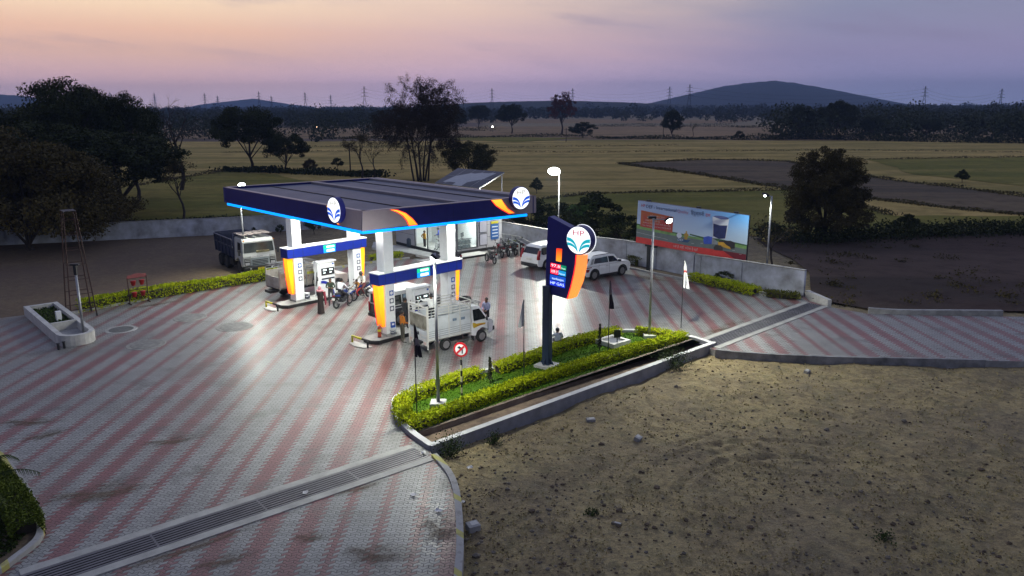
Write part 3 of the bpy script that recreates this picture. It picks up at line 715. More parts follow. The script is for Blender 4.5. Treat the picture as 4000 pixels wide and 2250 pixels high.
# roof gutters / ridge strips
b = MB()
for f in (0.55,):
    p0, p1 = cN.lerp(cR, f), cL.lerp(cF, f); b.obox(V3(p0.lerp(p1, .02), ZT-.03), V3(p0.lerp(p1, .98), ZT-.03), .42, .12)
p0, p1 = cR.lerp(cN, .035), cF.lerp(cL, .035); b.obox(V3(p0, ZT-.04), V3(p1, ZT-.04), .55, .12)
b.build('ridge_strip', mat('ridge_metal', (.23, .22, .24), .5, .2, var=.12), can, W=True)
b = MB()
for f in (.27, .80):
    p0, p1 = cN.lerp(cR, f), cL.lerp(cF, f); b.obox(V3(p0.lerp(p1, .02), ZT-.085), V3(p0.lerp(p1, .98), ZT-.085), .07, .05)
b.build('roof_seam', dark_steel, can, W=True)
b = MB()
for p, q_ in ((cN, cR), (cL, cN), (cR, cF), (cF, cL)):
    d = (q_-p).normalized(); n_ = Vector((d.y, -d.x, 0)); n_ = n_ if n_.dot(p-mid) > 0 else -n_
    b.ext([V3(p, ZB), V3(q_, ZB), V3(q_, ZT), V3(p, ZT)], -n_*.22)
fm, nt, bs, vec, x, y = newmat('fascia_cladding')
jn = (((x*U.x+y*U.y)/1.22).frac().lt(.012)).max(((x*V.x+y*V.y)/1.22).frac().lt(.012)); nf = noise(nt, vec, .9, 6, .65); nf2 = noise(nt, vec, 7.0, 4)
c_ = cmix(nt, nf.ramp(.3, .7), (.008, .010, .135), (.013, .016, .175)); c_ = cmix(nt, nf2.ramp(.60, .75)*.35, c_, (.045, .045, .08)); nt.links.new(cmix(nt, jn*.8, c_, (.002, .002, .01)), bs.inputs['Base Color'])
nt.links.new((nf*.3+.22).o, bs.inputs['Roughness'])
b.build('fascia', fm, can, W=True)
b = MB()
for p, q_ in ((cN, cR), (cL, cN), (cR, cF), (cF, cL)):
    d = (q_-p).normalized(); n_ = Vector((d.y, -d.x, 0)); n_ = n_ if n_.dot(p-mid) > 0 else -n_
    b.ext([V3(p+n_*.01, ZT+.003), V3(q_+n_*.01, ZT+.003), V3(q_-n_*.23, ZT+.003), V3(p-n_*.23, ZT+.003)], (0, 0, .03))
b.build('parapet_cap', greycl, can, W=True)
def polypx(name, plane, cr, pts, m, off, th, parent, zlo=ZB, zhi=ZT):
    P = []
    for pt in pts:
        p = plane.px(*cr(*pt)); P.append(Vector((p.x, p.y, min(max(p.z, zlo), zhi)))+plane.n*off)
    bb = MB(); bb.ext(P, plane.n*th); return bb.build(name, m, parent, W=True)
polypx('grey_panel', pr, c8, [(553, 500), (840, 470), (900, 520), (965, 575), (1022, 670), (553, 760)], greycl, .004, .008, can)
polypx('grey_panel', pr, c8, [(1950, 380), (2302, 350), (2302, 560), (2070, 560), (2010, 505), (1972, 450)], greycl, .004, .008, can)
polypx('grey_panel', plf, c8, [(265, 440), (549, 500), (549, 760), (316, 670), (290, 590)], greycl, .004, .008, can)
def grow(pts, k):
    cx, cy = sum(p[0] for p in pts)/len(pts), sum(p[1] for p in pts)/len(pts); out = []
    n = len(pts)
    for i in range(n):
        ax, ay = pts[i-1]; bx, by = pts[(i+1) % n]; tx, ty = bx-ax, by-ay; l = math.hypot(tx, ty); nx, ny = ty/l, -tx/l
        px, py = pts[i]
        if (px-cx)*nx+(py-cy)*ny < 0 and False: nx, ny = -nx, -ny
        out.append((px+nx*k, py+ny*k))
    return out
for plane, pts in ((pr, [(838, 511), (905, 519), (985, 550), (1055, 606), (1104, 662), (1022, 670), (1002, 620), (962, 570), (905, 534)]),
                   (pr, [(1853, 405), (1948, 396), (1972, 450), (2012, 505), (2078, 546), (2030, 550), (1960, 510), (1898, 468)]),
                   (plf, [(205, 474), (264, 487), (290, 580), (320, 663), (272, 612), (234, 550)])):
    polypx('accent_swoosh', plane, c8, pts, sw_y, .028, .03, can)
    polypx('swoosh_bloom', plane, c8, grow(pts, -8) if False else grow(pts, 8), sw_r, .014, .010, can)  # bloom of the swoosh, added as a glowing red rim behind it
# led strip
b = MB()
for p, q_, n_ in ((cN, cN.lerp(cR, .94), pr.n), (cL.lerp(cN, .03), cN, plf.n)):
    b.ext([V3(p+n_*.03, ZB-.13), V3(q_+n_*.03, ZB-.13), V3(q_+n_*.03, ZB-.004), V3(p+n_*.03, ZB-.004)], -n_*.12)
b.build('led_strip', led, can, W=True)
b = MB(); b.ext([V3(mid.lerp(p, .96), ZB-.02) for p in (cN, cR, cF, cL)], (0, 0, .06)); b.build('soffit', white, can, W=True)
def emblem(parent, c, right, upv, nrm, r, blue, letter, depth=.26, face=logo_w):
    """round lit sign: navy drum, lit face, two pairs of curved bands and the two letters"""
    right, upv, nrm, c = Vector(right), Vector(upv), Vector(nrm), Vector(c)
    def P(a, h, o): return c+right*(a*r)+upv*(h*r)+nrm*o
    circ = [(math.cos(i*2*math.pi/40), math.sin(i*2*math.pi/40)) for i in range(40)]
    bb = MB(); bb.ext([P(a*1.04, h*1.04, 0) for a, h in circ], -nrm*depth); drum = bb.build('logo_drum', navy, parent, W=True)
    bb = MB(); bb.ext([P(a*.97, h*.97, .002) for a, h in circ], nrm*.012); bb.build('logo_face', face, drum, W=True)
    bb = MB()
    for sg in (-1, 1):
        for (h0, c0, h1, c1, e0, e1) in ((.16, .16, -.10, -.10, -.74, -.80), (-.20, -.20, -.42, -.42, -.82, -.88)):
            up_ = bez((-.95 if h0 > 0 else -.93, h0), (-.22, c0), (-.05, e0), 8); lo = bez((-.94 if h0 > 0 else -.89, h1), (-.30, c1), (-.06, e1), 8)
            for i in range(8):
                q4 = [up_[i], up_[i+1], lo[i+1], lo[i]]; bb.add([P(sg*a, h, .017) for a, h in q4], [(0, 1, 2, 3)])
    bb.build('logo_bands', blue, drum, W=True)
    text_mesh('logo_lettering', 'HP', letter, drum, P(-.46, .33, .017), right, upv, .40*r, fit=.92*r)
    return drum
pc = pr.px(*c8(2118, 392)); emblem(can, pc+pr.n*.28, pr.r, Z, pr.n, .58, logo_b, logo_gold)
pc = plf.px(*c8(322, 512)); emblem(can, pc+plf.n*.28, plf.r, Z, plf.n, .60, logo_b, logo_gold)
# columns, portals
IA = R(47); u2 = Vector((math.cos(IA), math.sin(IA), 0)); v2 = Vector((-math.sin(IA), math.cos(IA), 0))
FLc = Vector((-6.32, 38.20, 0)); BLc = Vector((-12.80, 45.35, 0)); SP = 4.2
icon_blue = mat('sticker_blue', (.02, .09, .36), .4, var=.05); icon_grey = mat('sticker_grey', (.10, .11, .15), .4, var=.05)
fin_m = gradient_emit('lit_orange_panel', (1.0, .13, .004), (1.0, .42, .010), .7, 2.3, 1.3)
green_led = mat('green_display', (.01, .4, .2), .3, var=.02, emit=.9, ecol=(.0, .62, .30))
blue_led = mat('blue_display', (.01, .2, .6), .3, var=.02, emit=.9, ecol=(.0, .36, .95))
white_led = mat('white_display', (.8, .9, .9), .3, var=.02, emit=1.2, ecol=(.8, 1.0, .95))
for bi, base in enumerate((FLc, BLc)):
    for k in (0, 1):
        c = base+u2*SP*k; sg = -1 if k == 0 else 1
        Mx = Matrix.Rotation(IA, 3, 'Z'); w = .60
        bb = MB(); bb.box(c.x, c.y, (5.86+.2)/2, w, w, 5.66, M=Mx); col = bb.build('column', column_white, can, W=True, bevel=.02)
        bb = MB(); bb.box(c.x, c.y, .25, w+.06, w+.06, .12, M=Mx); bb.build('plinth', concrete, col, W=True)
        # tapered orange light box on the outer side of the column
        prof = [(.31, 2.86), (.67, 2.86), (.65, 2.4), (.58, 1.5), (.50, .85), (.47, .70), (.31, .70)]
        P = [c+u2*sg*a+Z*h-v2*.20 for a, h in prof]
        bb = MB(); bb.ext(P, v2*.40); fin = bb.build('light_panel', fin_m, can, W=True)
        bb = MB()
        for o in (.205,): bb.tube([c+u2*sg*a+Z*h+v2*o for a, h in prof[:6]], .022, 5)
        bb.build('panel_bloom', sw_r, fin, W=True)  # bloom of the light box, drawn as a glowing red line
        f = c-v2*(w/2+.006); g1, g2, g3 = MB(), MB(), MB()
        for i, (zz, mm) in enumerate(((2.38, g1), (1.98, g2), (1.58, g2))):
            q4 = [f+u2*a+Z*(zz+h) for a, h in ((-.05, -.13), (.21, -.13), (.21, .13), (-.05, .13))]; mm.ext(q4, -v2*.005)
            cc = f+u2*.08+Z*zz; g3.ext([cc+u2*math.cos(t)*.085+Z*math.sin(t)*.085-v2*.006 for t in [j*math.pi/7 for j in range(14)]], -v2*.003)
        g1.build('sticker', icon_blue, col, W=True); g2.build('sticker', icon_grey, col, W=True); g3.build('sticker_symbol', white, col, W=True)
    # beam
    bb = MB(); c = base+u2*SP/2; bb.box(c.x, c.y, 3.14, SP+1.46, .74, .56, M=Matrix.Rotation(IA, 3, 'Z')); bm_ = bb.build('portal_beam', royal, can, W=True, bevel=.03)
    bb = MB(); bb.box(c.x, c.y, 3.445, SP+1.50, .78, .05, M=Matrix.Rotation(IA, 3, 'Z')); bb.build('beam_cap', white, bm_, W=True)
    bb = MB()
    for s_ in (.31, -.31, SP-.31, SP+.31): bb.ext([base+u2*(s_+a)+Z*h-v2*.372 for a, h in ((-.008, 2.87), (.008, 2.87), (.008, 3.41), (-.008, 3.41))], -v2*.003)
    bb.build('panel_joint', ink, bm_, W=True)
    f = base+u2*(SP/2+.05)-v2*.375
    for nm, m_, z0, z1 in (('price_display', green_led, 3.15, 3.36), ('price_display', blue_led, 2.90, 3.14)):
        bb = MB(); bb.ext([f+u2*a+Z*h for a, h in ((-.42, z0), (.42, z0), (.42, z1), (-.42, z1))], -v2*.03); dsp = bb.build(nm, m_, bm_, W=True)
        bb = MB(); bb.ext([f+u2*a+Z*h-v2*.031 for a, h in ((-.22, z0+.05), (.32, z0+.05), (.32, z1-.05), (-.22, z1-.05))], -v2*.006); bb.build('display_figures', white_led, bm_, W=True)
# lamps in the soffit (they light the forecourt under the roof)
sofm = mat('soffit_lamp_lens', (.8, .85, .85), .3, var=.02, emit=9.0, ecol=(.93, 1.0, .97))
SOFF_W = 330
for fu in (.22, .74):
    for fv in (.14, .38, .62, .86):
        p = cN.lerp(cR, fu)+(cL-cN)*fv
        bb = MB(); bb.box(p.x, p.y, ZB-.045, .55, .55, .04, M=Matrix.Rotation(UA, 3, 'Z')); so = bb.build('soffit_lamp', sofm, can, W=True)
        ld = bpy.data.lights.new('soffit_light', 'AREA'); ld.energy = SOFF_W; ld.size = .5; ld.color = (.97, 1.0, .93)
        lo = bpy.data.objects.new('soffit_light', ld); COL.objects.link(lo); lo.parent = can; lo.location = (p.x-mid.x, p.y-mid.y, ZB-.08)
# ---------------- pump islands
def island(base, label):
    t = thing('pump_island', label, 'kerbed island', base, IA, 'pump islands')
    h = .62; P = [(-1.3, -.30), (-1.05, -h), (SP+1.05, -h), (SP+1.3, -.30), (SP+1.3, .30), (SP+1.05, h), (-1.05, h), (-1.3, .30)]
    bb = MB(); bb.prism(P, 0, .19); bb.build('kerb', black, t, bevel=.015)
    bb = MB(); bb.prism([(x*.985, y*.95) for x, y in P], .19, .20); bb.build('top_slab', concrete, t)
    return t
island(FLc, 'black kerbed pump island beside the white cattle truck, nearest the street'); island(BLc, 'black kerbed pump island nearer the dump truck')
def guard_rail(base, label):
    t = thing('guard_rail', label, 'guard rail', base-u2*1.75, IA, 'bent pipe guard rails')
    p = [(0, .62, 0), (0, .62, .30)]+[(-.0-.0*i, .62-.0*i, .36) for i in (1,)]+[(-.12, .35, .43), (-.16, 0, .44), (-.12, -.35, .43), (0, -.62, .36), (0, -.64, .28), (0, -.64, 0)]
    bb = MB(); bb.tube(p[5:], .05, 8); bb.build('pipe', dark_steel, t, smooth=True)
    bb = MB(); bb.tube(p[:6], .052, 8); bb.build('pipe', yellow_paint, t, smooth=True)
    bb = MB(); bb.prism([(.2, -.75), (-.2, -.6), (-.34, 0), (-.2, .6), (.2, .75)], 0, .04); bb.build('concrete_pad', concrete_pale, t)
guard_rail(FLc, 'bent yellow and black pipe rail at the near end of the front pump island')
guard_rail(BLc, 'bent yellow and black pipe rail at the near end of the rear pump island')
# ---------------- dispensers
def dispenser(c, label):
    t = thing('fuel_dispenser', label, 'fuel pump', V3(c, .20), IA, 'fuel dispensers')
    bb = MB(); bb.box(0, 0, 1.02, 1.06, .50, 2.04); bb.box(-.60, 0, 1.06, .16, .44, 2.12); bb.build('cabinet', white, t, bevel=.03)
    bb = MB(); bb.box(0, 0, 2.12, 1.34, .56, .10); bb.build('top_cover', white, t, bevel=.03)
    for sg in (-1, 1):
        y0 = sg*.252
        bb = MB(); bb.box(.02, y0, 1.52, .92, .03, .44); pn = bb.build('display_panel', blackplastic, t, bevel=.01)
        bb = MB()
        for dx in (-.20, .24): bb.box(dx, y0+sg*.017, 1.62, .24, .006, .09); bb.box(dx-.03, y0+sg*.017, 1.45, .15, .006, .06)
        bb.build('digits', white_led, pn)
        bb = MB(); bb.box(.02, y0, 1.08, .92, .02, .09); bb.build('grade_strip', ink, t)
        bb = MB(); w0 = bez((-.50, 1.0), (.30, .95), (.44, .05), 10); w1 = bez((-.50, .84), (.12, .80), (.26, .05), 10)
        for i in range(10): bb.add([(a, y0+sg*.003, h) for a, h in (w0[i], w0[i+1], w1[i+1], w1[i])], [(0, 1, 2, 3)])
        bb.build('blue_band', mat('dispenser_band', (.01, .02, .30), .4, var=.05), t)
        bb = MB(); bb.add([(a, y0+sg*.003, h) for a, h in ((.34, 1.9), (.48, 1.9), (.48, 2.0), (.34, 2.0))], [(0, 1, 2, 3)]); bb.build('badge', icon_blue, t)
    for sg in (-1, 1):
        bb = MB(); bb.tube(bez((-.68, sg*.15, 1.55), (-.98, sg*.25, .1), (-.72, sg*.22, 1.15), 12), .022, 6); h_ = bb.build('hose', rubber, t, smooth=True)
        bb = MB(); bb.tube([(-.70, sg*.22, 1.02), (-.70, sg*.22, 1.20), (-.72, sg*.16, 1.30)], [.03, .035, .02], 6); bb.build('nozzle', dark_steel, t)
dispenser(FLc+u2*(SP/2), 'white fuel dispenser with lit black display on the front pump island')
dispenser(BLc+u2*(SP/2-.1), 'white fuel dispenser with a blue curved band beside the man in the green shirt')
# ---------------- small things on the islands
def extinguisher(p, label):
    t = thing('fire_extinguisher', label, 'fire extinguisher', V3(p, .20), 0, 'fire extinguishers')
    bb = MB(); bb.lathe([(.085, .0), (.095, .03), (.095, .48), (.07, .55), (.03, .58)], n=14); bb.build('cylinder', mat('extinguisher_red', (.34, .045, .015), .4, var=.15), t, smooth=True)
    bb = MB(); bb.lathe([(.032, .575), (.032, .64), (.018, .66)], n=10); bb.box(.05, 0, .66, .16, .02, .02); bb.build('valve', steel, t)
    bb = MB(); bb.tube(bez((0, .03, .62), (.16, .12, .5), (.10, .09, .15), 8), .014, 6); bb.build('hose', rubber, t)
    bb = MB(); bb.lathe([(.097, .30), (.097, .42)], n=14); bb.build('sticker', yellow_paint, t)
    bb = MB(); bb.lathe([(.097, 0), (.097, .03)], n=14); bb.build('base_ring', black, t)
extinguisher(A(1483, 1317, .2), 'orange red extinguisher under the lit panel of the front island')
extinguisher(A(1151, 1169, .2), 'red extinguisher under the lit panel of the rear island')
def bucket(p, label, sc=1.0):
    t = thing('bucket', label, 'bucket', V3(p, .20), 0, 'white oil buckets'); t.scale = (sc,)*3
    bb = MB(); bb.lathe([(.13, .0), (.155, .36), (.165, .37), (.165, .40), (.14, .40)], n=18); bb.build('pail', white, t, smooth=True)
    bb = MB(); bb.lathe([(.1365, .06), (.150, .28)], n=18); bb.build('label_band', icon_grey, t, smooth=True)
    bb = MB(); bb.tube([(.165*math.cos(a), -.10*math.sin(a)-.12, .36-.16*math.sin(a)) for a in [i*math.pi/10 for i in range(11)]], .008, 5); bb.build('handle', white, t)
    return t
bucket(A(1536, 1309, .2), 'white oil bucket on the front island with a blue can on its lid')
bucket(A(1201, 1169, .2), 'white oil bucket with a dark label on the rear island')
bp_ = A(1536, 1309, .2); t = thing('oil_can', 'blue oil can standing on the bucket lid of the front island', 'oil can', V3(bp_, .605), R(30))
bb = MB(); bb.box(0, 0, .15, .24, .12, .30); bb.build('can', mat('can_blue', (.01, .06, .33), .35, var=.2), t, bevel=.02)
bb = MB(); bb.box(-.04, 0, .325, .12, .04, .04); bb.cyl((.08, 0, .30), (.08, 0, .35), .025, n=8); bb.build('handle', white, t)
bb = MB(); bb.box(0, -.062, .18, .12, .004, .09); bb.build('label_patch', white, t)

# ================================================================== PRICE SIGN (TOTEM)
c4 = crop(1950, 750, 550/1771)
tb = V3(D(1376, 924), .02)
tot = thing('price_totem', 'tall navy price sign on a steel mast with lit price boards and round HP disc', 'price sign', tb)
tp = Plane(tb, (math.cos(R(-36)), math.sin(R(-36)), 0)); td = .40
def tpoly(name, pts, m, off, th, parent=tot, side=None):
    P = [tp.px(*c4(*p))+tp.n*off for p in pts]; bb = MB(); bb.ext(P, tp.n*th); return bb.build(name, m, parent, W=True)
body_pts = [(612, 318), (632, 308), (900, 450), (985, 640), (972, 800), (955, 960), (918, 1140), (858, 1345), (578, 1265)]
tpoly('sign_body', body_pts, navy, 0, -td)
orange_pts = [(973, 790), (1062, 806), (1050, 960), (1008, 1140), (925, 1335), (860, 1345), (905, 1190), (945, 1020), (965, 900)]
totor = gradient_emit('totem_lit_edge', (1.0, .33, .05), (1.0, .26, .06), 3.3, 5.3, 1.2)
P = tpoly('light_edge', orange_pts, totor, .03, -td*.96)
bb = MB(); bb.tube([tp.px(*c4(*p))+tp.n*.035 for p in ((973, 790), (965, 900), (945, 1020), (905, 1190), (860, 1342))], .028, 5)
bb.build('edge_bloom', sw_r, P, W=True)  # bloom along the lit edge, added as a glowing red tube
cc = tp.px(*c4(1008, 606)); emblem(tot, cc+tp.n*.06, tp.r, Z, tp.n, .60, logo_t, logo_red, depth=.34)
bb = MB(); bb.ext([cc-tp.n*.285+tp.r*math.cos(a)*.64+Z*math.sin(a)*.64 for a in [i*2*math.pi/36 for i in range(36)]], -tp.n*.03); bb.build('rear_disc', logo_w, tot, W=True)
mk = gradient_emit('totem_flame', (1.0, .40, .02), (1.0, .04, .01), 4.9, 5.45, 1.3)
tpoly('lit_mark', [(724, 708), (792, 716), (783, 880), (718, 866)], mk, .004, .02)
red_led = mat('red_digits', (.8, .05, .08), .3, var=.02, emit=2.6, ecol=(1.0, .10, .14)); hot = mat('hot_digits', (.9, .7, .7), .3, var=.02, emit=1.5, ecol=(1.0, .78, .80))
def board(pts_l, pts_r, mr, z):
    a = tpoly('price_board', pts_l, mat('price_board_red', (.3, .005, .02), .3, var=.02, emit=1.9, ecol=(1.0, .015, .06)), .004, .02); return a, tpoly('grade_board', pts_r, mr, .004, .02)
board([(652, 890), (775, 918), (772, 972), (650, 942)], [(776, 918), (846, 934), (842, 992), (774, 973)], mat('grade_green', (.01, .3, .15), .3, var=.02, emit=.5, ecol=(.0, .45, .22)), 0)
board([(650, 960), (745, 982), (742, 1042), (648, 1018)], [(746, 982), (840, 1004), (838, 1064), (744, 1042)], mat('grade_blue', (.01, .25, .6), .3, var=.02, emit=.7, ecol=(.02, .45, .90)), 0)
bl = tpoly('name_board', [(643, 1034), (838, 1078), (834, 1140), (640, 1094)], mat('name_blue', (.01, .08, .5), .3, var=.02, emit=.6, ecol=(.01, .14, .85)), .004, .02)
tpoly('info_board', [(640, 1102), (832, 1148), (828, 1210), (638, 1164)], mat('info_blue', (.01, .03, .5), .3, var=.02, emit=.7, ecol=(.01, .05, .95)), .004, .02)
def ttext(s, p0, p1, hpx, m):
    a, e = tp.px(*c4(*p0)), tp.px(*c4(*p1)); text_mesh('price_digits', s, m, tot, a+tp.n*.030, (e-a).normalized(), Z, hpx*.31/3050*36, fit=(e-a).length)
ttext('97.8', (660, 932), (768, 958), 34, hot); ttext('109.7', (660, 1006), (738, 1026), 34, hot)
ttext('Diesel', (786, 966), (836, 978), 20, white_led); ttext('Petrol', (760, 1034), (828, 1050), 20, white_led)
ttext('turbojet', (668, 1092), (815, 1126), 28, white_led); ttext('HP GAS', (650, 1150), (820, 1190), 34, white_led)
bb = MB(); zt_ = tp.px(*c4(630, 1275)).z
mast = mat('mast_steel', (.035, .055, .10), .45, .2, var=.15)
for off in (0,): bb.box(tb.x, tb.y, zt_/2+.1, .34, .34, zt_+.5, M=Matrix.Rotation(R(-36), 3, 'Z'))
bb.build('mast', mast, tot, W=True, bevel=.03)
bb = MB(); bb.box(tb.x, tb.y, .08, .85, .85, .16, M=Matrix.Rotation(R(-36), 3, 'Z')); bb.build('concrete_base', concrete_pale, tot, W=True)
bb = MB()
for k in range(4):
    a = R(-36)+k*math.pi/2; d = Vector((math.cos(a), math.sin(a), 0)); bb.ext([tb+d*.15+Z*.16, tb+d*.36+Z*.16, tb+d*.15+Z*.5], Vector((-d.y, d.x, 0))*.02)
bb.build('gusset', mast, tot, W=True)

# ================================================================== BILLBOARD
c5 = crop(2400, 740, 600/2557)
q0, q1 = D(1520, 672), D(1872, 712)
bpn = Plane(V3(q0, 0), (q1-q0).normalized())
bil = thing('billboard', 'large printed roadside billboard on black posts showing trucks and a white bucket', 'billboard', V3((q0+q1)/2, 0))
corn = [bpn.px(*c5(*p)) for p in ((395, 185), (2245, 435), (2185, 1200), (358, 880))]
TL, TR, BR, BL_ = corn
def bq(a, h): return (TL.lerp(TR, a)).lerp(BL_.lerp(BR, a), h)      # 0..1 right, 0..1 down
def bpoly(name, pts, m, lay, parent): bb = MB(); bb.add([bq(*p)+bpn.n*(.004*lay+.002) for p in pts], [tuple(range(len(pts)))]); return bb.build(name, m, parent, W=True)
bb = MB(); bb.ext(corn, -bpn.n*.35); frm = bb.build('frame', black, bil, W=True)
m_, nt, bs, vec, x, y = newmat('billboard_sky_print')
gsx = ((x*bpn.d.x+y*bpn.d.y)*.10+.55); zz = nt.nodes.new('ShaderNodeSeparateXYZ'); nt.links.new(vec, zz.inputs[0])
zf = X(nt, zz.outputs[2]).ramp(2.4, 4.6)
nt.links.new(cmix(nt, gsx.ramp(.5, 1.05), cmix(nt, zf, (.60, .72, .84), (.50, .64, .86)), cmix(nt, zf, (.58, .72, .84), (.12, .40, .84))), bs.inputs['Base Color']); bs.inputs['Roughness'].default_value = .5
face = bpoly('printed_face', [(0, 0), (1, 0), (1, 1), (0, 1)], m_, 0, bil)
pm = lambda n, c, v=.08: mat('print_'+n, c, .5, var=v)
bpoly('print_grass', [(0, .57), (.45, .64), (.62, .64), (.8, .63), (1, .66), (1, .78), (0, .78)], pm('grass', (.22, .40, .12), .3), 1, face)
bpoly('print_hedge', [(0, .545), (.2, .59), (.45, .62), (.47, .65), (.2, .62), (0, .575)], pm('hedge', (.05, .13, .05), .3), 2, face)
bpoly('print_hedge', [(.5, .59), (.62, .615), (.75, .60), (.9, .62), (1, .635), (1, .665), (.9, .65), (.62, .65), (.5, .62)], pm('hedge', (.05, .13, .05), .3), 2, face)
bpoly('print_road', [(0, .66), (.3, .69), (.6, .69), (1, .73), (1, .92), (.5, .92), (0, .86)], pm('road', (.16, .20, .19), .12), 3, face)
bpoly('print_red_band', [(0, .86), (.25, .855), (.5, .87), (.75, .845), (1, .845), (1, 1), (0, 1)], pm('red', (.72, .05, .04), .1), 4, face)
bpoly('print_dark_end', [(.80, .845), (1, .845), (1, 1), (.92, 1)], pm('maroon', (.20, .02, .03), .25), 5, face)
bpoly('print_lane_line', [(0, .745), (.3, .80), (.3, .808), (0, .753)], pm('line', (.5, .5, .48)), 5, face)
for a, h in ((.52, .80), (.60, .76), (.88, .80), (.94, .86)): bpoly('print_lane_line', [(a, h), (a+.022, h-.006), (a+.024, h+.004), (a+.002, h+.01)], pm('line', (.5, .5, .48)), 5, face)
m2, nt, bs, vec, x, y = newmat('print_red_box'); nn_ = noise(nt, vec, .8, 2); nt.links.new(cmix(nt, nn_.ramp(.4, .6), (.52, .055, .05), (.54, .15, .045)), bs.inputs['Base Color'])
bpoly('print_red_box', [(.035, .215), (.34, .265), (.34, .63), (.035, .60)], m2, 4, face)
pink = pm('pale_text', (.62, .48, .45))
def btext(s, a0, a1, h, ht, m, lay=7, nm='lettering'):
    p, e = bq(a0, h), bq(a1, h); text_mesh(nm, s, m, face, p+bpn.n*.004*lay, (e-p).normalized(), (bq(a0, h-.1)-p).normalized(), ht*(BL_-TL).length, fit=(e-p).length)
navy_t, red_t, pink_t = pm('navy_text', (.015, .035, .14)), pm('red_text', (.55, .05, .08)), pm('pinkish_text', (.52, .24, .36))
btext('HP', .035, .072, .135, .075, red_t); btext('DEF - International', .083, .365, .142, .078, navy_t)
btext('Quality', .375, .475, .150, .075, pink_t); btext(',', .478, .484, .150, .03, navy_t)
btext('\u093f\u0939\u0926\u0941\u0938\u094d\u0924\u093e\u0928\u0940', .497, .615, .150, .085, navy_t); btext('\u0926\u093e\u092e', .628, .672, .150, .075, red_t)
for s, a0, a1, h in (('\u0905\u0927\u093f\u0915\u0943\u0924 AdBlue \u0909\u0924\u094d\u092a\u093e\u0926', .12, .26, .325), ('\u092a\u0902\u091c\u0940\u0915\u0943\u0924', .165, .225, .385), ('22241 \u0938\u0947 \u0915\u094d\u0935\u093e\u0932\u093f\u091f\u0940 \u0925\u094d\u0930\u0942', .08, .22, .445), ('Adblue \u0932\u093e\u0908\u0938\u0947\u0902\u0938 \u0935\u093e\u0932\u0947 \u0938\u092d\u0940 \u0935\u093e\u0939\u0928 \u0939\u0947\u0924\u0941', .06, .32, .505), ('Tata, Mahindra, Bharat Benz \u0906\u0926\u093f \u0915\u0947 \u0932\u093f\u090f \u092d\u0940', .055, .325, .57)):
    btext(s, a0, a1, h, .035, pink)
btext('HP \u0939\u0948 \u091c\u0939\u093e\u0901, \u092d\u0930\u094b\u0938\u093e \u0939\u0948 \u0935\u0939\u093e\u0901', .36, .58, .955, .055, pink)
# pail, vehicles and standing figure of the print
pail = pm('pail_white', (.74, .78, .84)); pnavy = pm('pail_navy', (.02, .03, .12), .3)
bpoly('print_pail', [(.69, .13), (.835, .13), (.825, .42), (.815, .60), (.705, .60), (.70, .42)], pail, 5, face)
bpoly('print_pail_rim', [(.695, .125)]+[(.765+.066*math.cos(t), .125-.035*math.sin(t)) for t in [i*math.pi/8 for i in range(9)]][::-1]+[(.83, .14), (.765, .165)], pm('rim', (.12, .15, .34)), 6, face)
bpoly('print_pail_label', [(.702, .28), (.76, .30), (.823, .28), (.813, .57), (.76, .60), (.708, .56)], pnavy, 6, face)
bpoly('print_truck', [(.625, .615), (.665, .575), (.70, .585), (.70, .74), (.635, .765), (.625, .70)], pm('truck_blue', (.05, .11, .56), .2), 7, face)
bpoly('print_truck_tank', [(.70, .60), (.735, .64), (.755, .68), (.75, .73), (.70, .745)], pm('tank', (.30, .33, .33), .2), 7, face)
bpoly('print_bus', [(.76, .635), (.86, .60), (.90, .625), (.90, .755), (.86, .775), (.80, .735), (.76, .70)], pm('bus_dark', (.03, .025, .03), .2), 7, face)
bpoly('print_bus_side', [(.755, .67), (.80, .655), (.83, .71), (.86, .74), (.87, .79), (.81, .77), (.755, .735)], pm('bus_yellow', (.68, .38, .04), .15), 8, face)
bpoly('print_car', [(.72, .80), (.735, .745), (.78, .735), (.80, .79), (.80, .85), (.722, .86)], pm('car_grey', (.06, .055, .05), .3), 9, face)
bpoly('print_boat_shape', [(.385, .735), (.51, .735), (.485, .80), (.40, .80)], pm('tub_blue', (.03, .08, .20)), 7, face)
bpoly('print_disc', [(.405+.024*math.cos(t), .665+.062*math.sin(t)) for t in [i*2*math.pi/14 for i in range(14)]], pail, 6, face)
bpoly('print_figure', [(.445, .62), (.462, .585), (.462, .54), (.474, .54), (.474, .585), (.492, .62), (.482, .67), (.48, .735), (.452, .735), (.455, .67)], pm('figure_yellow', (.50, .30, .04), .2), 8, face)
btext('DEF', .395, .445, .785, .05, pail, 9)
b = MB()
for a in (.115, .545, .895):
    p = bq(a, 1.0)-bpn.n*.22; b.box(p.x, p.y, p.z/2-.1, .20, .20, p.z+.3, M=Matrix.Rotation(math.atan2(bpn.d.y, bpn.d.x), 3, 'Z')); b.build('post', black, bil, W=True); b = MB()
b = MB(); b.obox(bq(.09, 1.03)-bpn.n*.1, bq(.20, 1.03)-bpn.n*.1, .25, .14); b.build('service_ledge', black, bil, W=True)
for a in (.13, .585, .91):
    p = bq(a, 0); b = MB(); b.obox(p+bpn.n*.02+Z*.03, p+bpn.n*.45+Z*.16, .04, .04); b.box(*(p+bpn.n*.5+Z*.17), .30, .16, .10, M=Matrix.Rotation(math.atan2(bpn.d.y, bpn.d.x), 3, 'Z')); b.build('spotlight', black, bil, W=True)
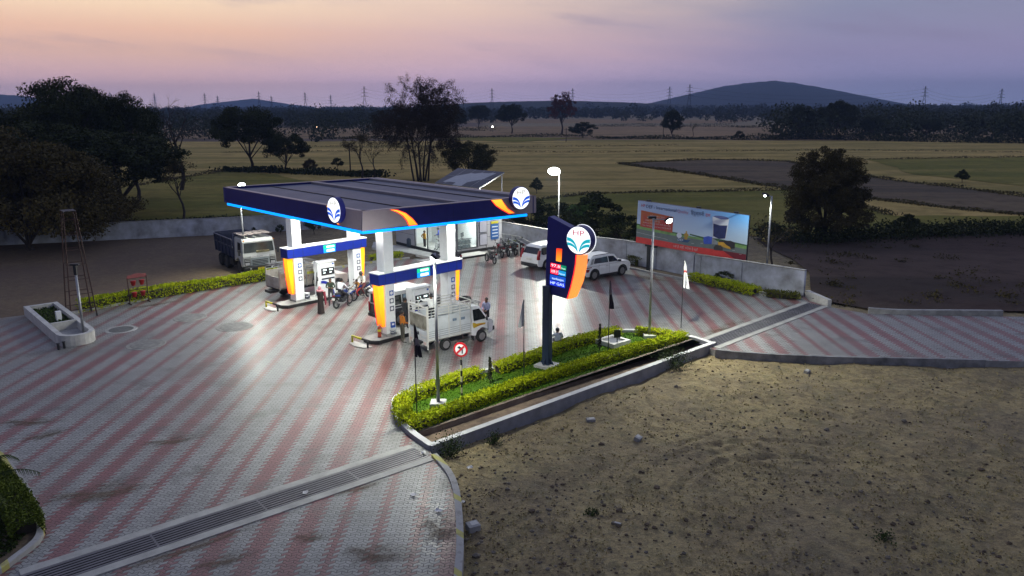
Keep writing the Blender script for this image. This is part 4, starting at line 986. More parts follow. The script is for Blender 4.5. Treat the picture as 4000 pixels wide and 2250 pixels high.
# ================================================================== SHOP
SA = R(39.5); u3 = Vector((math.cos(SA), math.sin(SA), 0)); v3 = Vector((-math.sin(SA), math.cos(SA), 0))
sc0 = Vector((-5.15, 60.15, 0))                        # corner between the glazed left face and the front
shop = thing('shop_building', 'flat roofed white station shop with lit glass door and window', 'shop', sc0, SA)
SW, SD, SH, FL = 5.6, 7.4, 3.9, .32                    # front width (x), depth (y), height, floor
shopwall = mat('shop_cladding', (.40, .40, .43), .4, var=.06, scale=.8)
inner = mat('shop_interior', (.74, .77, .76), .6, var=.03)
b = MB()
# left face x=0: solid from y=7.4 to 4.35, door opening 4.35..0.5 ; front face y=0: pier 0..1.0, window 1.0..2.9, wall to 5.6
b.box(.1, 5.95, SH/2, .2, 2.9, SH); b.box(.1, .25, SH/2, .2, .5, SH); b.box(.1, 2.5, 3.3, .2, 4.0, 1.2)
b.box(.65, .1, SH/2, .9, .2, SH); b.box(2.1, .1, .22, 2.0, .2, .44); b.box(2.1, .1, 3.35, 2.0, .2, 1.1); b.box(4.35, .1, SH/2, 2.5, .2, SH)
b.box(SW-.1, SD/2+.1, SH/2, .2, SD-.2, SH); b.box(SW/2, SD-.1, SH/2, SW-.4, .2, SH)
b.build('wall', shopwall, shop)
b = MB(); b.box(SW/2, SD/2, SH+.08, SW+.3, SD+.3, .16); b.box(SW/2, -.1, SH+.26, SW+.3, .12, .22); b.box(-.1, SD/2, SH+.26, .12, SD, .22); b.build('roof', concrete_pale, shop)
b = MB(); b.box(SW/2, SD/2, FL/2, SW-.02, SD-.02, FL-.01); b.build('floor', mat('floor_tile', (.55, .54, .50), .35, var=.06), shop)
b = MB(); b.box(2.3, 3.9, 1.7, .1, 3.0, 2.8); b.box(2.6, 5.4, 1.7, 5, .1, 2.8); b.box(3.95, 2.8, 1.7, .1, 5, 2.8); b.box(SW/2, SD/2, 3.06, SW-.44, SD-.44, .06); b.build('partition', inner, shop)
b = MB(); b.box(SW/2+.0, -.006, .20, SW+.02, .03, .24); b.box(-.006, SD/2, .20, .03, SD+.02, .24); b.build('plinth', black, shop)
b = MB()
for x0, x1 in ((.2, 1.0), (3.1, 5.6)):
    for zz in (1.2, 2.2): b.box((x0+x1)/2, -.004, zz, x1-x0, .006, .02)
for y0, y1 in ((4.5, 7.4), (.0, .5)):
    for zz in (1.2, 2.2): b.box(-.004, (y0+y1)/2, zz, .006, y1-y0, .02)
b.build('panel_joint', ink, shop)
frame_m = mat('aluminium_dark', (.10, .105, .11), .4, .5, var=.1)
b = MB()
for x0 in (1.08, 3.05): b.box(x0, -.012, 1.62, .10, .06, 2.36)
b.box(2.06, -.012, .49, 1.98, .06, .08); b.box(2.06, -.012, 2.80, 1.98, .06, .08); wf = b.build('window', frame_m, shop)
glass = bpy.data.materials.new('clear_glass'); glass.use_nodes = True; MATS['clear_glass'] = glass
_n = glass.node_tree; _b = _n.nodes['Principled BSDF']; _b.inputs['Roughness'].default_value = .03; _b.inputs['Alpha'].default_value = .16; _b.inputs['Base Color'].default_value = (.5, .6, .6, 1)
_nz = _n.nodes.new('ShaderNodeTexNoise'); _mr = _n.nodes.new('ShaderNodeMapRange'); _mr.inputs[3].default_value = .02; _mr.inputs[4].default_value = .08; _n.links.new(_nz.outputs[0], _mr.inputs[0]); _n.links.new(_mr.outputs[0], _b.inputs['Roughness'])
b = MB(); b.box(2.06, 0.03, 1.64, 1.9, .012, 2.26); b.build('pane', glass, wf)
b = MB()
for y0 in (.55, 4.4, 2.55): b.box(-.012, y0, 1.50, .06, .09, 2.4)
b.box(-.012, 2.47, 2.66, .06, 3.9, .09); df = b.build('door_frame', frame_m, shop)
b = MB(); b.box(.03, 1.55, 1.5, .012, 1.9, 2.3); b.build('door_pane', glass, df)
b = MB(); b.box(4.02-.35, -.02, 2.10, .78, .03, 1.05); b.box(3.67, -.02, 1.02, .78, .03, .95); nb = b.build('notice_board', frame_m, shop)
b = MB(); b.box(3.67, -.038, 2.10, .70, .006, .97); b.box(3.67, -.038, 1.02, .70, .006, .87); b.build('notice_sheet', mat('notice_lilac', (.42, .42, .50), .6, var=.05), nb)
b = MB(); b.box(4.85, -.02, 1.55, .80, .03, 1.25); po = b.build('poster', mat('poster_blue', (.02, .10, .33), .5, var=.2, scale=2), shop)
b = MB()
for k in range(4): b.box(4.87, -.04, 1.95-.26*k, .60-.05*(k % 2), .006, .09)
b.build('poster_line', mat('poster_pale', (.55, .60, .66), .6, var=.05), po)
b = MB(); b.box(4.85, -.02, 2.30, .70, .03, .16); b.build('yellow_panel', yellow_paint, shop)
b = MB(); b.box(4.9, -.02, 2.72, .7, .03, .5); b.build('framed_sheet', mat('sheet_grey', (.38, .38, .44), .6, var=.05), shop)
LT = bpy.data.lights.new('shop_light', 'AREA'); LT.energy = 130; LT.size = 1.2; LT.color = (.9, 1.0, .97)
for lx, ly in ((1.2, 2.2), (2.9, 1.3)):
    lo = bpy.data.objects.new('shop_light', LT); COL.objects.link(lo); lo.parent = shop; lo.location = (lx, ly, 3.0)
b = MB()
for lx, ly in ((1.2, 2.2), (2.9, 1.3), (1.2, 3.6)): b.box(lx, ly, 3.02, .9, .12, .03)
b.build('ceiling_light', mat('tube_light', (.8, .9, .9), .3, var=.02, emit=6, ecol=(.92, 1, .98)), shop)
# step along the front
b = MB(); b.box(.15, -.85, .08, 5.9, 1.3, .16, 0); b.box(.15, -1.51, .07, 5.9, .02, .14, 1)
st = b.build('entrance_step', [concrete_pale, black], shop)
def in_shop(x, y, z=FL): return sc0+u3*x+v3*y+Z*z
# things inside the window
t = thing('display_table', 'low display shelf with rows of small oil packs behind the shop window', 'shelf', in_shop(2.1, .75), SA)
b = MB()
for zz in (.05, .42, .80): b.box(0, 0, zz, 1.6, .45, .03)
b.build('shelf', frame_m, t); b = MB()
for zz in (.0, .37):
    for k in range(6): b.box(-.66+.26*k, 0, zz+.22, .20, .30, .28)
b.build('oil_pack', mat('pack_dark', (.05, .065, .09), .4, var=.4), t)
b = MB()
for zz in (.0, .37):
    for k in range(6): b.box(-.66+.26*k, -.03, zz+.35, .19, .26, .05)
b.build('pack_lid', white, t)
t = thing('computer_monitor', 'dark computer monitor on the shelf behind the shop window', 'monitor', in_shop(2.2, .85, FL+.82), SA+.5)
b = MB(); b.box(0, 0, .32, .5, .03, .34); b.build('screen', blackplastic, t); b = MB(); b.box(0, .05, .02, .22, .16, .03); b.cyl((0, .05, .03), (0, .03, .2), .02); b.build('stand', blackplastic, t)
t = thing('office_chair', 'dark high backed office chair behind the shop window', 'chair', in_shop(1.35, 1.4), SA+2.4)
b = MB(); b.box(0, 0, .48, .5, .5, .1); b.build('seat', blackplastic, t, bevel=.03); b = MB(); b.box(-.24, 0, .95, .08, .48, .8); b.build('backrest', blackplastic, t, bevel=.03)
b = MB(); b.cyl((0, 0, .05), (0, 0, .45), .04)
for k in range(5): b.cyl((0, 0, .1), (.28*math.cos(k*1.257), .28*math.sin(k*1.257), .04), .025)
b.build('base', dark_steel, t)
t = thing('water_drum', 'dark blue plastic drum standing against the shop wall', 'drum', V3(A(1530+320*.2329, 850+490*.2329, .1), .1)-v3*.0)
b = MB(); b.lathe([(.30, 0), (.34, .1), (.34, .62), (.28, .72), (.12, .76)], n=16); b.build('body', mat('drum_blue', (.03, .045, .07), .5, var=.2), t, smooth=True); b = MB(); b.lathe([(.13, .76), (.13, .84)], n=12); b.build('lid', blackplastic, t)
# solar panels on the roof
sol = thing('solar_array', 'tilted dark solar panel array on a white steel stand above the shop roof', 'solar panels', V3(in_shop(3.5, 3.5), SH+.16))
sp = [A(1700, 714, 4.9), A(1871, 735, 4.9), A(1971, 672, 6.2), A(1788, 657, 6.2)]
zs = [4.75, 4.75, 6.05, 6.05]
d0 = sp[0].length; 
def on_dist(x, y, dist):
    d = ray(x, y); return CP+d*(dist/math.hypot(d.x, d.y))
sp = [on_dist(1698, 714, 62.5), on_dist(1871, 735, 61.0), on_dist(1971, 672, 65.2), on_dist(1788, 657, 66.8)]
cellm = mat('solar_cell', (.022, .024, .042), .4, var=.2, scale=1.5, spec=.25)
b = MB(); nrm = (sp[1]-sp[0]).cross(sp[3]-sp[0]).normalized(); b.ext(sp, -nrm*.05); b.build('panel_backing', galv, sol, W=True)
def sq(a, h): return sp[0].lerp(sp[1], a).lerp(sp[3].lerp(sp[2], a), h)
for i in range(5):
    for j in range(2):
        if j == 0 and i == 2: continue
        b = MB(); e = .012; b.add([sq((i+e*2)/5, (j+e)/2)+nrm*.012, sq((i+1-e*2)/5, (j+e)/2)+nrm*.012, sq((i+1-e*2)/5, (j+1-e)/2)+nrm*.012, sq((i+e*2)/5, (j+1-e)/2)+nrm*.012], [(0, 1, 2, 3)]); b.build('solar_panel', cellm, sol, W=True)
b = MB()
for a in (0.02, .98):
    for h in (.08, .92): p = sq(a, h)-nrm*.06; b.cyl(V3(p, SH+.1), p, .05)
    b.obox(sq(a, 0)-nrm*.10, sq(a, 1)-nrm*.10, .08, .08)
for h in (.1, .9): b.obox(sq(0, h)-nrm*.1, sq(1, h)-nrm*.1, .06, .06)
b.build('stand', white, sol, W=True)
# ramp railing
rl = thing('ramp_railing', 'white steel handrail with two bars along the ramp beside the shop', 'railing', V3(A(1953, 960), 0))
r9 = crop(1900, 900, 250/2264)
def rp(x, y, z): return A(*r9(x, y), z)
b = MB(); top = [rp(480, 110, 1.25), rp(1150, 215, 1.2), rp(1570, 430, .95)]; b.tube(top, .045, 6)
for f in (.38, .75): b.tube([p-Z*f*.9 for p in top], .028, 5)
b.build('handrail', steel, rl, W=True)
for (x, y, z) in ((615, 140, 1.24), (900, 185, 1.22), (1180, 235, 1.2), (1560, 425, .95)):
    p = rp(x, y, z); b = MB(); b.cyl(V3(p, 0), p, .04, n=6); b.build('post', steel, rl, W=True)
r2_ = thing('ramp_railing', 'short white steel handrail ending beside the parked motorcycles', 'railing', V3(rp(1175, 850, 0), 0))
b = MB(); p0, p1 = rp(730, 290, 1.0), rp(1155, 480, 1.0); b.tube([p0, p1, V3(p1, 0)], .045, 6); b.tube([p0-Z*.45, p1-Z*.45], .03, 5); b.tube([V3(p0, 0), p0], .04, 6); b.build('handrail', steel, r2_, W=True)
b = MB(); b.ext([V3(p0, .12), V3(p1, .12), p1-Z*.05, p0-Z*.05], Vector((.01, .01, 0))); b.build('mesh_panel', mat('rail_mesh', (.20, .22, .21), .5, .4, alpha=.35), r2_, W=True)

# ================================================================== BOUNDARY WALLS
def wall(pts, h, label, z0=-.3, piers=6.0, m=whitewash, th=.2, coping=None):
    """boundary wall with a coping and piers; h list = top heights"""
    pts = [Vector((p.x, p.y, 0)) for p in pts]; t = thing('boundary_wall', label, 'wall', V3(pts[0], 0), 0, 'walls round the station plot')
    strip('masonry', pts, th, z0, h, m, t)
    strip('coping', pts, th+.06, h, h+.06, concrete, t)
    d = 0; b = MB()
    for a, c in zip(pts, pts[1:]):
        L = (c-a).length; k = int(L/piers); di = (c-a).normalized()
        for i in range(k+1):
            p = a+di*min(L, i*piers+.3); b.box(p.x, p.y, (h+z0)/2, .34, th+.10, h-z0-.004, M=Matrix.Rotation(math.atan2(di.y, di.x), 3, 'Z'))
    b.build('pier', m, t, W=True)
    return t
wl = [D(-420, 650, 0), D(0, 614, 0), D(520, 590, 0), D(745, 577, 0)]
wall(wl+[D(980, 560), D(1120, 552)], 1.45, 'long bluish white boundary wall behind the dump truck and scaffold tower', -.2, 5.5)
wr0 = [D(1255, 616), D(1385, 638)]
wall([D(1120, 594), D(1255, 612), D(1392, 640)], 1.9, 'boundary wall with a shaded hedge behind the shop ramp', -.2, 5)
wall([D(1392, 641), D(1480, 650), D(1566, 661), D(1640, 676), D(1745, 698)], 1.7, 'stained white boundary wall under the billboard', -.3, 7)
wall([D(1748, 699), D(1850, 716), D(2022, 746)], 1.62, 'stained end length of boundary wall beside the far entrance', -.3, 8)
w3 = D(2030, 745); w4 = D(2086, 770)
tag(strip('drain_parapet', [w3, w4], .26, -.3, .38, concrete_pale), 'low white block wall closing the end of the far drain grate', 'low wall')

# ================================================================== LAMPS, POLES
lampm = mat('flood_lens', (.9, .95, .92), .2, var=.02, emit=26, ecol=(.90, 1.0, .93))
LAMP_W = 950
def lamp_post(base, H, head, label, lens_r=.22, energy=LAMP_W, two=None, z0=0.0, lit=True, r=.07, aim=None, tilt=.5):
    t = thing('lamp_post', label, 'lamp post', V3(base, z0), 0, 'lamp posts round the forecourt')
    b = MB(); b.cyl((0, 0, -.2), (0, 0, H), r, r*.75, n=10); b.build('pole', galv, t, smooth=True)
    b = MB(); b.box(0, 0, .10, .6, .6, .2); b.build('concrete_base', concrete_pale, t)
    b = MB(); b.cyl((0, 0, H*.43), (0, 0, H*.43+.06), r*1.25, n=10); b.box(0, 0, 1.0, .16, .10, .28); b.build('collar', galv, t)
    for (hv, on) in ((head, lit),)+((two,) if two else ()):
        hv = Vector(hv)-Vector((base.x, base.y, z0)); top = Vector((0, 0, H-.08))
        b = MB(); b.tube(bez(tuple(top), tuple((top+hv)/2+Vector((0, 0, .12))), tuple(hv), 8), .03, 6); b.build('arm', galv, t, smooth=True)
        dr = Vector((hv.x, hv.y, 0)); dr = dr.normalized() if dr.length > .05 else Vector((1, 0, 0))
        if aim is not None: dr = (Vector(aim)-Vector((base.x, base.y, 0))); dr.z = 0; dr.normalize()
        nrm = (dr*tilt-Z*(1-tilt)).normalized() if on else -Z
        Mx = nrm.to_track_quat('Z', 'Y').to_matrix()
        b = MB(); b.box(*(hv-nrm*.10), .40, .28, .12, M=Mx, top=(1, 1)); hd = b.build('lamp_head', dark_steel, t, bevel=.02)
        if on:
            b = MB(); b.ball(hv, (lens_r, lens_r*.72, lens_r*.50), 14, 8, M=Mx); b.build('lens', lampm, hd, smooth=True)
            ld = bpy.data.lights.new('lamp_light', 'SPOT'); ld.energy = energy*2.1; ld.spot_size = R(172); ld.spot_blend = .6; ld.shadow_soft_size = .14; ld.color = (.98, 1.0, .88)
            lo = bpy.data.objects.new('lamp_light', ld); COL.objects.link(lo); lo.parent = t; lo.location = hv+nrm*(lens_r*.5+.12); lo.rotation_euler = (-nrm).to_track_quat('Z', 'Y').to_euler()
    return t
fore = Vector((-4, 47, 0))
lb = D(1405, 622, 0); lamp_post(lb, 6.1, at_dist(1394, 431, math.hypot(lb.x, lb.y)), 'lamp post behind the canopy with the largest glare, by the field',   .52, 2500, aim=(0, 45, 0), tilt=.55)
lb = D(620, 689, 0); lamp_post(lb, 6.25, at_dist(608, 465, math.hypot(lb.x, lb.y)-.3), 'lamp post standing in front of the dump truck', .24, 700, aim=(-14, 44, 0), tilt=.45)
lb = D(1103, 1022, 0); lamp_post(lb, 6.1, at_dist(1092, 650, math.hypot(lb.x, lb.y)+.1), 'lamp post in the planter directly in front of the cattle truck', .20, 1300, aim=(-12, 31, 0), tilt=.42)
lb = D(1633, 850, 0); dd = math.hypot(lb.x, lb.y)
lamp_post(lb, 6.1, at_dist(1684, 556, dd-.2), 'twin armed lamp post at the far tip of the planter before the billboard', .20, 1350, two=(at_dist(1640, 552, dd+.2), False), aim=(16, 31, 0), tilt=.5)
lb = D(1925, 726, 0); lamp_post(lb, 5.95, at_dist(1924, 493, math.hypot(lb.x, lb.y)), 'lamp post with a tiny head by the boundary wall, just beyond the billboard', .09, 220, aim=(8, 45, 0), tilt=.4)
# unlit pole by the trough
lb = D(213, 857, 0); t = thing('lamp_post', 'short unlit pole with a dark bracket rising from the concrete trough', 'lamp post', V3(lb, 0), 0, 'lamp posts round the forecourt')
b = MB(); b.cyl((0, 0, 0), (0, 0, 3.5), .07, .06, n=10); b.build('pole', galv, t, smooth=True); b = MB(); b.box(0, 0, 3.65, .14, .14, .5); b.box(0, 0, 3.92, .42, .16, .08); b.build('lamp_head', black, t)

# ---------------- flags
def flag(base, H, label, colr, h0, h1, side, drape, crest=None):
    t = thing('flag_pole', label, 'flag', V3(base, .03), 0, 'flags in the street planter')
    b = MB(); b.cyl((0, 0, 0), (0, 0, H), .022, .016, n=7); b.build('pole', black, t)
    n, k = 14, 9; vs = []; fs = []
    for i in range(n+1):
        f = i/n; z = h1+(h0-h1)*f; w = drape*(.12+.88*f**.8)
        for j in range(k+1):
            g = j/k; wob = .07*math.sin(g*9+f*3.0)*f+.03*math.sin(g*17+f*7)
            vs.append((side[0]*w*g-side[1]*wob, side[1]*w*g+side[0]*wob, z-.45*g*g*f*drape-.04*math.sin(g*12)))
    for i in range(n):
        for j in range(k): fs.append((i*(k+1)+j, i*(k+1)+j+1, (i+1)*(k+1)+j+1, (i+1)*(k+1)+j))
    b = MB(); b.add(vs, fs)
    b.m = [colr[1] if (colr[1] is not None and (f[0]//(k+1)) >= colr[2] and (f[0]//(k+1)) < colr[3]) else 0 for f in b.f]
    b.build('flag_cloth', [colr[0]]+([colr[4]] if colr[1] is not None else []), t, smooth=True)
    return t
cl_dark = mat('flag_dark', (.018, .014, .024), .8, var=.3); cl_white = mat('flag_white', (.62, .62, .62), .75, var=.1); cl_mauve = mat('flag_mauve', (.20, .17, .20), .8, var=.2)
flag(D(1049, 1046), 3.62, 'dark flag hanging limp beside the lamp post at the near planter end', (cl_dark, 1, 6, 9, cl_mauve), 2.35, 3.55, (.9, .35), .28)
flag(D(1318, 954), 3.5, 'white flag hanging limp between the road sign and the price sign mast', (cl_white, None, 0, 0, None), 2.35, 3.45, (-.9, -.2), .26)
flag(D(1530, 883), 3.45, 'mauve and black flag hanging limp near the pit frame', (cl_mauve, 1, 7, 14, cl_dark), 2.1, 3.4, (.8, .5), .26)
flag(D(1713, 826), 3.65, 'bright white flag at the far tip of the planter, under the billboard', (cl_white, 1, 5, 6, mat('flag_red_line', (.45, .03, .03), .7, var=.1)), 2.2, 3.6, (.85, .3), .42)

# ---------------- no-left-turn sign
sb = D(1162, 1004); t = thing('road_sign', 'round red and white no left turn sign on a striped post', 'road sign', V3(sb, .03))
b = MB(); N_ = 8
for i in range(N_): b.cyl((0, 0, i*.235), (0, 0, (i+1)*.235), .04, n=8, mi=i % 2)
b.build('post', [black, mat('post_cream', (.5, .46, .30), .6, var=.15)], t)
fd = (Vector((0, 0, 0))-Vector((sb.x, sb.y, 0))); fd = Matrix.Rotation(R(-22), 3, 'Z') @ fd.normalized(); rr = Vector((-fd.y, fd.x, 0))
c = Vector((0, 0, 2.06))+fd*.05
def cp(a, h, o): return c+rr*a+Z*h+fd*o
b = MB(); b.ext([cp(.30*math.cos(a), .30*math.sin(a), 0) for a in [i*math.pi/18 for i in range(36)]], -fd*.02); disc = b.build('sign_disc', mat('sign_red', (.55, .01, .02), .35, var=.05), t)
b = MB(); b.ext([cp(.225*math.cos(a), .225*math.sin(a), .003) for a in [i*math.pi/18 for i in range(36)]], fd*.003); b.build('sign_face', mat('sign_white', (.78, .78, .78), .35, var=.04), disc)
b = MB()
for q4 in ([(.05, -.15), (.10, -.15), (.10, .04), (.05, .04)], [(.10, .04), (.05, .04), (-.07, .06), (-.05, .115), (.04, .10)], [(-.13, .08), (-.03, .16), (-.02, .02)]): b.add([cp(a, h, .009) for a, h in q4], [tuple(range(len(q4)))])
b.build('arrow', ink, disc)
b = MB(); b.add([cp(a, h, .012) for a, h in ((-.18, -.13), (-.13, -.18), (.18, .13), (.13, .18))], [(0, 1, 2, 3)]); b.build('slash', MATS['sign_red'], disc)
# ---------------- pit frame in the lawn
pb = D(1542, 866); t = thing('pit_frame', 'square white concrete pit frame with a grey lid set in the lawn', 'pit cover', V3(pb, .03), UA)
b = MB()
for x, y, sx_, sy in ((0, .52, 1.25, .2), (0, -.52, 1.25, .2), (.52, 0, .2, .84), (-.52, 0, .2, .84)): b.box(x, y, .11, sx_, sy, .22)
b.build('frame', concrete_pale, t); b = MB(); b.box(0, 0, .12, .84, .84, .06); b.build('lid', galv, t)
pb2 = D(1552, 872); t = thing('notice_plate', 'small black plate on a short stake beside the pit frame', 'small sign', V3(pb2, .03)); b = MB(); b.cyl((0, 0, 0), (0, 0, .75), .02); b.build('stake', black, t); b = MB(); b.box(0, 0, .62, .32, .03, .38); b.build('plate', black, t)
# conifer-like young shrubs in the lawn
def spire(p, h, label):
    t = thing('young_cypress', label, 'shrub', V3(p, .03), 0, 'thin young cypresses in the planter lawn')
    b = MB(); b.cyl((0, 0, 0), (0, 0, h), .02, .008, n=5); b.build('stem', twig, t)
    n = 420; z = rng.uniform(.15, 1, n)*h; r_ = .13*(1-z/h*.7)*np.sqrt(rng.uniform(0, 1, n)); a = rng.uniform(0, 6.28, n)
    v, q = leaf_quads(np.column_stack([r_*np.cos(a), r_*np.sin(a), z]), .08); np_mesh('foliage', v, q, foliage('cypress_leaves', (.03, .035, .018), (.05, .05, .025), (.02, .02, .012)), t)
spire(D(1233, 965), 1.15, 'thin young cypress between the road sign and the price sign'); spire(D(1508, 885), 1.35, 'thin young cypress close to the pit frame')
# ---------------- trough planter on the left
ta, tb_ = V3(D(105, 788), 0), V3(D(203, 868), 0); td_ = (tb_-ta); L = td_.length
t = thing('trough_planter', 'long concrete trough with a rounded end and grass inside', 'planter', ta, math.atan2(td_.y, td_.x))
def stad(w, L0, L1, n=12): return [(L0, -w), (L1, -w)]+[(L1+w*math.cos(a), w*math.sin(a)) for a in [-math.pi/2+math.pi*i/n for i in range(1, n)]]+[(L1, w), (L0, w)]
o_, i_ = stad(.85, 0, L-.75), stad(.60, .25, L-.75)
b = MB(); n = len(o_); vs = [(x, y, z) for z in (0, .55) for x, y in o_]+[(x, y, z) for z in (.55, .1) for x, y in i_]; fs = []
for k in range(3):
    for i in range(n): fs.append((k*n+i, k*n+(i+1) % n, (k+1)*n+(i+1) % n, (k+1)*n+i))
b.add(vs, fs); b.box(L*.62, 0, .34, .16, 1.2, .46); b.build('wall', concrete_pale, t)
b = MB(); b.prism([(.25, -.60), (L*.62, -.60), (L*.62, .60), (.25, .60)], .0, .30); b.build('soil', bedm, t)
b = MB(); b.prism(stad(.60, L*.62, L-.75), .0, .12); b.build('sump_floor', concrete, t)
g = np.column_stack([rng.uniform(.3, L*.6, 1600), rng.uniform(-.58, .58, 1600), rng.uniform(.30, .40, 1600)]); v, q = leaf_quads(g, .10); np_mesh('grass_tufts', v, q, MATS.get('x') or foliage('trough_grass', (.035, .06, .012), (.05, .08, .015), (.02, .03, .01)), t)
b = MB(); b.box(L*.45, .1, .55, .28, .25, .55); b.build('marker_block', white, t)
for k, off in enumerate((.0, .55)):
    p = D(148+k*14, 880-k*4); tt = thing('pipe_stub', ('black pipe stub at the foot of the trough, nearer its rounded end', 'black pipe stub at the foot of the trough, nearer the left frame edge')[1-k], 'pipe', V3(p, 0), 0, 'pipe stubs by the trough'); b = MB(); b.cyl((0, 0, 0), (0, 0, .30), .06); b.build('pipe', black, tt); b = MB(); b.cyl((0, 0, .30), (0, 0, .34), .08); b.build('cap', black, tt)
# ---------------- scaffold tower
c6 = crop(0, 750, 900/1863)
feet = [A(*c6(*p)) for p in ((537, 995), (578, 1035), (785, 1000), (740, 965))]
ctr = sum(feet, Vector())/4; tw = thing('scaffold_tower', 'tall tapering rusty steel access tower on castors with a slatted top', 'scaffold tower', V3(ctr, 0))
HT = 5.95; tops = [V3(ctr+(f-ctr)*.45, HT) for f in feet]
for f, tp_ in zip(feet, tops): b = MB(); b.cyl(V3(f, .16), tp_, .034, n=6); b.build('leg', rust_steel, tw, W=True)
b = MB()
for i in range(7):
    h = (i+.45)/7
    P = [V3(f, .16).lerp(tp_, h) for f, tp_ in zip(feet, tops)]
    for k in range(4):
        if k in (1, 3) or i in (0, 3, 6): b.cyl(P[k], P[(k+1) % 4], .02, n=5)
b.build('rung', rust_steel, tw, W=True)
b = MB()
for k in range(9):
    a = k/8; b.obox(tops[0].lerp(tops[3], a)*1.0+Z*.03+(tops[0]-tops[1])*.25, tops[1].lerp(tops[2], a)+Z*.03+(tops[1]-tops[0])*.25, .05, .03)
b.build('platform', mat('slat_grey', (.10, .09, .09), .7, var=.2), tw, W=True)
for f in feet: b = MB(); b.cyl(V3(f, .08)-U*.03, V3(f, .08)+U*.03, .09, n=10); b.cyl(V3(f, .08), V3(f, .18), .04); b.build('castor', black, tw, W=True)
# ---------------- fire bucket stand
fb = D(351, 762); t = thing('fire_bucket_stand', 'red steel frame hung with four red sand buckets in front of the hedge', 'fire bucket stand', V3(fb, 0), R(46))
b = MB()
for x in (-.55, .55): b.cyl((x, 0, 0), (x, 0, 1.6), .03, n=6); b.cyl((x, -.25, .03), (x, .25, .03), .03, n=6)
for z in (.85, 1.55): b.cyl((-.55, 0, z), (.55, 0, z), .025, n=6)
b.build('frame', rust_steel, t)
b = MB(); b.tube(bez((-.6, 0, 1.6), (0, 0, 2.0), (.6, 0, 1.6), 10), .03, 6); b.box(0, 0, 1.66, 1.1, .03, .2); b.build('top_board', mat('faded_red', (.20, .05, .05), .7, var=.2), t)
for x in (-.25, .25):
    for z in (.42, 1.12): b = MB(); b.lathe([(.10, 0), (.16, .28), (.17, .29)], c=(x, -.03, z), n=14); b.build('sand_bucket', red_paint, t, smooth=True)
mat('manhole_ring', (.20, .195, .18), .8, var=.35, scale=2.5)
# ---------------- manhole covers and pump/compressor corner
for (x, y, r_, lab, m_) in ((305, 829, .62, 'round dark manhole cover with a pale concrete ring, nearest the trough', concrete), (590, 822, .75, 'round stained manhole cover in the paving, nearest the pumps', MATS['manhole_ring']), (367, 867, .72, 'round stained manhole cover below the dark one', MATS['manhole_ring']), (478, 799, .70, 'round faint manhole cover near the kerb and hedge', MATS['manhole_ring'])):
    p = D(x, y); t = thing('manhole_cover', lab, 'manhole cover', V3(p, 0), 0, 'manhole covers of the fuel tanks')
    b = MB(); b.lathe([(r_*1.28, 0), (r_*1.25, .012), (r_, .014)], n=36); b.build('ring', m_, t); b = MB(); b.lathe([(r_, .0), (r_*.97, .022)], n=36); b.build('lid', mat('manhole_iron', (.10, .10, .095), .7, .2, var=.3, scale=4, bump=.4) if m_ is concrete else mat('manhole_worn', (.155, .15, .14), .7, var=.35, scale=4, bump=.4), t)
p = D(1668, 672); t = thing('air_inflator', 'slim white tyre inflator cabinet against the wall under the billboard', 'tyre inflator', V3(p, .05), R(-50))
b = MB(); b.box(0, 0, .75, .42, .34, 1.5); b.build('cabinet', white, t, bevel=.03); b = MB(); b.box(0, -.176, 1.28, .30, .02, .30); b.build('screen', glass_dark, t); b = MB(); b.box(0, 0, 1.53, .5, .42, .06); b.build('hood', blackplastic, t)
b = MB(); b.tube([(.3, 0, 0), (.3, 0, 2.2)], .025, 5); b.build('rod', black, t)
p = D(1756, 693); t = thing('air_compressor', 'grey air compressor tank with a dark motor on top beside the wall', 'compressor', V3(p, .05), R(-50))
b = MB(); b.lathe([(.02, -.55), (.25, -.5), (.30, -.4), (.30, .4), (.25, .5), (.02, .55)], c=(0, 0, .5), n=16, axis='x'); b.build('tank', mat('tank_grey', (.17, .18, .16), .55, var=.25), t, smooth=True)
b = MB(); b.box(-.1, 0, .92, .3, .25, .25); b.lathe([(.18, -.04), (.18, .04)], c=(.2, 0, .95), n=14, axis='y'); b.build('motor', black, t); b = MB()
for x in (-.35, .35): b.box(x, 0, .12, .06, .4, .24)
b.build('foot', dark_steel, t)
p = D(1450, 618); t = thing('pump_cabinet', 'grey cabinet with pipes standing by the wall behind the white cars', 'cabinet', V3(p, .05), R(-50)); b = MB(); b.box(0, 0, .6, .5, .35, 1.2); b.build('cabinet', concrete_pale, t, bevel=.02); b = MB(); b.tube([(.4, 0, 0), (.4, 0, 2.0)], .03, 6); b.tube([(.6, .1, 0), (.6, .1, 1.5), (.9, .1, 1.5)], .03, 6); b.build('pipe', dark_steel, t)
# ================================================================== VEHICLES (x forward, y left, z up, origin on the ground)
def wheel(t, x, y, r, w, rim=alloy, spokes=5, nm='wheel'):
    b = MB(); s = w/2
    b.lathe([(r*.60, -s), (r*.86, -s*1.02), (r*.97, -s*.8), (r, -s*.45), (r, s*.45), (r*.97, s*.8), (r*.86, s*1.02), (r*.60, s)], c=(x, y, r), n=24, axis='y')
    wh = b.build(nm, rubber, t, smooth=False); sg = 1 if y > 0 else -1
    b = MB(); b.lathe([(r*.62, sg*s*1.03), (r*.60, sg*s*.85), (r*.20, sg*s*.8), (r*.16, sg*s*1.05), (.01, sg*s*1.05)], c=(x, y, r), n=20, axis='y')
    for k in range(spokes):
        a = k*2*math.pi/spokes; d = Vector((math.cos(a), 0, math.sin(a))); c = Vector((x, y+sg*s*.98, r)); b.obox(c+d*r*.14, c+d*r*.60, .03, r*.16)
    b.build('rim', rim, wh); return wh
def arc(cx, cz, r, a0, a1, n=8): return [(cx+r*math.cos(a0+(a1-a0)*i/n), cz+r*math.sin(a0+(a1-a0)*i/n)) for i in range(n+1)]
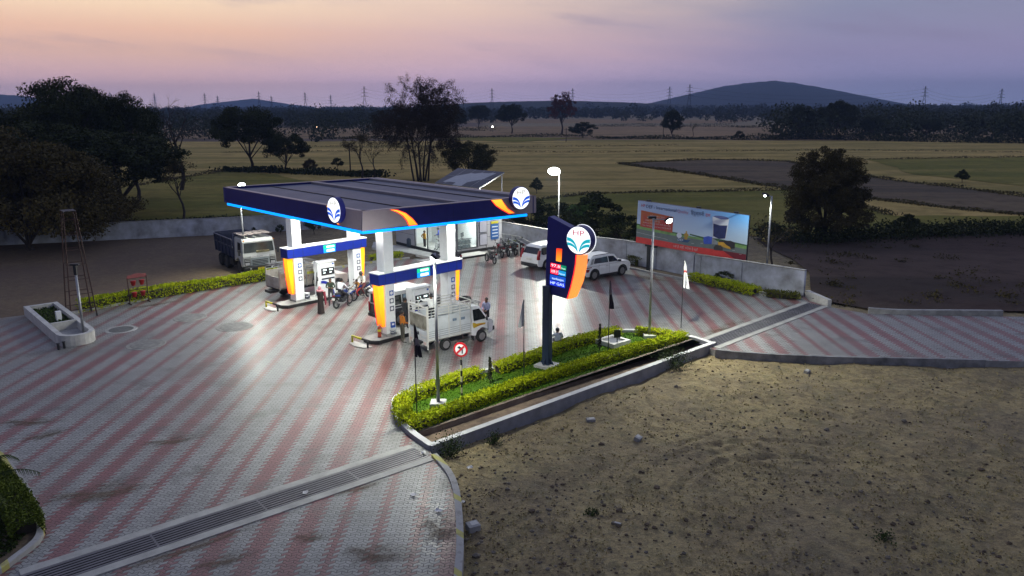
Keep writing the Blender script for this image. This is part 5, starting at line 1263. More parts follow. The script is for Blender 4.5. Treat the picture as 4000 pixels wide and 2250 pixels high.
def tapered(name, prof, yf, mats, t, bevel=.03, mf=None):
    """solid with side outline prof (x,z) and half width yf(x,z)"""
    n = len(prof); b = MB(); vs = [(x, -yf(x, z), z) for x, z in prof]+[(x, yf(x, z), z) for x, z in prof]
    fs = [tuple(range(n)), tuple(range(n, 2*n))[::-1]]+[(i, n+i, n+(i+1) % n, (i+1) % n) for i in range(n)]
    b.add(vs, fs); return b.build(name, mats, t, bevel=bevel)
def side_panel(name, pts, yf, m, t, off=.006, sides=(-1, 1), th=.012):
    out = None
    for s in sides:
        b = MB(); P = [Vector((x, s*(yf(x, z)+off-th*.5), z)) for x, z in pts]; b.ext(P, (0, s*th, 0)); out = b.build(name, m, t)
    return out
def cross_panel(name, p0, p1, w0, w1, m, t, off=.008):
    """a panel across the vehicle from profile point p0 to p1 (half widths w0, w1)"""
    d = Vector((p1[0]-p0[0], 0, p1[1]-p0[1])).normalized(); n = Vector((d.z, 0, -d.x)); n = n if n.z > -.2 and (n.z > .05 or n.x*(p0[0]+p1[0]) > 0) else -n
    b = MB(); P = [Vector((p0[0], -w0, p0[1])), Vector((p0[0], w0, p0[1])), Vector((p1[0], w1, p1[1])), Vector((p1[0], -w1, p1[1]))]
    b.ext([p+n*off for p in P], n*.01); return b.build(name, m, t)
def plate_text(t, s, x, y0, z, m=ink, w=.42, facing=-1):
    text_mesh('plate_lettering', s, m, t, Matrix.Translation(t.location) @ t.rotation_euler.to_matrix().to_4x4() @ Vector((x, -facing*(-1)*0+y0, z)), t.rotation_euler.to_matrix() @ Vector((0, -1 if facing < 0 else 1, 0)), Z, .07, fit=w)
# ---------------- two white cars
def suv(loc, rz, label, L, W, H, wb, belt, hood, rear_rake, kind, group='white cars'):
    t = thing('parked_car', label, 'car', loc, rz, None)
    wr = .36; xr, xf = -wb/2, wb/2; x0, x1 = xr-.78*(L-wb)/1.62, xf+.84*(L-wb)/1.62
    w = W/2
    low = [(x0+.12, .30)]+arc(xr, .36, .43, math.pi*1.06, -.06*math.pi)[0:9]+[(xr+.5, .27), (xf-.5, .27)]+arc(xf, .36, .43, math.pi*1.06, -.06*math.pi)+[(x1-.14, .28), (x1-.02, .48), (x1, .74), (x1-.06, hood-.14), (x1-.26, hood-.02), (xf-.1, hood+.04), (xf-.40, belt), (x0+.18, belt+.02), (x0+.03, belt-.12), (x0, .62), (x0+.02, .42)]
    yl = lambda x, z: w*(1-.10*max(0, (x-(x1-.5))/.5)**2-.05*max(0, ((x0+.35)-x)/.35)**2)*(1-.05*max(0, z-.75)-.04*max(0, .5-z))
    body = tapered('body', low, yl, white, t, bevel=.035)
    rf = .10; gx0, gx1 = x0+.16, xf-.26
    prof = [(gx0, belt), (gx0+rear_rake, H-.16), (gx0+rear_rake+.22, H-.03), (rf-.3, H), (rf+.35, H-.02), (rf+.62, H-.09), (gx1, belt)]
    yg = lambda x, z: w*(.955-.20*(z-belt)/(H-belt))
    gh = tapered('roof', prof, yg, white, t, bevel=.04)
    dz = H-belt
    if kind == 'creta':
        side_panel('side_window', [(gx0+.60, belt+.08), (gx0+.80, H-.18), (-.02, H-.14), (-.02, belt+.05)], yg, glass_dark, t); side_panel('side_window', [(.05, belt+.05), (.05, H-.14), (rf+.45, H-.17), (gx1-.16, belt+.05)], yg, glass_dark, t)
        side_panel('rear_pillar', [(gx0+.28, belt+.03), (gx0+.52, H-.2), (gx0+.72, H-.18), (gx0+.55, belt+.06)], yg, mat('pillar_grey', (.22, .22, .23), .4, var=.06), t)
    else:
        side_panel('side_window', [(gx0+.22, belt+.10), (gx0+.30, H-.26), (gx0+.42, H-.18), (gx0+.95, H-.16), (gx0+.95, belt+.06), (gx0+.45, belt+.02)], yg, glass_dark, t)
        side_panel('side_window', [(gx0+1.05, belt+.05), (gx0+1.05, H-.16), (.10, H-.14), (.10, belt+.04)], yg, glass_dark, t); side_panel('side_window', [(.18, belt+.04), (.18, H-.14), (rf+.48, H-.17), (gx1-.18, belt+.05)], yg, glass_dark, t)
    cross_panel('windscreen', (rf+.66, H-.13), (gx1-.04, belt+.04), w*.72, w*.86, glass_dark, t)
    cross_panel('rear_window', (gx0+.04, belt+.06), (gx0+rear_rake-.02, H-.20), w*.84, w*.74, glass_dark, t)
    for s in (-1, 1):
        b = MB(); b.tube([(gx0+rear_rake+.25, s*w*.70, H-.02), (gx0+rear_rake+.35, s*w*.70, H+.015), (rf+.2, s*w*.70, H+.02), (rf+.35, s*w*.70, H-.02)], .022, 6); b.build('roof_rail', dark_steel if kind == 'creta' else galv, t)
        for x in (xr, xf): wheel(t, x, s*(w-.12), wr, .23)
        for x in (xr, xf):
            b = MB(); A0 = arc(x, .36, .455, math.pi*1.04, -.04*math.pi, 10); A1 = arc(x, .36, .395, math.pi*1.04, -.04*math.pi, 10)
            b.ext([Vector((a, s*(w-.035), z)) for a, z in A0+A1[::-1]], (0, s*.05, 0)); b.build('wheel_arch', blackplastic, t)
        b = MB(); b.box(0, s*(w-.03), .31, wb-.95, .06, .10); b.build('sill_trim', blackplastic, t)
        b = MB(); b.box(gx1-.12, s*(w+.09), belt+.09, .16, .2, .14); b.build('mirror', blackplastic if kind == 'creta' else white, t, bevel=.03)
        for x in (-.15, -1.0) if kind == 'creta' else (.1, -.85): b = MB(); b.box(x, s*(w*.99+.0), belt-.16, .20, .03, .03); b.build('door_handle', steel, t)
        b = MB()
        for x in (.05, -.92): b.ext([Vector((x+dx, s*(yl(x, .7)+.0015), z)) for dx, z in ((-.006, .38), (.006, .38), (.006, belt), (-.006, belt))], (0, s*.002, 0))
        b.build('door_gap', ink, t)
        if kind == 'creta':
            side_panel('tail_light', [(x0+.06, .92), (x0+.55, .95), (x0+.50, .90), (x0+.06, .88)], yl, red_lens, t, sides=(s,), off=.004); b = MB(); b.ext([Vector((x0+.02, s*y, z)) for y, z in ((w*.55, .78), (w*.92, .80), (w*.80, .62), (w*.6, .62))], (-.03, 0, 0)); b.build('tail_light', red_lens, t)
            b = MB(); b.ext([Vector((x0+dx, s*(w*.92), z)) for dx, z in ((.05, .82), (.45, .80), (.28, .62), (.10, .62))], (0, s*.06, 0)); b.build('tail_light', red_lens, t)
        else:
            b = MB(); b.ext([Vector((x0+dx, s*w*.83, z)) for dx, z in ((.16, H-.32), (.30, H-.32), (.24, belt+.05), (.20, belt-.10), (.22, belt-.28), (.0, belt-.28), (.02, belt-.04))], (0, s*w*.15, 0)); b.build('tail_light', red_lens, t)
        b = MB(); b.box(x1-.12, s*w*.66, hood-.22, .12, .42, .14); b.build('headlight', clear_lens, t, bevel=.03)
    b = MB(); b.box(x0+.03, 0, .42, .14, W*.9, .22); b.build('bumper', blackplastic, t, bevel=.04)
    if kind != 'creta':
        b = MB(); b.tube([(x0-.05, -w*.85, .42), (x0-.12, -w*.7, .42), (x0-.12, w*.7, .42), (x0-.05, w*.85, .42)], .04, 8); b.tube([(x0-.05, -w*.8, .32), (x0-.10, 0, .30), (x0-.05, w*.8, .32)], .03, 8); b.build('rear_guard', dark_steel, t)
        b = MB(); b.box(-.9, .1, H+.02, .20, .05, .05); b.build('antenna_fin', white, t, bevel=.02)
    b = MB(); b.box(x0-.012, 0, belt-.30, .02, .52, .14); b.build('number_plate', plate_white, t)
    return t, x0, x1
mid2 = (Vector((5.49, 51.65, 0))+Vector((7.63, 53.19, 0)))/2; h2 = R(37)
o2 = mid2+Vector((-math.sin(h2), math.cos(h2), 0))*.78
suv(o2, h2, 'white compact car with dark wheel arches, seen from its side behind the price sign', 4.3, 1.79, 1.64, 2.62, 1.06, 1.02, .42, 'creta')
h1 = R(43); rc = Vector((1.30, 55.25, 0)); o1_ = rc+Vector((math.cos(h1), math.sin(h1), 0))*2.15
suv(o1_, h1, 'tall white car seen from behind, parked beside the motorcycles', 4.55, 1.86, 1.80, 2.70, 1.10, 1.06, .26, 'scorpio')

# ---------------- white mini cattle truck
tm = (Vector((-3.24, 36.08, 0))+Vector((-1.55, 37.51, 0)))/2; th_ = R(40.5)
tk = thing('cattle_truck', 'small white truck with railed cargo bed and spare tyre on its cab roof', 'truck', tm+Vector((-math.sin(th_), math.cos(th_), 0))*.64, th_)
twht = dusty_white
cabp = [(.42, .46)]+[(.62, .40)]+arc(1.10, .34, .40, math.pi*.96, .04*math.pi)+[(1.78, .42), (1.92, .62), (1.90, .92), (1.72, 1.10), (1.46, 1.20), (1.02, 1.84), (.80, 1.92), (.42, 1.92)]
yc = lambda x, z: .76*(1-.13*max(0, z-1.1)/.8)*(1-.14*max(0, (x-1.4)/.5)**2)
tapered('cab', cabp, yc, white, tk, bevel=.04)
side_panel('side_window', [(.56, 1.18), (.56, 1.74), (.96, 1.74), (1.36, 1.18)], yc, glass_dark, tk)
cross_panel('windscreen', (1.08, 1.77), (1.44, 1.24), .60, .66, glass_dark, tk)
side_panel('door_decal', [(.50, .92), (.50, 1.10), (.66, 1.06), (.70, 1.02), (1.30, .98), (1.28, .90), (.95, .90), (.70, .84), (.55, .82)], yc, mat('decal_yellow', (.55, .36, .02), .4, var=.12), tk, off=.004)
side_panel('decal_red_line', [(.75, .93), (1.10, .95), (1.10, .925), (.75, .905)], yc, red_paint, tk, off=.012)
b = MB(); b.box(1.88, 0, .58, .12, 1.40, .22); b.build('bumper', blackplastic, tk, bevel=.04)
for s in (-1, 1):
    b = MB(); b.box(1.80, s*.55, .92, .12, .26, .20); b.build('headlight', clear_lens, tk, bevel=.03)
    b = MB(); b.tube([(1.22, s*.74, 1.22), (1.30, s*.88, 1.22)], .015, 5); b.box(1.30, s*.88, 1.22, .04, .10, .20); mr = b.build('mirror', blackplastic, tk, bevel=.01)
    b = MB(); b.tube([(1.33, s*.92, 1.02), (1.33, s*.93, .70), (1.32, s*.92, .60)], [.010, .018, .030], 6); b.build('black_tassel', black, tk)
    for x in (-1.10, 1.10): wheel(tk, x, s*.64, .30 if x < 0 else .30, .19, steel, 6)
    b = MB(); b.ext([Vector((.62, s*.70, .40)), Vector((.60, s*.70, .16)), Vector((.60, s*.45, .16)), Vector((.62, s*.45, .40))], (.015, 0, 0)); b.build('mud_flap', rubber, tk)
b = MB(); b.box(-.85, 0, .50, 2.9, .6, .14); b.box(-.35, -.42, .46, .7, .3, .24); b.build('chassis', dark_steel, tk)
bx0, bx1, bw, bf = -2.18, .36, .77, .68
b = MB(); b.box((bx0+bx1)/2, 0, bf-.03, bx1-bx0, bw*2, .06); b.build('bed_floor', mat('bed_floor', (.20, .19, .17), .8, var=.3), tk)
bedw = mat('bed_panel_white', (.52, .55, .57), .5, var=.14, scale=1.6)
for s in (-1, 1):
    b = MB(); b.box((bx0+bx1)/2, s*bw, bf+.56, bx1-bx0, .035, 1.06)
    sp_ = b.build('side_panel', bedw, tk)
    b = MB()
    for x in (bx0+.02, -1.62, -.96, -.30, bx1-.02): b.box(x, s*(bw+.022), bf+.80, .05, .03, 1.64)
    for z in (.02, .10): b.box((bx0+bx1)/2, s*(bw+.02), bf+z, bx1-bx0, .03, .035)
    b.build('side_post', dusty_white, sp_)
    b = MB()
    for z in (.14, .24, .34, .44): b.box((bx0+bx1)/2, s*(bw+.019), bf+z, bx1-bx0-.04, .004, .012)
    b.build('panel_groove', ink, sp_)
    b = MB()
    for z in (1.20, 1.34, 1.48, 1.62): b.obox((bx0, s*bw, bf+z), (bx1, s*bw, bf+z), .03, .035)
    b.build('side_rail', dusty_white, tk)
b = MB(); b.box(bx1+.01, 0, bf+.6, .035, bw*2, 1.2); b.build('headboard', bedw, tk); b = MB()
for z in (1.34, 1.62): b.obox((bx1, -bw, bf+z), (bx1, bw, bf+z), .03, .035)
b.build('front_rail', dusty_white, tk)
b = MB(); b.box(bx0, 0, bf+.20, .04, bw*2, .52); tg = b.build('tailgate', bedw, tk)
b = MB()
for s in (-1, 1): b.box(bx0-.025, s*.45, bf+.22, .02, .5, .04); b.box(bx0-.025, s*.45, bf+.04, .02, .5, .04); b.box(bx0-.025, s*.68, bf+.13, .02, .04, .3); b.box(bx0-.025, s*.2, bf+.13, .02, .04, .3)
b.build('tailgate_rib', dusty_white, tg)
b = MB(); b.box(bx0-.026, 0, bf+.26, .01, .14, .16); b.build('tailgate_badge', ink, tg)
b = MB(); b.box(bx0+.01, .0, bf+.86, .03, bw*2-.1, .66); b.build('tail_screen', mat('stained_canvas', (.24, .22, .15), .9, var=.5, scale=2.4, col2=(.34, .33, .27)), tk)
b = MB()
for s in (-1, 1): b.box(bx0-.01, s*bw, bf+.62, .06, .06, 2.05); b.box(bx0-.02, s*.56, .55, .05, .26, .18)
for z in (-.22, 1.62, 1.22): b.obox((bx0-.01, -bw, bf+z), (bx0-.01, bw, bf+z), .05, .05)
b.build('rear_frame', dusty_white, tk)
for s in (-1, 1): b = MB(); b.box(bx0-.05, s*.60, .56, .03, .16, .12); b.build('tail_light', mat('tail_light_pale', (.55, .42, .38), .3, var=.1), tk)
b = MB(); b.obox((-.5, -.84, .36), (.35, -.84, .36), .03, .03); b.obox((-.5, -.84, .36), (-.6, -.84, .46), .03, .03); b.build('under_rail', galv, tk)
b = MB()
for y in (-.62, -.31, 0, .31, .62): b.obox((.40, y, 2.06), (1.10, y, 2.02), .03, .03)
for x in (.40, .75, 1.10): b.obox((x, -.66, 2.04), (x, .66, 2.04), .03, .03)
for x in (.45, 1.0):
    for s in (-1, 1): b.cyl((x, s*.6, 1.86), (x, s*.6, 2.05), .02)
b.build('roof_rack', galv, tk)
b = MB(); 
for k in range(2): b.box(-.62+.50*k, -bw-.024, bf+.80-.02*k, .24, .004, .13)
b.build('stencil_mark', mat('stencil_blue', (.16, .22, .30), .6, var=.3, scale=14), tk)
def T(t, v): return t.location+t.rotation_euler.to_matrix() @ Vector(v)
tyre = thing('spare_tyre', 'spare tyre lying flat on the cattle truck roof rack', 'tyre', T(tk, (.62, -.02, 2.08)), th_)
b = MB(); b.lathe([(.17, 0), (.27, .0), (.31, .05), (.31, .13), (.27, .18), (.17, .18), (.15, .09), (.17, 0)], n=24); b.build('tread', rubber, tyre)
b = MB(); b.lathe([(.165, .06), (.05, .07), (.05, .10), (.165, .11)], n=18); b.build('rim', dark_steel, tyre)
sk_ = thing('white_sack', 'crumpled white sack lying inside the tailgate of the cattle truck', 'sack', T(tk, (-1.85, -.1, bf)), th_)
b = MB(); b.ball((0, 0, .18), (.34, .48, .24), 12, 8); b.ball((.1, .35, .22), (.24, .26, .24), 10, 6); b.ball((-.05, -.4, .20), (.22, .24, .18), 10, 6)
b.v = [tuple(Vector(v)+Vector(((vnoise(np.array([v[1]*7]), np.array([v[2]*7]), 3)[0]-.5)*.12, 0, (vnoise(np.array([v[0]*8]), np.array([v[1]*8]), 4)[0]-.5)*.10))) for v in b.v]; b.build('sack_body', mat('sack_white', (.60, .58, .52), .8, var=.1), sk_)
b = MB(); b.lathe([(.05, .30), (.025, .36), (.06, .42)], c=(.1, .35, .1), n=8); b.build('tied_neck', mat('sack_white', (.60, .58, .52), .8), sk_)

# ---------------- dump truck
e1, e2 = A(962, 1051, .5), A(1073, 1038, .5); dc = (e1+e2)/2; dh = R(-53)
dt = thing('dump_truck', 'dump truck with white cab and dark blue tipper body parked on the dirt yard', 'truck', V3(dc, -.06), dh)
dcab = mat('truck_cab_white', (.48, .49, .47), .45, var=.1, scale=1.5); dblue = mat('tipper_blue', (.016, .022, .060), .55, var=.3, scale=1.5)
cp_ = [(-.02, .72), (.0, 1.40), (-.06, 1.62), (-.16, 2.42), (-.34, 2.62), (-1.75, 2.66), (-1.85, 2.5), (-1.85, .95), (-1.62, .90)]+arc(-1.12, .60, .60, math.pi*.75, math.pi*.10, 6)+[(-.40, .62)]
yd = lambda x, z: 1.18*(1-.07*max(0, z-1.5)/1.1)
tapered('cab', cp_, yd, dcab, dt, bevel=.05)
cross_panel('windscreen', (-.085, 1.66), (-.155, 2.34), 1.06, 1.02, mat('dusty_glass', (.05, .06, .055), .12, var=.4, scale=1.2), dt, off=.012)
side_panel('side_window', [(-.42, 1.72), (-.48, 2.32), (-1.1, 2.34), (-1.1, 1.62), (-.8, 1.58)], yd, glass_dark, dt)
b = MB(); b.box(.02, 0, 1.02, .05, 1.32, .56); gr = b.build('grille', mat('grille_grey', (.30, .34, .36), .45, var=.1), dt); b = MB()
for k in range(4): b.box(.05, 0, .82+.105*k, .02, 1.12, .055)
b.build('grille_slot', blackplastic, gr)
b = MB(); b.box(.02, 0, 1.38, .03, 1.30, .14); nm_ = b.build('name_panel', white, dt)
text_mesh('cab_lettering', 'TATA', ink, dt, T(dt, (.040, -.20, 1.345)), dt.rotation_euler.to_matrix() @ Vector((0, 1, 0)), Z, .085, fit=.40)
for s in (-1, 1):
    b = MB(); b.box(.01, s*.90, 1.02, .05, .40, .50); hl = b.build('headlight_unit', blackplastic, dt); b = MB()
    for z in (1.20, 1.10): b.box(.04, s*.90, z, .02, .36, .045)
    b.build('light_slat', dcab, hl)
    b = MB(); b.box(.04, s*.90, .90, .03, .30, .18); b.build('headlight', clear_lens, hl)
    b = MB(); b.tube([(-.3, s*1.16, 1.7), (-.15, s*1.36, 1.75)], .02, 5); b.box(-.14, s*1.38, 1.70, .05, .14, .40); b.build('mirror', blackplastic, dt)
    b = MB(); b.ball((-.02, s*1.05, 2.52), (.05, .07, .04), 8, 6); b.build('marker_light', amber, dt)
    wheel(dt, -1.12, s*.98, .50, .30, dark_steel, 0)
    for x in (-4.05, -5.35): wheel(dt, x, s*.90, .50, .48, dark_steel, 0)
b = MB(); b.box(.10, 0, .56, .22, 2.34, .26); b.build('bumper', black, dt, bevel=.03); b = MB(); b.box(.215, 0, .56, .012, .50, .13); b.build('number_plate', plate_yellow, dt)
b = MB()
for s in (-1, 1): b.ball((.21, s*.75, .58), (.03, .06, .06), 8, 6)
b.build('fog_light', clear_lens, dt)
b = MB()
for s in (-1, 1): b.box(-3.6, s*.40, .78, 5.0, .12, .26)
b.box(-2.6, .95, .72, 1.0, .5, .5); b.box(-2.7, -.95, .72, .8, .4, .45); b.build('chassis', black, dt)
tx0, tx1, tz0, tz1 = -6.25, -2.02, 1.10, 2.36
b = MB(); b.box((tx0+tx1)/2, 0, tz0+.05, tx1-tx0, 2.30, .12)
for s in (-1, 1): b.ext([Vector((tx0, s*1.15, tz0)), Vector((tx1, s*1.15, tz0)), Vector((tx1, s*1.20, tz1)), Vector((tx0+.1, s*1.20, tz1))], (0, -s*.08, 0))
b.box(tx1+.02, 0, (tz0+tz1)/2+.22, .10, 2.36, tz1-tz0+.44); b.ext([Vector((tx0, -1.15, tz0)), Vector((tx0, 1.15, tz0)), Vector((tx0-.05, 1.15, tz1+.1)), Vector((tx0-.05, -1.15, tz1+.1))], (.08, 0, 0))
tip = b.build('tipper_body', dblue, dt, bevel=.015); b = MB()
for s in (-1, 1):
    b.obox((tx0, s*1.22, tz1), (tx1, s*1.22, tz1), .08, .07); b.obox((tx0, s*1.20, tz1-.52), (tx1, s*1.20, tz1-.52), .06, .08)
b.build('side_rail', mat('rail_worn', (.09, .09, .12), .6, var=.3), tip); b = MB()
for s in (-1, 1):
    for k in range(6): x = tx0+.15+k*(tx1-tx0-.3)/5; b.obox((x, s*1.19, tz0), (x, s*1.22, tz1-.05), .07, .10)
b.build('side_rib', dblue, tip)
b = MB()
for k in range(4): b.box(-1.2, -.85+.56*k, 2.86+.01*k, 1.7, .48, .04)
b.build('cab_guard', mat('guard_planks', (.18, .15, .14), .8, var=.35), tip)
b = MB(); b.box(-.12, .25, 1.70, .3, .9, .12); b.build('dashboard_cloth', mat('dash_cloth', (.22, .19, .10), .9, var=.2), dt)

# ---------------- jeep-like taxi and pickup at the pumps
jo = FLc+u2*3.25+v2*2.15; jp = thing('taxi_jeep', 'long dark sided passenger jeep with white roof filling up at the front island', 'jeep', V3(jo, 0), R(44))
jl = [(-2.15, .42), (-1.75, .40)]+arc(-1.30, .36, .44, math.pi*.96, .04*math.pi)+[(.95, .38)]+arc(1.42, .36, .44, math.pi*.96, .04*math.pi)+[(2.05, .42), (2.08, .95), (1.95, 1.06), (1.0, 1.10), (-2.15, 1.10)]
yj = lambda x, z: .84; jdark = mat('jeep_dark', (.022, .022, .025), .35, var=.25)
tapered('body', jl, yj, jdark, jp, bevel=.04)
yj2 = lambda x, z: .84*(1-.08*(z-1.1)/.75)
tapered('upper_body', [(-2.15, 1.10), (-2.10, 1.74), (.55, 1.74), (1.02, 1.10)], yj2, mat('jeep_white', (.55, .56, .55), .4, var=.08), jp, bevel=.03)
tapered('roof', [(-2.18, 1.74), (-2.15, 1.86), (-1.9, 1.90), (.40, 1.88), (.62, 1.80), (.60, 1.74)], lambda x, z: .82 if z < 1.8 else .76, MATS['jeep_white'], jp, bevel=.03)
for a, c in ((-2.02, -1.15), (-1.08, -.30), (-.22, .44)): side_panel('side_window', [(a, 1.16), (a+.01, 1.68), (c, 1.68), (c+(.24 if c > .4 else 0), 1.16)], yj2, glass_dark, jp)
side_panel('curtain', [(-1.02, 1.18), (-1.02, 1.66), (-.70, 1.66), (-.70, 1.18)], yj2, mat('curtain_blue', (.20, .28, .34), .8, var=.5, scale=12), jp, off=.014)
side_panel('chrome_strip', [(-2.1, .98), (-2.1, 1.03), (1.9, 1.01), (1.9, .97)], yj, steel, jp, off=.01)
side_panel('foot_board', [(-.8, .36), (-.8, .42), (.92, .42), (.92, .36)], lambda x, z: .90, steel, jp, off=.0)
cross_panel('windscreen', (.60, 1.68), (.98, 1.18), .70, .76, glass_dark, jp); cross_panel('rear_window', (-2.155, 1.2), (-2.12, 1.66), .62, .60, glass_dark, jp)
for s in (-1, 1):
    for x in (-1.30, 1.42): wheel(jp, x, s*.74, .35, .22, alloy, 5)
    b = MB(); b.box(-2.16, s*.74, .95, .04, .12, .50); b.build('tail_light', red_lens, jp); b = MB(); b.box(2.06, s*.62, .88, .05, .22, .16); b.build('headlight', clear_lens, jp)
    b = MB(); b.box(.85, s*.95, 1.22, .08, .14, .16); b.build('mirror', blackplastic, jp)
b = MB(); b.box(-2.18, 0, .50, .10, 1.6, .16); b.box(2.10, 0, .50, .12, 1.6, .20); b.build('bumper', dark_steel, jp); b = MB(); b.box(-2.24, -.2, .70, .012, .46, .12); b.build('number_plate', plate_yellow, jp)
pko = BLc+u2*2.15+v2*2.0; pk = thing('pickup_truck', 'white pickup with tall railed body and painted lettering behind the rear pumps', 'pickup truck', V3(pko, 0), R(44))
pkw = mat('pickup_white', (.56, .52, .49), .4, var=.1)
pp_ = [(.30, .50), (.95, .45)]+arc(1.52, .38, .46, math.pi*.96, .04*math.pi)+[(2.25, .50), (2.30, .95), (2.18, 1.08), (1.45, 1.14), (1.02, 1.72), (.85, 1.80), (.30, 1.80)]
ypk = lambda x, z: .82*(1-.10*max(0, z-1.1)/.7); tapered('cab', pp_, ypk, pkw, pk, bevel=.04)
side_panel('side_window', [(.40, 1.18), (.40, 1.66), (.92, 1.66), (1.22, 1.18)], ypk, glass_dark, pk); cross_panel('windscreen', (1.06, 1.68), (1.40, 1.20), .66, .72, glass_dark, pk)
ply = mat('pickup_painted_side', (.42, .36, .27), .7, var=.35, scale=1.8, col2=(.50, .47, .42))
b = MB(); b.box(-1.15, 0, .72, 2.75, 1.66, .08); b.build('bed_floor', dark_steel, pk)
for s in (-1, 1):
    b = MB(); b.box(-1.15, s*.84, 1.22, 2.75, .05, .96); pd = b.build('side_panel', ply, pk); b = MB()
    for x in (-2.5, -1.6, -.7, .2): b.box(x, s*.875, 1.32, .06, .03, 1.24)
    b.build('side_post', galv, pd)
    b = MB()
    for z in (1.80, 1.95, 2.10): b.obox((-2.52, s*.84, z), (.22, s*.84, z), .035, .04)
    b.obox((-2.52, s*.84, .78), (.22, s*.84, .78), .05, .08); b.build('side_rail', galv, pk)
b = MB(); b.box(-2.52, 0, 1.1, .05, 1.66, .7); b.box(.24, 0, 1.3, .05, 1.66, 1.1); b.build('end_panel', ply, pk)
b = MB()
for x in (-2.5, -1.82, -1.14, -.46, .22): b.obox((x, -.84, 2.12), (x, .84, 2.12), .04, .04)
for y in (-.42, 0, .42): b.obox((-2.5, y, 2.13), (.22, y, 2.13), .03, .03)
b.build('top_rail', galv, pk)
text_mesh('side_lettering', '\u091a\u0902\u0926\u0941\u0935\u0947\u0932\u0940', mat('paint_brown', (.16, .03, .02), .6), pk, T(pk, (-1.35, -.868, 1.12)), pk.rotation_euler.to_matrix() @ Vector((1, 0, 0)), Z, .24, fit=.85)
b = MB()
for k, (x, z, w, h) in enumerate(((-1.9, 1.5, .5, .22), (-1.2, 1.45, .4, .18), (-.4, 1.5, .5, .16))): b.box(x, -.868, z, w, .004, h)
b.build('painted_flower', mat('paint_yellow_green', (.42, .42, .05), .6, var=.4, scale=8), pk)
for s in (-1, 1):
    for x in (-1.45, 1.52): wheel(pk, x, s*.72, .38, .22, steel, 6)
    b = MB(); b.box(2.27, s*.6, .92, .06, .26, .18); b.build('headlight', clear_lens, pk); b = MB(); b.box(1.08, s*.95, 1.25, .08, .14, .20); b.build('mirror', blackplastic, pk)
b = MB(); b.box(2.30, 0, .55, .12, 1.6, .2); b.build('bumper', blackplastic, pk); b = MB(); b.box(-.6, 0, .55, 4.6, .7, .16); b.build('chassis', dark_steel, pk)

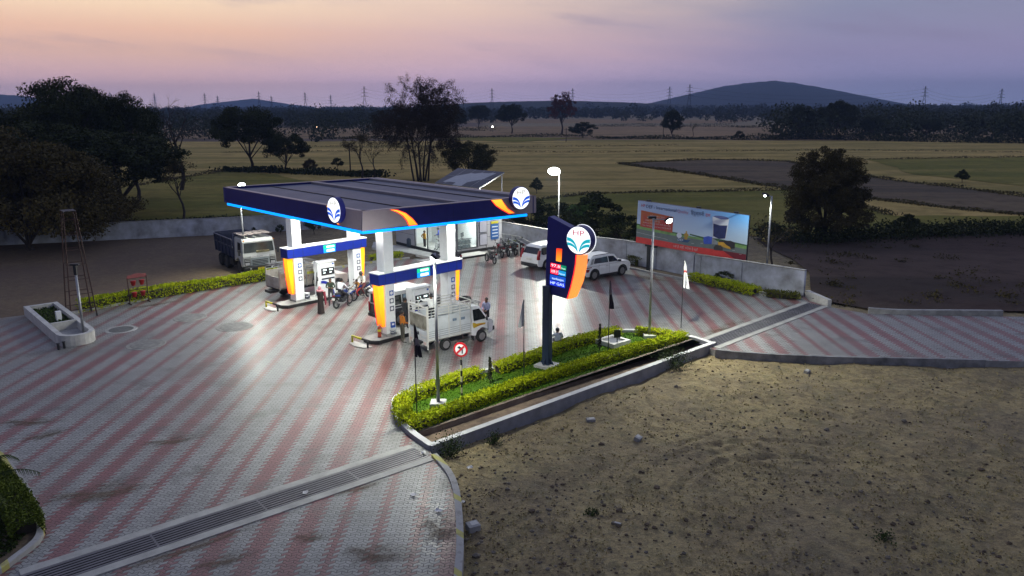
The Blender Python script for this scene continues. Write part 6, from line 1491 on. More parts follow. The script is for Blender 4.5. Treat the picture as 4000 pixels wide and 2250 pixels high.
# ---------------- motorcycles
def motorcycle(tankm, label, loc, rz, group='parked motorcycles', lean=.0):
    t = thing('motorcycle', label, 'motorcycle', loc, rz, group); t.rotation_euler = (lean, 0, rz)
    for x in (-.64, .66):
        b = MB(); n = 22; b.tube([(x+.255*math.cos(a), 0, .30+.255*math.sin(a)) for a in [i*2*math.pi/n for i in range(n)]], .05, 7, closed=True); w_ = b.build('wheel', rubber, t)
        b = MB(); b.tube([(x+.205*math.cos(a), 0, .30+.205*math.sin(a)) for a in [i*2*math.pi/n for i in range(n)]], .014, 5, closed=True); b.cyl((x, -.05, .3), (x, .05, .3), .05)
        for k in range(6): b.obox((x, 0, .3), (x+.2*math.cos(k*1.047), 0, .3+.2*math.sin(k*1.047)), .012, .03)
        b.build('rim', alloy, w_)
    b = MB(); b.tube([(.42, 0, .92), (.30, 0, .75), (-.20, 0, .70), (-.62, 0, .80)], .03, 6); b.tube([(.42, 0, .88), (.22, 0, .38), (-.15, 0, .32), (-.25, 0, .68)], .03, 6)
    for s in (-1, 1): b.obox((-.18, s*.07, .34), (-.64, s*.09, .30), .03, .05); b.cyl((-.36, s*.10, .70), (-.60, s*.10, .34), .022)
    b.build('frame', dark_steel, t)
    b = MB(); b.box(.08, 0, .45, .34, .24, .26); b.cyl((.06, 0, .50), (.18, 0, .68), .11, n=10)
    b.box(-.12, 0, .40, .2, .26, .2); b.build('engine', mat('engine_grey', (.07, .07, .075), .4, .5, var=.3), t, bevel=.03)
    b = MB(); b.ball((.20, 0, .84), (.30, .15, .14), 14, 9); b.build('fuel_tank', tankm, t, smooth=True)
    b = MB(); b.tube([(-.04, 0, .82), (-.25, 0, .80), (-.48, 0, .84), (-.68, 0, .88)], [.10, .12, .11, .07], 8); b.build('seat', blackplastic, t)
    b = MB(); b.ext([Vector((-.30, -.10, .66)), Vector((-.72, -.09, .76)), Vector((-.86, -.07, .84)), Vector((-.40, -.10, .80))], (0, .19, 0)); b.build('tail_cowl', tankm, t)
    b = MB(); b.box(-.87, 0, .80, .05, .12, .07); b.build('tail_light', red_lens, t); b = MB(); b.obox((-.80, 0, .76), (-.93, 0, .55), .12, .015); b.build('rear_mudguard', blackplastic, t)
    b = MB(); b.box(-.925, 0, .62, .012, .20, .13, M=Matrix.Rotation(.2, 3, 'Y')); b.build('number_plate', plate_white, t)
    b = MB()
    for s in (-1, 1): b.cyl((.66, s*.08, .30), (.40, s*.08, .96), .022)
    b.build('fork', steel, t)
    b = MB(); b.tube([(.66+.34*math.cos(a), 0, .30+.34*math.sin(a)) for a in [R(d) for d in (40, 70, 100, 130, 150)]], .05, 6); b.build('front_mudguard', tankm, t)
    b = MB(); b.tube([(.24, -.36, 1.02), (.34, -.26, 1.06), (.40, 0, 1.0), (.34, .26, 1.06), (.24, .36, 1.02)], .016, 6)
    for s in (-1, 1): b.cyl((.30, s*.26, 1.06), (.30, s*.30, 1.22), .008); b.ball((.30, s*.31, 1.24), (.02, .06, .04), 8, 5)
    b.build('handlebar', blackplastic, t)
    b = MB(); b.ball((.52, 0, .93), (.09, .11, .11), 10, 7); hb = b.build('headlamp', blackplastic, t); b = MB(); b.ball((.575, 0, .93), (.05, .09, .09), 10, 6); b.build('lens', clear_lens, hb)
    b = MB(); b.tube([(.18, -.12, .42), (.10, -.14, .26), (-.20, -.16, .26), (-.72, -.18, .40)], [.025, .03, .04, .05], 8); b.build('exhaust', steel, t)
    b = MB(); b.cyl((-.02, .12, .28), (-.10, .30, .02), .014); b.box(.0, 0, .24, .05, .50, .03); b.build('stand', dark_steel, t)
    return t
def bikepos(p, q_): m_ = (Vector((*p, 0))+Vector((*q_, 0)))/2; return m_
tk_black = mat('tank_black', (.012, .012, .014), .25, var=.2); tk_red = mat('tank_red', (.16, .012, .018), .25, var=.15); tk_blue = mat('tank_blue', (.015, .035, .16), .25, var=.15); tk_grey = mat('tank_grey', (.07, .07, .08), .3, var=.15)
motorcycle(tk_grey, 'motorcycle with pale side panels parked nearest the camera in the row by the shop', Vector((-1.62, 57.85, 0)), R(118), lean=.10)
motorcycle(tk_red, 'motorcycle with a dark red seat cover, second from the shop end of the row', Vector((-1.02, 60.35, 0)), R(112), lean=.10)
motorcycle(tk_black, 'black motorcycle in the middle of the parked row, behind the red one', Vector((-.55, 60.95, 0)), R(114), lean=.10)
motorcycle(tk_grey, 'dark motorcycle with grey tank between the black one and the end one', Vector((.02, 61.35, 0)), R(114), lean=.10)
motorcycle(tk_black, 'motorcycle at the ramp end of the row, beside the short handrail', Vector((.55, 61.9, 0)), R(112), lean=.10)
motorcycle(tk_black, 'lone black motorcycle half hidden behind the far canopy column', Vector((-4.10, 57.3, 0)), R(110), lean=.10)
motorcycle(tk_blue, 'motorcycle with blue tail being ridden by the man in the white shirt', Vector((-9.98, 44.75, 0)), R(66), group='motorcycles at the pumps')
motorcycle(tk_blue, 'blue motorcycle facing the camera beside the front island, with two riders', Vector((-9.22, 46.55, 0)), R(-122), group='motorcycles at the pumps')
# ================================================================== PEOPLE
BASE = dict(pelvis=(0, 0, .94), waist=(0, 0, 1.06), chest=(.01, 0, 1.28), neck=(0, 0, 1.45), head=(.02, 0, 1.56), crown=(.01, 0, 1.66),
            sL=(0, .18, 1.40), eL=(-.02, .25, 1.13), wL=(.06, .25, .89), sR=(0, -.18, 1.40), eR=(-.02, -.25, 1.13), wR=(.06, -.25, .89),
            hL=(0, .095, .90), kL=(.02, .105, .49), aL=(-.02, .11, .08), tL=(.15, .13, .035), hR=(0, -.095, .90), kR=(.02, -.105, .49), aR=(-.02, -.11, .08), tR=(.15, -.13, .035))
RAD = dict(pelvis=.125, waist=.12, chest=.135, neck=.055, head=.085, crown=.065, sL=.07, eL=.046, wL=.032, sR=.07, eR=.046, wR=.032,
           hL=.09, kL=.062, aL=.045, tL=.035, hR=.09, kR=.062, aR=.045, tR=.035)
BONES = [('pelvis', 'waist', 1), ('waist', 'chest', 0), ('chest', 'neck', 0), ('neck', 'head', 3), ('head', 'crown', 3), ('chest', 'sL', 0), ('sL', 'eL', 0), ('eL', 'wL', 4), ('chest', 'sR', 0), ('sR', 'eR', 0), ('eR', 'wR', 4),
         ('pelvis', 'hL', 1), ('hL', 'kL', 1), ('kL', 'aL', 1), ('aL', 'tL', 2), ('pelvis', 'hR', 1), ('hR', 'kR', 1), ('kR', 'aR', 1), ('aR', 'tR', 2)]
shoes = mat('shoes', (.03, .026, .022), .6, var=.2)
def person(label, loc, rz, shirt, trousers, pose=None, scale=1.0, sleeves=True, hair=True, cap=None, bulk=1.0, skin_m=None):
    t = thing('person', label, 'person', loc, rz, None); t.scale = (scale,)*3
    J = {k: Vector(v) for k, v in BASE.items()}
    for k, v in (pose or {}).items(): J[k] = Vector(v)
    names = list(J); me = bpy.data.meshes.new('skeleton'); me.from_pydata([J[k] for k in names], [(names.index(a), names.index(c)) for a, c, _ in BONES], [])
    o = bpy.data.objects.new('skeleton', me); COL.objects.link(o)
    sm = o.modifiers.new('skin', 'SKIN'); sm.use_smooth_shade = True
    for i, k in enumerate(names):
        d = me.skin_vertices[0].data[i]; r_ = RAD[k]*bulk; d.radius = (r_*1.0, r_*(1.15 if k in ('chest', 'waist', 'pelvis') else 1.0)); d.use_root = (k == 'pelvis')
    ss = o.modifiers.new('subsurf', 'SUBSURF'); ss.levels = ss.render_levels = 1
    body = bpy.data.meshes.new_from_object(o.evaluated_get(bpy.context.evaluated_depsgraph_get())); bpy.data.objects.remove(o); bpy.data.meshes.remove(me)
    sk = skin_m or skin; mats = [shirt, trousers, shoes, sk, shirt if sleeves else sk]
    b = MB(); b.v = [tuple(v.co) for v in body.vertices]
    segs = [(J[a], J[c], m) for a, c, m in BONES]
    for p in body.polygons:
        c = p.center; best = None
        for a, e, m in segs:
            ab = e-a; u_ = max(0, min(1, (c-a).dot(ab)/max(1e-9, ab.length_squared))); d = (c-(a+ab*u_)).length
            if best is None or d < best[0]: best = (d, m)
        b.f.append(tuple(p.vertices)); b.m.append(best[1])
    bpy.data.meshes.remove(body)
    # hands with five fingers
    for s in 'LR':
        w_, e_ = J['w'+s], J['e'+s]; d = (w_-e_).normalized(); sd = d.cross(Vector((1, 0, .2))); sd = sd.normalized() if sd.length > .1 else Vector((0, 1, 0)); nn = d.cross(sd).normalized()
        b.box(*(w_+d*.055), .020, .070, .085, 3, M=Matrix((nn, sd, d)).transposed())
        for k, ln in enumerate((.060, .072, .068, .052)):
            q0_ = w_+d*.095+sd*(-.027+.018*k); q1_ = q0_+d*ln*.55+nn*.008; q2_ = q1_+d*ln*.40+nn*.020; b.tube([q0_, q1_, q2_], [.0095, .0085, .006], 5, 3)
        q0_ = w_+d*.035-sd*.034; b.tube([q0_, q0_-sd*.022+d*.028+nn*.01, q0_-sd*.026+d*.055+nn*.018], [.011, .0095, .007], 5, 3)
    h = J['head']; up_ = (J['crown']-J['head']).normalized(); fw_ = Vector((1, 0, 0))-up_*up_.x; fw_.normalize(); sd = up_.cross(fw_)
    b.ball(h+up_*.015, (.098, .076, .118), 14, 10, 3, M=Matrix((fw_, sd, up_)).transposed())
    b.ball(h+fw_*.098+up_*.005, (.018, .013, .025), 8, 6, 3)
    for s in (-1, 1): b.ball(h+sd*s*.078+up_*.01, (.014, .010, .026), 6, 5, 3)
    b.box(*(h+fw_*.088-up_*.045), .012, .042, .010, 5, M=Matrix((fw_, sd, up_)).transposed())
    for s in (-1, 1): b.ball(h+fw_*.086+sd*s*.032+up_*.030, (.010, .012, .008), 6, 5, 6)
    o = b.build('body', mats+[mat('lips', (.11, .04, .035), .6), hairm], t, smooth=True)
    if hair:
        bb = MB(); n = 14
        bb.ball(h+up_*.045-fw_*.016, (.104, .086, .104), n, 9, M=Matrix((fw_, sd, up_)).transposed())
        bb.f = [f for f in bb.f if (sum((Vector(bb.v[i]) for i in f), Vector())/len(f)-h).dot(up_-fw_*.55) > .01]; bb.m = [0]*len(bb.f)
        bb.build('hair', hairm, t, smooth=True)
    if cap:
        bb = MB(); bb.ball(h+up_*.06, (.112, .095, .085), 14, 8, M=Matrix((fw_, sd, up_)).transposed()); bb.box(*(h+fw_*.13+up_*.055), .12, .13, .014, M=Matrix((fw_, sd, up_)).transposed()); bb.build('cap', cap, t, smooth=True)
    return t, J
cm = lambda n, c, v=.12: mat('cloth_'+n, c, .85, var=v, scale=9)
arms_hips = dict(eL=(-.10, .36, 1.16), wL=(.06, .20, 1.02), eR=(-.10, -.36, 1.16), wR=(.06, -.20, 1.02))
arms_fold = dict(eL=(.06, .26, 1.14), wL=(.22, .0, 1.16), eR=(.06, -.26, 1.14), wR=(.22, .04, 1.12))
fwd1 = dict(eL=(.06, .24, 1.14), wL=(.26, .16, 1.06), eR=(.02, -.25, 1.13), wR=(.24, -.18, 1.04))
ride = dict(pelvis=(-.24, 0, .94), waist=(-.22, 0, 1.06), chest=(-.13, 0, 1.28), neck=(-.08, 0, 1.45), head=(-.04, 0, 1.56), crown=(-.03, 0, 1.66), sL=(-.10, .18, 1.39), sR=(-.10, -.18, 1.39),
            eL=(.04, .30, 1.16), wL=(.22, .32, 1.08), eR=(.04, -.30, 1.16), wR=(.22, -.32, 1.08), hL=(-.20, .12, .90), hR=(-.20, -.12, .90), kL=(.20, .22, .72), kR=(.20, -.22, .72), aL=(.0, .24, .34), aR=(.04, -.30, .09), tL=(.16, .25, .30), tR=(.20, -.32, .04))
P0 = lambda x, y, z=0: V3((x, y), z)
# woman in a long dark robe with a shawl
t, J = person('woman in a long dark robe, crimson shawl and pink headscarf, standing on the paving', P0(-10.89, 43.07), R(75), cm('robe', (.035, .025, .022)), cm('robe', (.035, .025, .022)), fwd1, .93, hair=False)
b = MB(); n = 18
prof = [(.23, .02), (.20, .4), (.165, .9), (.185, 1.2), (.15, 1.38), (.06, 1.46)]
vs = [(r_*math.cos(a)*.85*(1+.05*math.sin(a*6)), r_*math.sin(a)*(1+.05*math.cos(a*5)), z) for r_, z in prof for a in [2*math.pi*i/n for i in range(n)]]
b.add(vs, [(i*n+j, i*n+(j+1) % n, (i+1)*n+(j+1) % n, (i+1)*n+j) for i in range(len(prof)-1) for j in range(n)]); b.build('robe', cm('robe', (.035, .025, .022)), t, smooth=True)
b = MB(); b.ball((-.01, 0, 1.60), (.115, .10, .125), 12, 8); b.ball((0, 0, 1.44), (.20, .25, .10), 12, 6); b.build('headscarf', cm('pink', (.46, .20, .22)), t, smooth=True)
b = MB(); b.ext([Vector(p) for p in ((-.05, -.30, 1.40), (.20, -.28, 1.38), (.24, -.30, .62), (.02, -.34, .55))], (0, .06, 0)); b.build('shawl', cm('crimson', (.22, .012, .03)), t, bevel=.02)
person('man in a dark green shirt with folded arms, standing beside the rear dispenser', P0(-10.72, 44.95), R(-80), cm('green', (.022, .040, .022)), cm('grey_trousers', (.08, .08, .085)), dict(arms_fold), .98)
t, J = person('man in a white shirt riding the blue tailed motorcycle, seen from behind', P0(-9.98, 44.75), R(66), cm('white', (.62, .63, .66)), cm('dark', (.02, .02, .024)), ride, 1.0)
t, J = person('helmeted rider in a pale shirt and dark vest on the blue motorcycle', Vector((-9.22, 46.55, 0)), R(-122), cm('cream', (.52, .50, .44)), cm('maroon', (.10, .02, .02)), ride, 1.0, hair=False)
b = MB(); b.ball((-.03, 0, 1.60), (.135, .125, .145), 14, 10); b.build('helmet', mat('helmet_grey', (.06, .055, .05), .3, var=.2), t, smooth=True)
pil = {k: (v[0]+.42, v[1]*.75, v[2]*.86+.05) for k, v in ride.items()}
t, J = person('child in a red and ochre top seated in front on the blue motorcycle', Vector((-9.25, 46.50, 0)), R(-122), cm('ochre', (.33, .14, .012)), cm('red', (.33, .02, .02)), pil, .86)
person('man in dark clothes standing on the front island by the jeep door', P0(-5.55, 39.25, .20), R(60), cm('charcoal', (.022, .024, .026)), cm('charcoal2', (.03, .03, .032)), dict(fwd1), .98)
person('person in an orange shirt at the tailgate corner of the cattle truck', P0(-5.45, 37.30), R(35), cm('orange', (.50, .16, .008)), cm('olive_trousers', (.075, .07, .05)), dict(fwd1), .98)
leanp = dict(eL=(.16, .34, 1.34), wL=(.34, .42, 1.42), eR=(.16, -.34, 1.34), wR=(.34, -.40, 1.42))
person('man in a white shirt standing in the cattle truck bed, arms on the rail', T(tk, (-1.50, -.12, 1.12)), th_+R(75), cm('white2', (.66, .66, .66)), cm('dark', (.02, .02, .024)), leanp, .98)
person('man in a pale lavender shirt standing on the far side of the cattle truck', P0(-1.35, 40.0), R(-120), cm('lavender', (.36, .38, .55)), cm('dark', (.02, .02, .024)), dict(fwd1), .98)
low = dict(pelvis=(-.02, 0, .30), waist=(-.01, 0, .42), chest=(.06, 0, .63), neck=(.09, 0, .80), head=(.12, 0, .91), crown=(.12, 0, 1.01), sL=(.06, .18, .75), sR=(.06, -.18, .75), eL=(.20, .28, .55), wL=(.40, .20, .52), eR=(.20, -.28, .55), wR=(.40, -.20, .52),
           hL=(.0, .1, .29), hR=(.0, -.1, .29), kL=(.40, .16, .46), kR=(.40, -.16, .46), aL=(.44, .16, .08), aR=(.48, -.16, .08), tL=(.60, .18, .035), tR=(.64, -.18, .035))
pm_ = off_cam(D(1403, 862, .45), .42)
person('man in a pale shirt and dark cap seen from behind over the planter hedge', pm_, R(92), cm('pale_blue', (.40, .44, .50)), cm('grey2', (.10, .10, .11)), low, 1.0, cap=cm('darkcap', (.015, .015, .018)))
person('man in a mustard shirt with hands on hips at the shop door', P0(-7.15, 63.2), R(35), cm('mustard', (.42, .22, .015)), cm('dark', (.02, .02, .024)), dict(arms_hips), .98)
sit = dict(pelvis=(-.05, 0, .55), waist=(-.05, 0, .68), chest=(.0, 0, .90), neck=(0, 0, 1.07), head=(.03, 0, 1.18), crown=(.03, 0, 1.28), sL=(0, .18, 1.02), sR=(0, -.18, 1.02), eL=(.08, .25, .80), wL=(.30, .18, .82), eR=(.08, -.25, .80), wR=(.30, -.18, .82),
           hL=(-.02, .1, .54), hR=(-.02, -.1, .54), kL=(.42, .13, .52), kR=(.42, -.13, .52), aL=(.40, .13, .09), aR=(.46, -.13, .09), tL=(.56, .15, .04), tR=(.62, -.15, .04))
person('man in a blue shirt and cap standing inside the shop doorway', in_shop(.95, 2.35), SA+R(150), cm('blue', (.03, .06, .40)), cm('grey3', (.22, .22, .24)), dict(fwd1), 1.0, cap=cm('navycap', (.02, .02, .06)))
person('man in white seated on a stool inside the shop doorway', in_shop(.75, 1.70), SA+R(170), cm('white3', (.66, .66, .64)), cm('white4', (.60, .60, .58)), sit, 1.0)
t = thing('stool', 'low dark stool under the seated man in the shop doorway', 'stool', in_shop(.80, 1.70), SA)
b = MB(); b.box(0, 0, .40, .36, .36, .06); b.build('seat', blackplastic, t, bevel=.01)
for x in (-.14, .14):
    for y in (-.14, .14): b = MB(); b.cyl((x, y, 0), (x, y, .38), .02); b.build('leg', dark_steel, t)
# ================================================================== TREES, FAR LANDSCAPE
bark = mat('bark', (.040, .030, .024), .9, var=.35, scale=4, bump=.5)
lf_dark = foliage('leaves_dark', (.032, .040, .014), (.050, .058, .018), (.018, .024, .009), .35)
lf_brown = foliage('leaves_brownish', (.070, .058, .022), (.095, .075, .028), (.040, .034, .014), .35)
lf_red = foliage('leaves_dry_red', (.120, .050, .042), (.15, .065, .050), (.07, .034, .030), .5)
lf_olive = foliage('leaves_olive', (.055, .055, .018), (.075, .070, .022), (.03, .032, .012), .35)
def crown_cloud(Rx, Ry, Rz, n_cl, per, leaf, cz, cl_r=.26, flat=.0, hollow=.45):
    cs = []
    for i in range(n_cl):
        while True:
            d = rng.normal(size=3); d /= np.linalg.norm(d)
            if d[2] > -.75: break
        r_ = rng.uniform(hollow, 1.0)**.7; c = np.array([d[0]*Rx*r_, d[1]*Ry*r_, cz+d[2]*Rz*r_*(1.0 if d[2] > 0 else .75)])
        k = cl_r*rng.uniform(.6, 1.35)*min(Rx, Rz); m = rng.normal(size=(per, 3)); m /= np.linalg.norm(m, axis=1)[:, None]
        m *= (rng.uniform(0, 1, per)**.4)[:, None]*k; m[:, 2] *= .75; cs.append(c+m)
    return np.concatenate(cs)
PROTO = {}
def trunk_limbs(h0, H, r, Rx, n=7, droop=0.0, seedlimbs=None):
    b = MB(); b.tube([(0, 0, -.4), (.03*H, .01*H, h0*.5), (0, .02*H, h0), (.02*H, 0, H*.72)], [r*1.25, r, r*.8, r*.25], 8)
    for i in range(n):
        a = i*2.4+rng.uniform(-.3, .3); z0 = h0*rng.uniform(.75, 1.15); L = Rx*rng.uniform(.6, .95)
        e = (math.cos(a)*L, math.sin(a)*L, z0+(H-z0)*rng.uniform(.35, .75)); m = (e[0]*.45, e[1]*.45, z0+(e[2]-z0)*.62)
        b.tube([(0, .02*H, z0), m, e], [r*.45, r*.28, r*.08], 6)
        for k in range(2):
            a2 = a+rng.uniform(-.9, .9); e2 = (m[0]+math.cos(a2)*L*.5, m[1]+math.sin(a2)*L*.5, m[2]+L*.35); b.tube([m, e2], [r*.2, r*.05], 5)
    return b
def make_tree(key, H, Rx, h0, leafm, leaf, n_cl, per, Rz=None, r=None, cl_r=.26, hollow=.45):
    t = thing('tree', 'x', 'tree'); Rz = Rz or (H-h0)/2*1.05; cz = H-Rz
    trunk_limbs(h0, H, r or H*.022, Rx).build('trunk', bark, t)
    v, q = leaf_quads(crown_cloud(Rx, Rx, Rz, n_cl, per, leaf, cz, cl_r, hollow=hollow), leaf); np_mesh('crown', v, q, leafm, t)
    PROTO[key] = [t, H, False]; return t
GRP_FAR = 'scattered trees across the far fields'
def put_tree(key, base_d, top_y, label, rz=0.0, grp=None, wide=1.0, dist=None, z=-.3):
    """place a tree with its foot at a photo point and its height to reach top_y"""
    P = PROTO[key]; t, H, used = P
    p = D(base_d[0], base_d[1], z) if dist is None else V3(at_dist(base_d[0], base_d[1], dist), z)
    dd = math.hypot(p.x, p.y); top = at_dist(base_d[0], top_y, dd); s = (top.z-z)/H
    if used: t = copy_tree(t)
    P[2] = True; t.location = p; t.rotation_euler = (0, 0, rz); t.scale = (s*wide, s*wide, s); t['label'] = label
    if grp: t['group'] = grp
    elif 'group' in t.keys(): del t['group']
    return t
make_tree('big', 15, 6.2, 3.2, lf_dark, .27, 130, 260, cl_r=.24)
make_tree('broad', 11, 5.6, 2.6, lf_dark, .27, 100, 230, Rz=4.2, cl_r=.25)
make_tree('round', 12, 6.6, 3.2, lf_dark, .36, 95, 200, Rz=4.3, cl_r=.26)
make_tree('tallov', 10, 3.9, 1.6, lf_dark, .32, 75, 200, Rz=4.3, cl_r=.28)
make_tree('red', 17, 6.8, 5.0, lf_red, .40, 90, 110, Rz=6.5, cl_r=.17, hollow=.3)
make_tree('olive', 8, 4.6, 1.0, lf_olive, .20, 100, 240, Rz=3.7, cl_r=.26)
make_tree('bush', 5, 3.0, .3, lf_brown, .13, 90, 330, Rz=2.6, cl_r=.28)
make_tree('small', 4, 2.2, .8, lf_dark, .20, 45, 150, Rz=1.7, cl_r=.3)
put_tree('big', (185, 470), 207, 'tallest dark tree of the dense mass, its crown rising above the horizon', wide=1.05, dist=112)
put_tree('big', (255, 470), 225, 'dark tree touching the tallest tree, with a slightly lower crown', 2.0, wide=.85, dist=122)
put_tree('big', (345, 470), 241, 'dark tree with a pointed top between the tallest tree and the bare tree', 1.1, wide=.72, dist=112)
put_tree('broad', (60, 470), 258, 'dark tree cut by the frame edge behind the brownish thicket', .7, wide=1.3, dist=120)
put_tree('broad', (130, 480), 300, 'dark lower tree in the middle of the dense mass', 1.7, wide=1.4, dist=100)
put_tree('broad', (300, 485), 330, 'dark low tree at the foot of the dense mass by the bare trunk', 4.0, wide=1.5, dist=96)
put_tree('broad', (632, 432), 263, 'broad dark tree standing in the field beyond the dump truck', .5, wide=1.0)
put_tree('broad', (722, 434), 333, 'spreading dark tree with visible forked trunk, beyond the canopy corner', 3.3, wide=1.12)
put_tree('round', (1287, 336), 264, 'round crowned dark tree standing alone between the weeping and the reddish tree', .0, wide=1.0)
put_tree('red', (1413, 337), 232, 'reddish dry leaved tree standing in the middle of the fields', .4, wide=.92)
put_tree('tallov', (1690, 347), 277, 'dark upright tree standing alone in the stubble field above the billboard', .2, wide=.95)
put_tree('olive', (1180, 456), 355, 'leafy olive green tree behind the solar panels', 1.0, wide=1.22)
put_tree('small', (1465, 347), 309, 'small forked dark tree beside the reddish tree', .3, wide=1.7)
put_tree('round', (2105, 352), 256, 'largest tree of the far row below the big hill, with a domed crown', 1.6, wide=.95)
put_tree('round', (2010, 350), 268, 'dark tree beside the domed tree, towards the lone upright tree', 2.6, wide=.8)
put_tree('broad', (2190, 352), 290, 'dark tree beside the domed tree, towards the farm house', .6, wide=.8)
put_tree('broad', (2330, 352), 298, 'wide dark tree at the hedgerow in front of the farm house', 1.3, wide=1.1)
put_tree('broad', (2545, 350), 296, 'dark tree at the frame edge below the last pylon', 2.2, wide=1.0)
put_tree('broad', (1205, 325), 262, 'dark tree touching the round crowned field tree', 3.6, wide=.9)
put_tree('broad', (1150, 335), 280, 'dark tree behind the weeping tree, on the side of the round tree', .9, wide=1.0)
put_tree('broad', (960, 330), 276, 'dark tree behind the weeping tree, on the side of the utility pole', 4.4, wide=1.0)
put_tree('small', (1350, 488), 449, 'small dark sapling in the field close to the glaring lamp', 1.2, wide=.8)
put_tree('small', (1860, 352), 330, 'small round tree at the field edge beyond the lone upright tree', 2.0)
put_tree('small', (2420, 460), 428, 'small dark bush alone in the green field beside the ploughed patch', .8)
put_tree('small', (850, 425), 398, 'small dark bush at the field edge behind the canopy', 2.5)
put_tree('bush', (780, 430), 400, 'low bush under the spreading dark tree', 1.0)
# big rounded brownish tree on the right
t = thing('tree', 'large rounded brownish tree reaching down to the ground beyond the billboard', 'tree', D(2072, 605, -.3))
v, q = leaf_quads(np.concatenate([crown_cloud(3.4, 3.3, 3.9, 240, 230, .2, 4.6, .17, hollow=.3), crown_cloud(3.7, 3.6, 2.2, 130, 200, .2, 2.3, .22, hollow=.4)]), .135); np_mesh('crown', v, q, lf_brown, t); trunk_limbs(1.0, 7.5, .2, 3.0, 9).build('trunk', bark, t)
# brownish bamboo-like thicket on the left, a few overlapping bushes
for k, (x, y, ty, wd, lab) in enumerate(((60, 560, 343, 1.15, 'tallest brownish thicket bush behind the boundary wall'), (190, 556, 415, 1.2, 'brownish thicket bush of middling height, behind the scaffold tower'), (-70, 565, 350, 1.2, 'brownish thicket bush cut by the frame edge'), (140, 552, 380, 1.0, 'brownish thicket bush in the middle of the clump behind the wall'), (255, 552, 470, 1.0, 'lowest brownish thicket bush at the open field end of the clump'))):
    put_tree('bush', (x, y), ty, lab, k*1.3, wide=wd, dist=76+3*k)
for k, (x, y, ty, lab) in enumerate(((1335, 580, 505, 'dark bush against the outside of the wall behind the lamp'), (1490, 600, 492, 'dark bush outside the wall behind the navy price sign'), (1420, 590, 515, 'dark bush outside the wall between two taller bushes'), (1560, 620, 540, 'dark bush rising over the wall beside the billboard frame'), (2280, 588, 540, 'thorny dark bush on the field boundary beyond the dark waste ground'), (1935, 610, 560, 'dark bush behind the foot of the boundary wall lamp post'))):
    put_tree('small', (x, y), ty, lab, k*.9, wide=1.35)
# shrubs inside the walls
for k, (x, y, ty, lab) in enumerate(((1300, 612, 578, 'dark shrub inside the wall above the ramp railing, nearer the shop'), (1355, 618, 580, 'dark shrub inside the wall above the ramp railing, nearer the cars'), (1395, 628, 598, 'dark shrub inside the wall beside the price sign panel'), (1592, 650, 598, 'dark creeper shrub climbing the wall by the first billboard post'), (1822, 713, 683, 'round dark purple bush between the billboard posts'), (1260, 605, 585, 'small dark shrub at the wall beside the shop corner'))):
    put_tree('small', (x, y), ty, lab, k*1.4, wide=1.15 if k != 4 else 1.5, z=0)
for k, (x, y, ty, lab) in enumerate(((705, 590, 566, 'small bare looking shrub by the wall behind the dump truck'), (790, 590, 540, 'dark shrub by the wall seen between the canopy columns'), (640, 590, 572, 'low shrub in front of the wall behind the truck cab'))):
    put_tree('small', (x, y), ty, lab, k, wide=.8, z=-.1)
# palm over the wall
pp = D(1462, 598, 0); t = thing('palm', 'young palm with bright green fronds behind the price sign disc', 'palm', pp); b = MB()
c = Vector((0, 0, 2.0)); b.cyl((0, 0, -.2), c, .12, .09); b.build('trunk', bark, t); b = MB()
for k in range(16):
    a = k*2.4; e = c+Vector((math.cos(a)*1.25, math.sin(a)*1.25, rng.uniform(.2, 1.3))); P = bez(tuple(c), tuple((c+e)/2+Z*.7), tuple(e), 9)
    b.tube(P, .02, 4)
    for i in range(2, 10):
        p = Vector(P[i]); d = (p-Vector(P[i-1])).normalized(); s = d.cross(Z).normalized()
        for sg in (-1, 1): b.add([p, p+d*.09, p+(s*sg+d*.6)*.42-Z*.12], [(0, 1, 2)])
b.build('frond', foliage('palm_leaves', (.055, .10, .022), (.08, .13, .028), (.03, .055, .012)), t)
# ---------------- bare and weeping trees
def branch(b, leaves, p, d, L, r, depth, droop, spread, leaf_from=1):
    n = 5; pts = [p]; q_ = p.copy(); dd = d.copy()
    for i in range(n):
        dd = (dd+Vector(rng.normal(size=3))*.13+Vector((0, 0, -droop))*(1.0/n)*(1 if depth < 3 else .15)).normalized(); q_ = q_+dd*L/n; pts.append(q_.copy())
    b.tube(pts, [r*(1-.65*i/n) for i in range(n+1)], 5 if depth > 1 else 3, cap=False)
    if depth <= leaf_from:
        for i in range(1, n+1):
            for _ in range(leaves[1]): leaves[0].append(tuple(pts[i]+Vector(rng.normal(size=3))*leaves[2]))
    if depth == 0: return
    k = 3 if depth > 1 else 4
    for i in range(k):
        u_ = rng.uniform(.35, 1.0); j = min(n, int(u_*n)+1); a = Vector(rng.normal(size=3)); a -= dd*a.dot(dd); a.normalize()
        nd = (dd+a*spread*rng.uniform(.6, 1.2)).normalized(); branch(b, leaves, pts[j], nd, L*rng.uniform(.50, .72), r*.42, depth-1, droop, spread, leaf_from)
tall = thing('tree', 'tall multi stemmed weeping tree rising high above the horizon, thin drooping twigs', 'tree', D(1058, 456, -.3))
b = MB(); lv = [[], 6, .20]
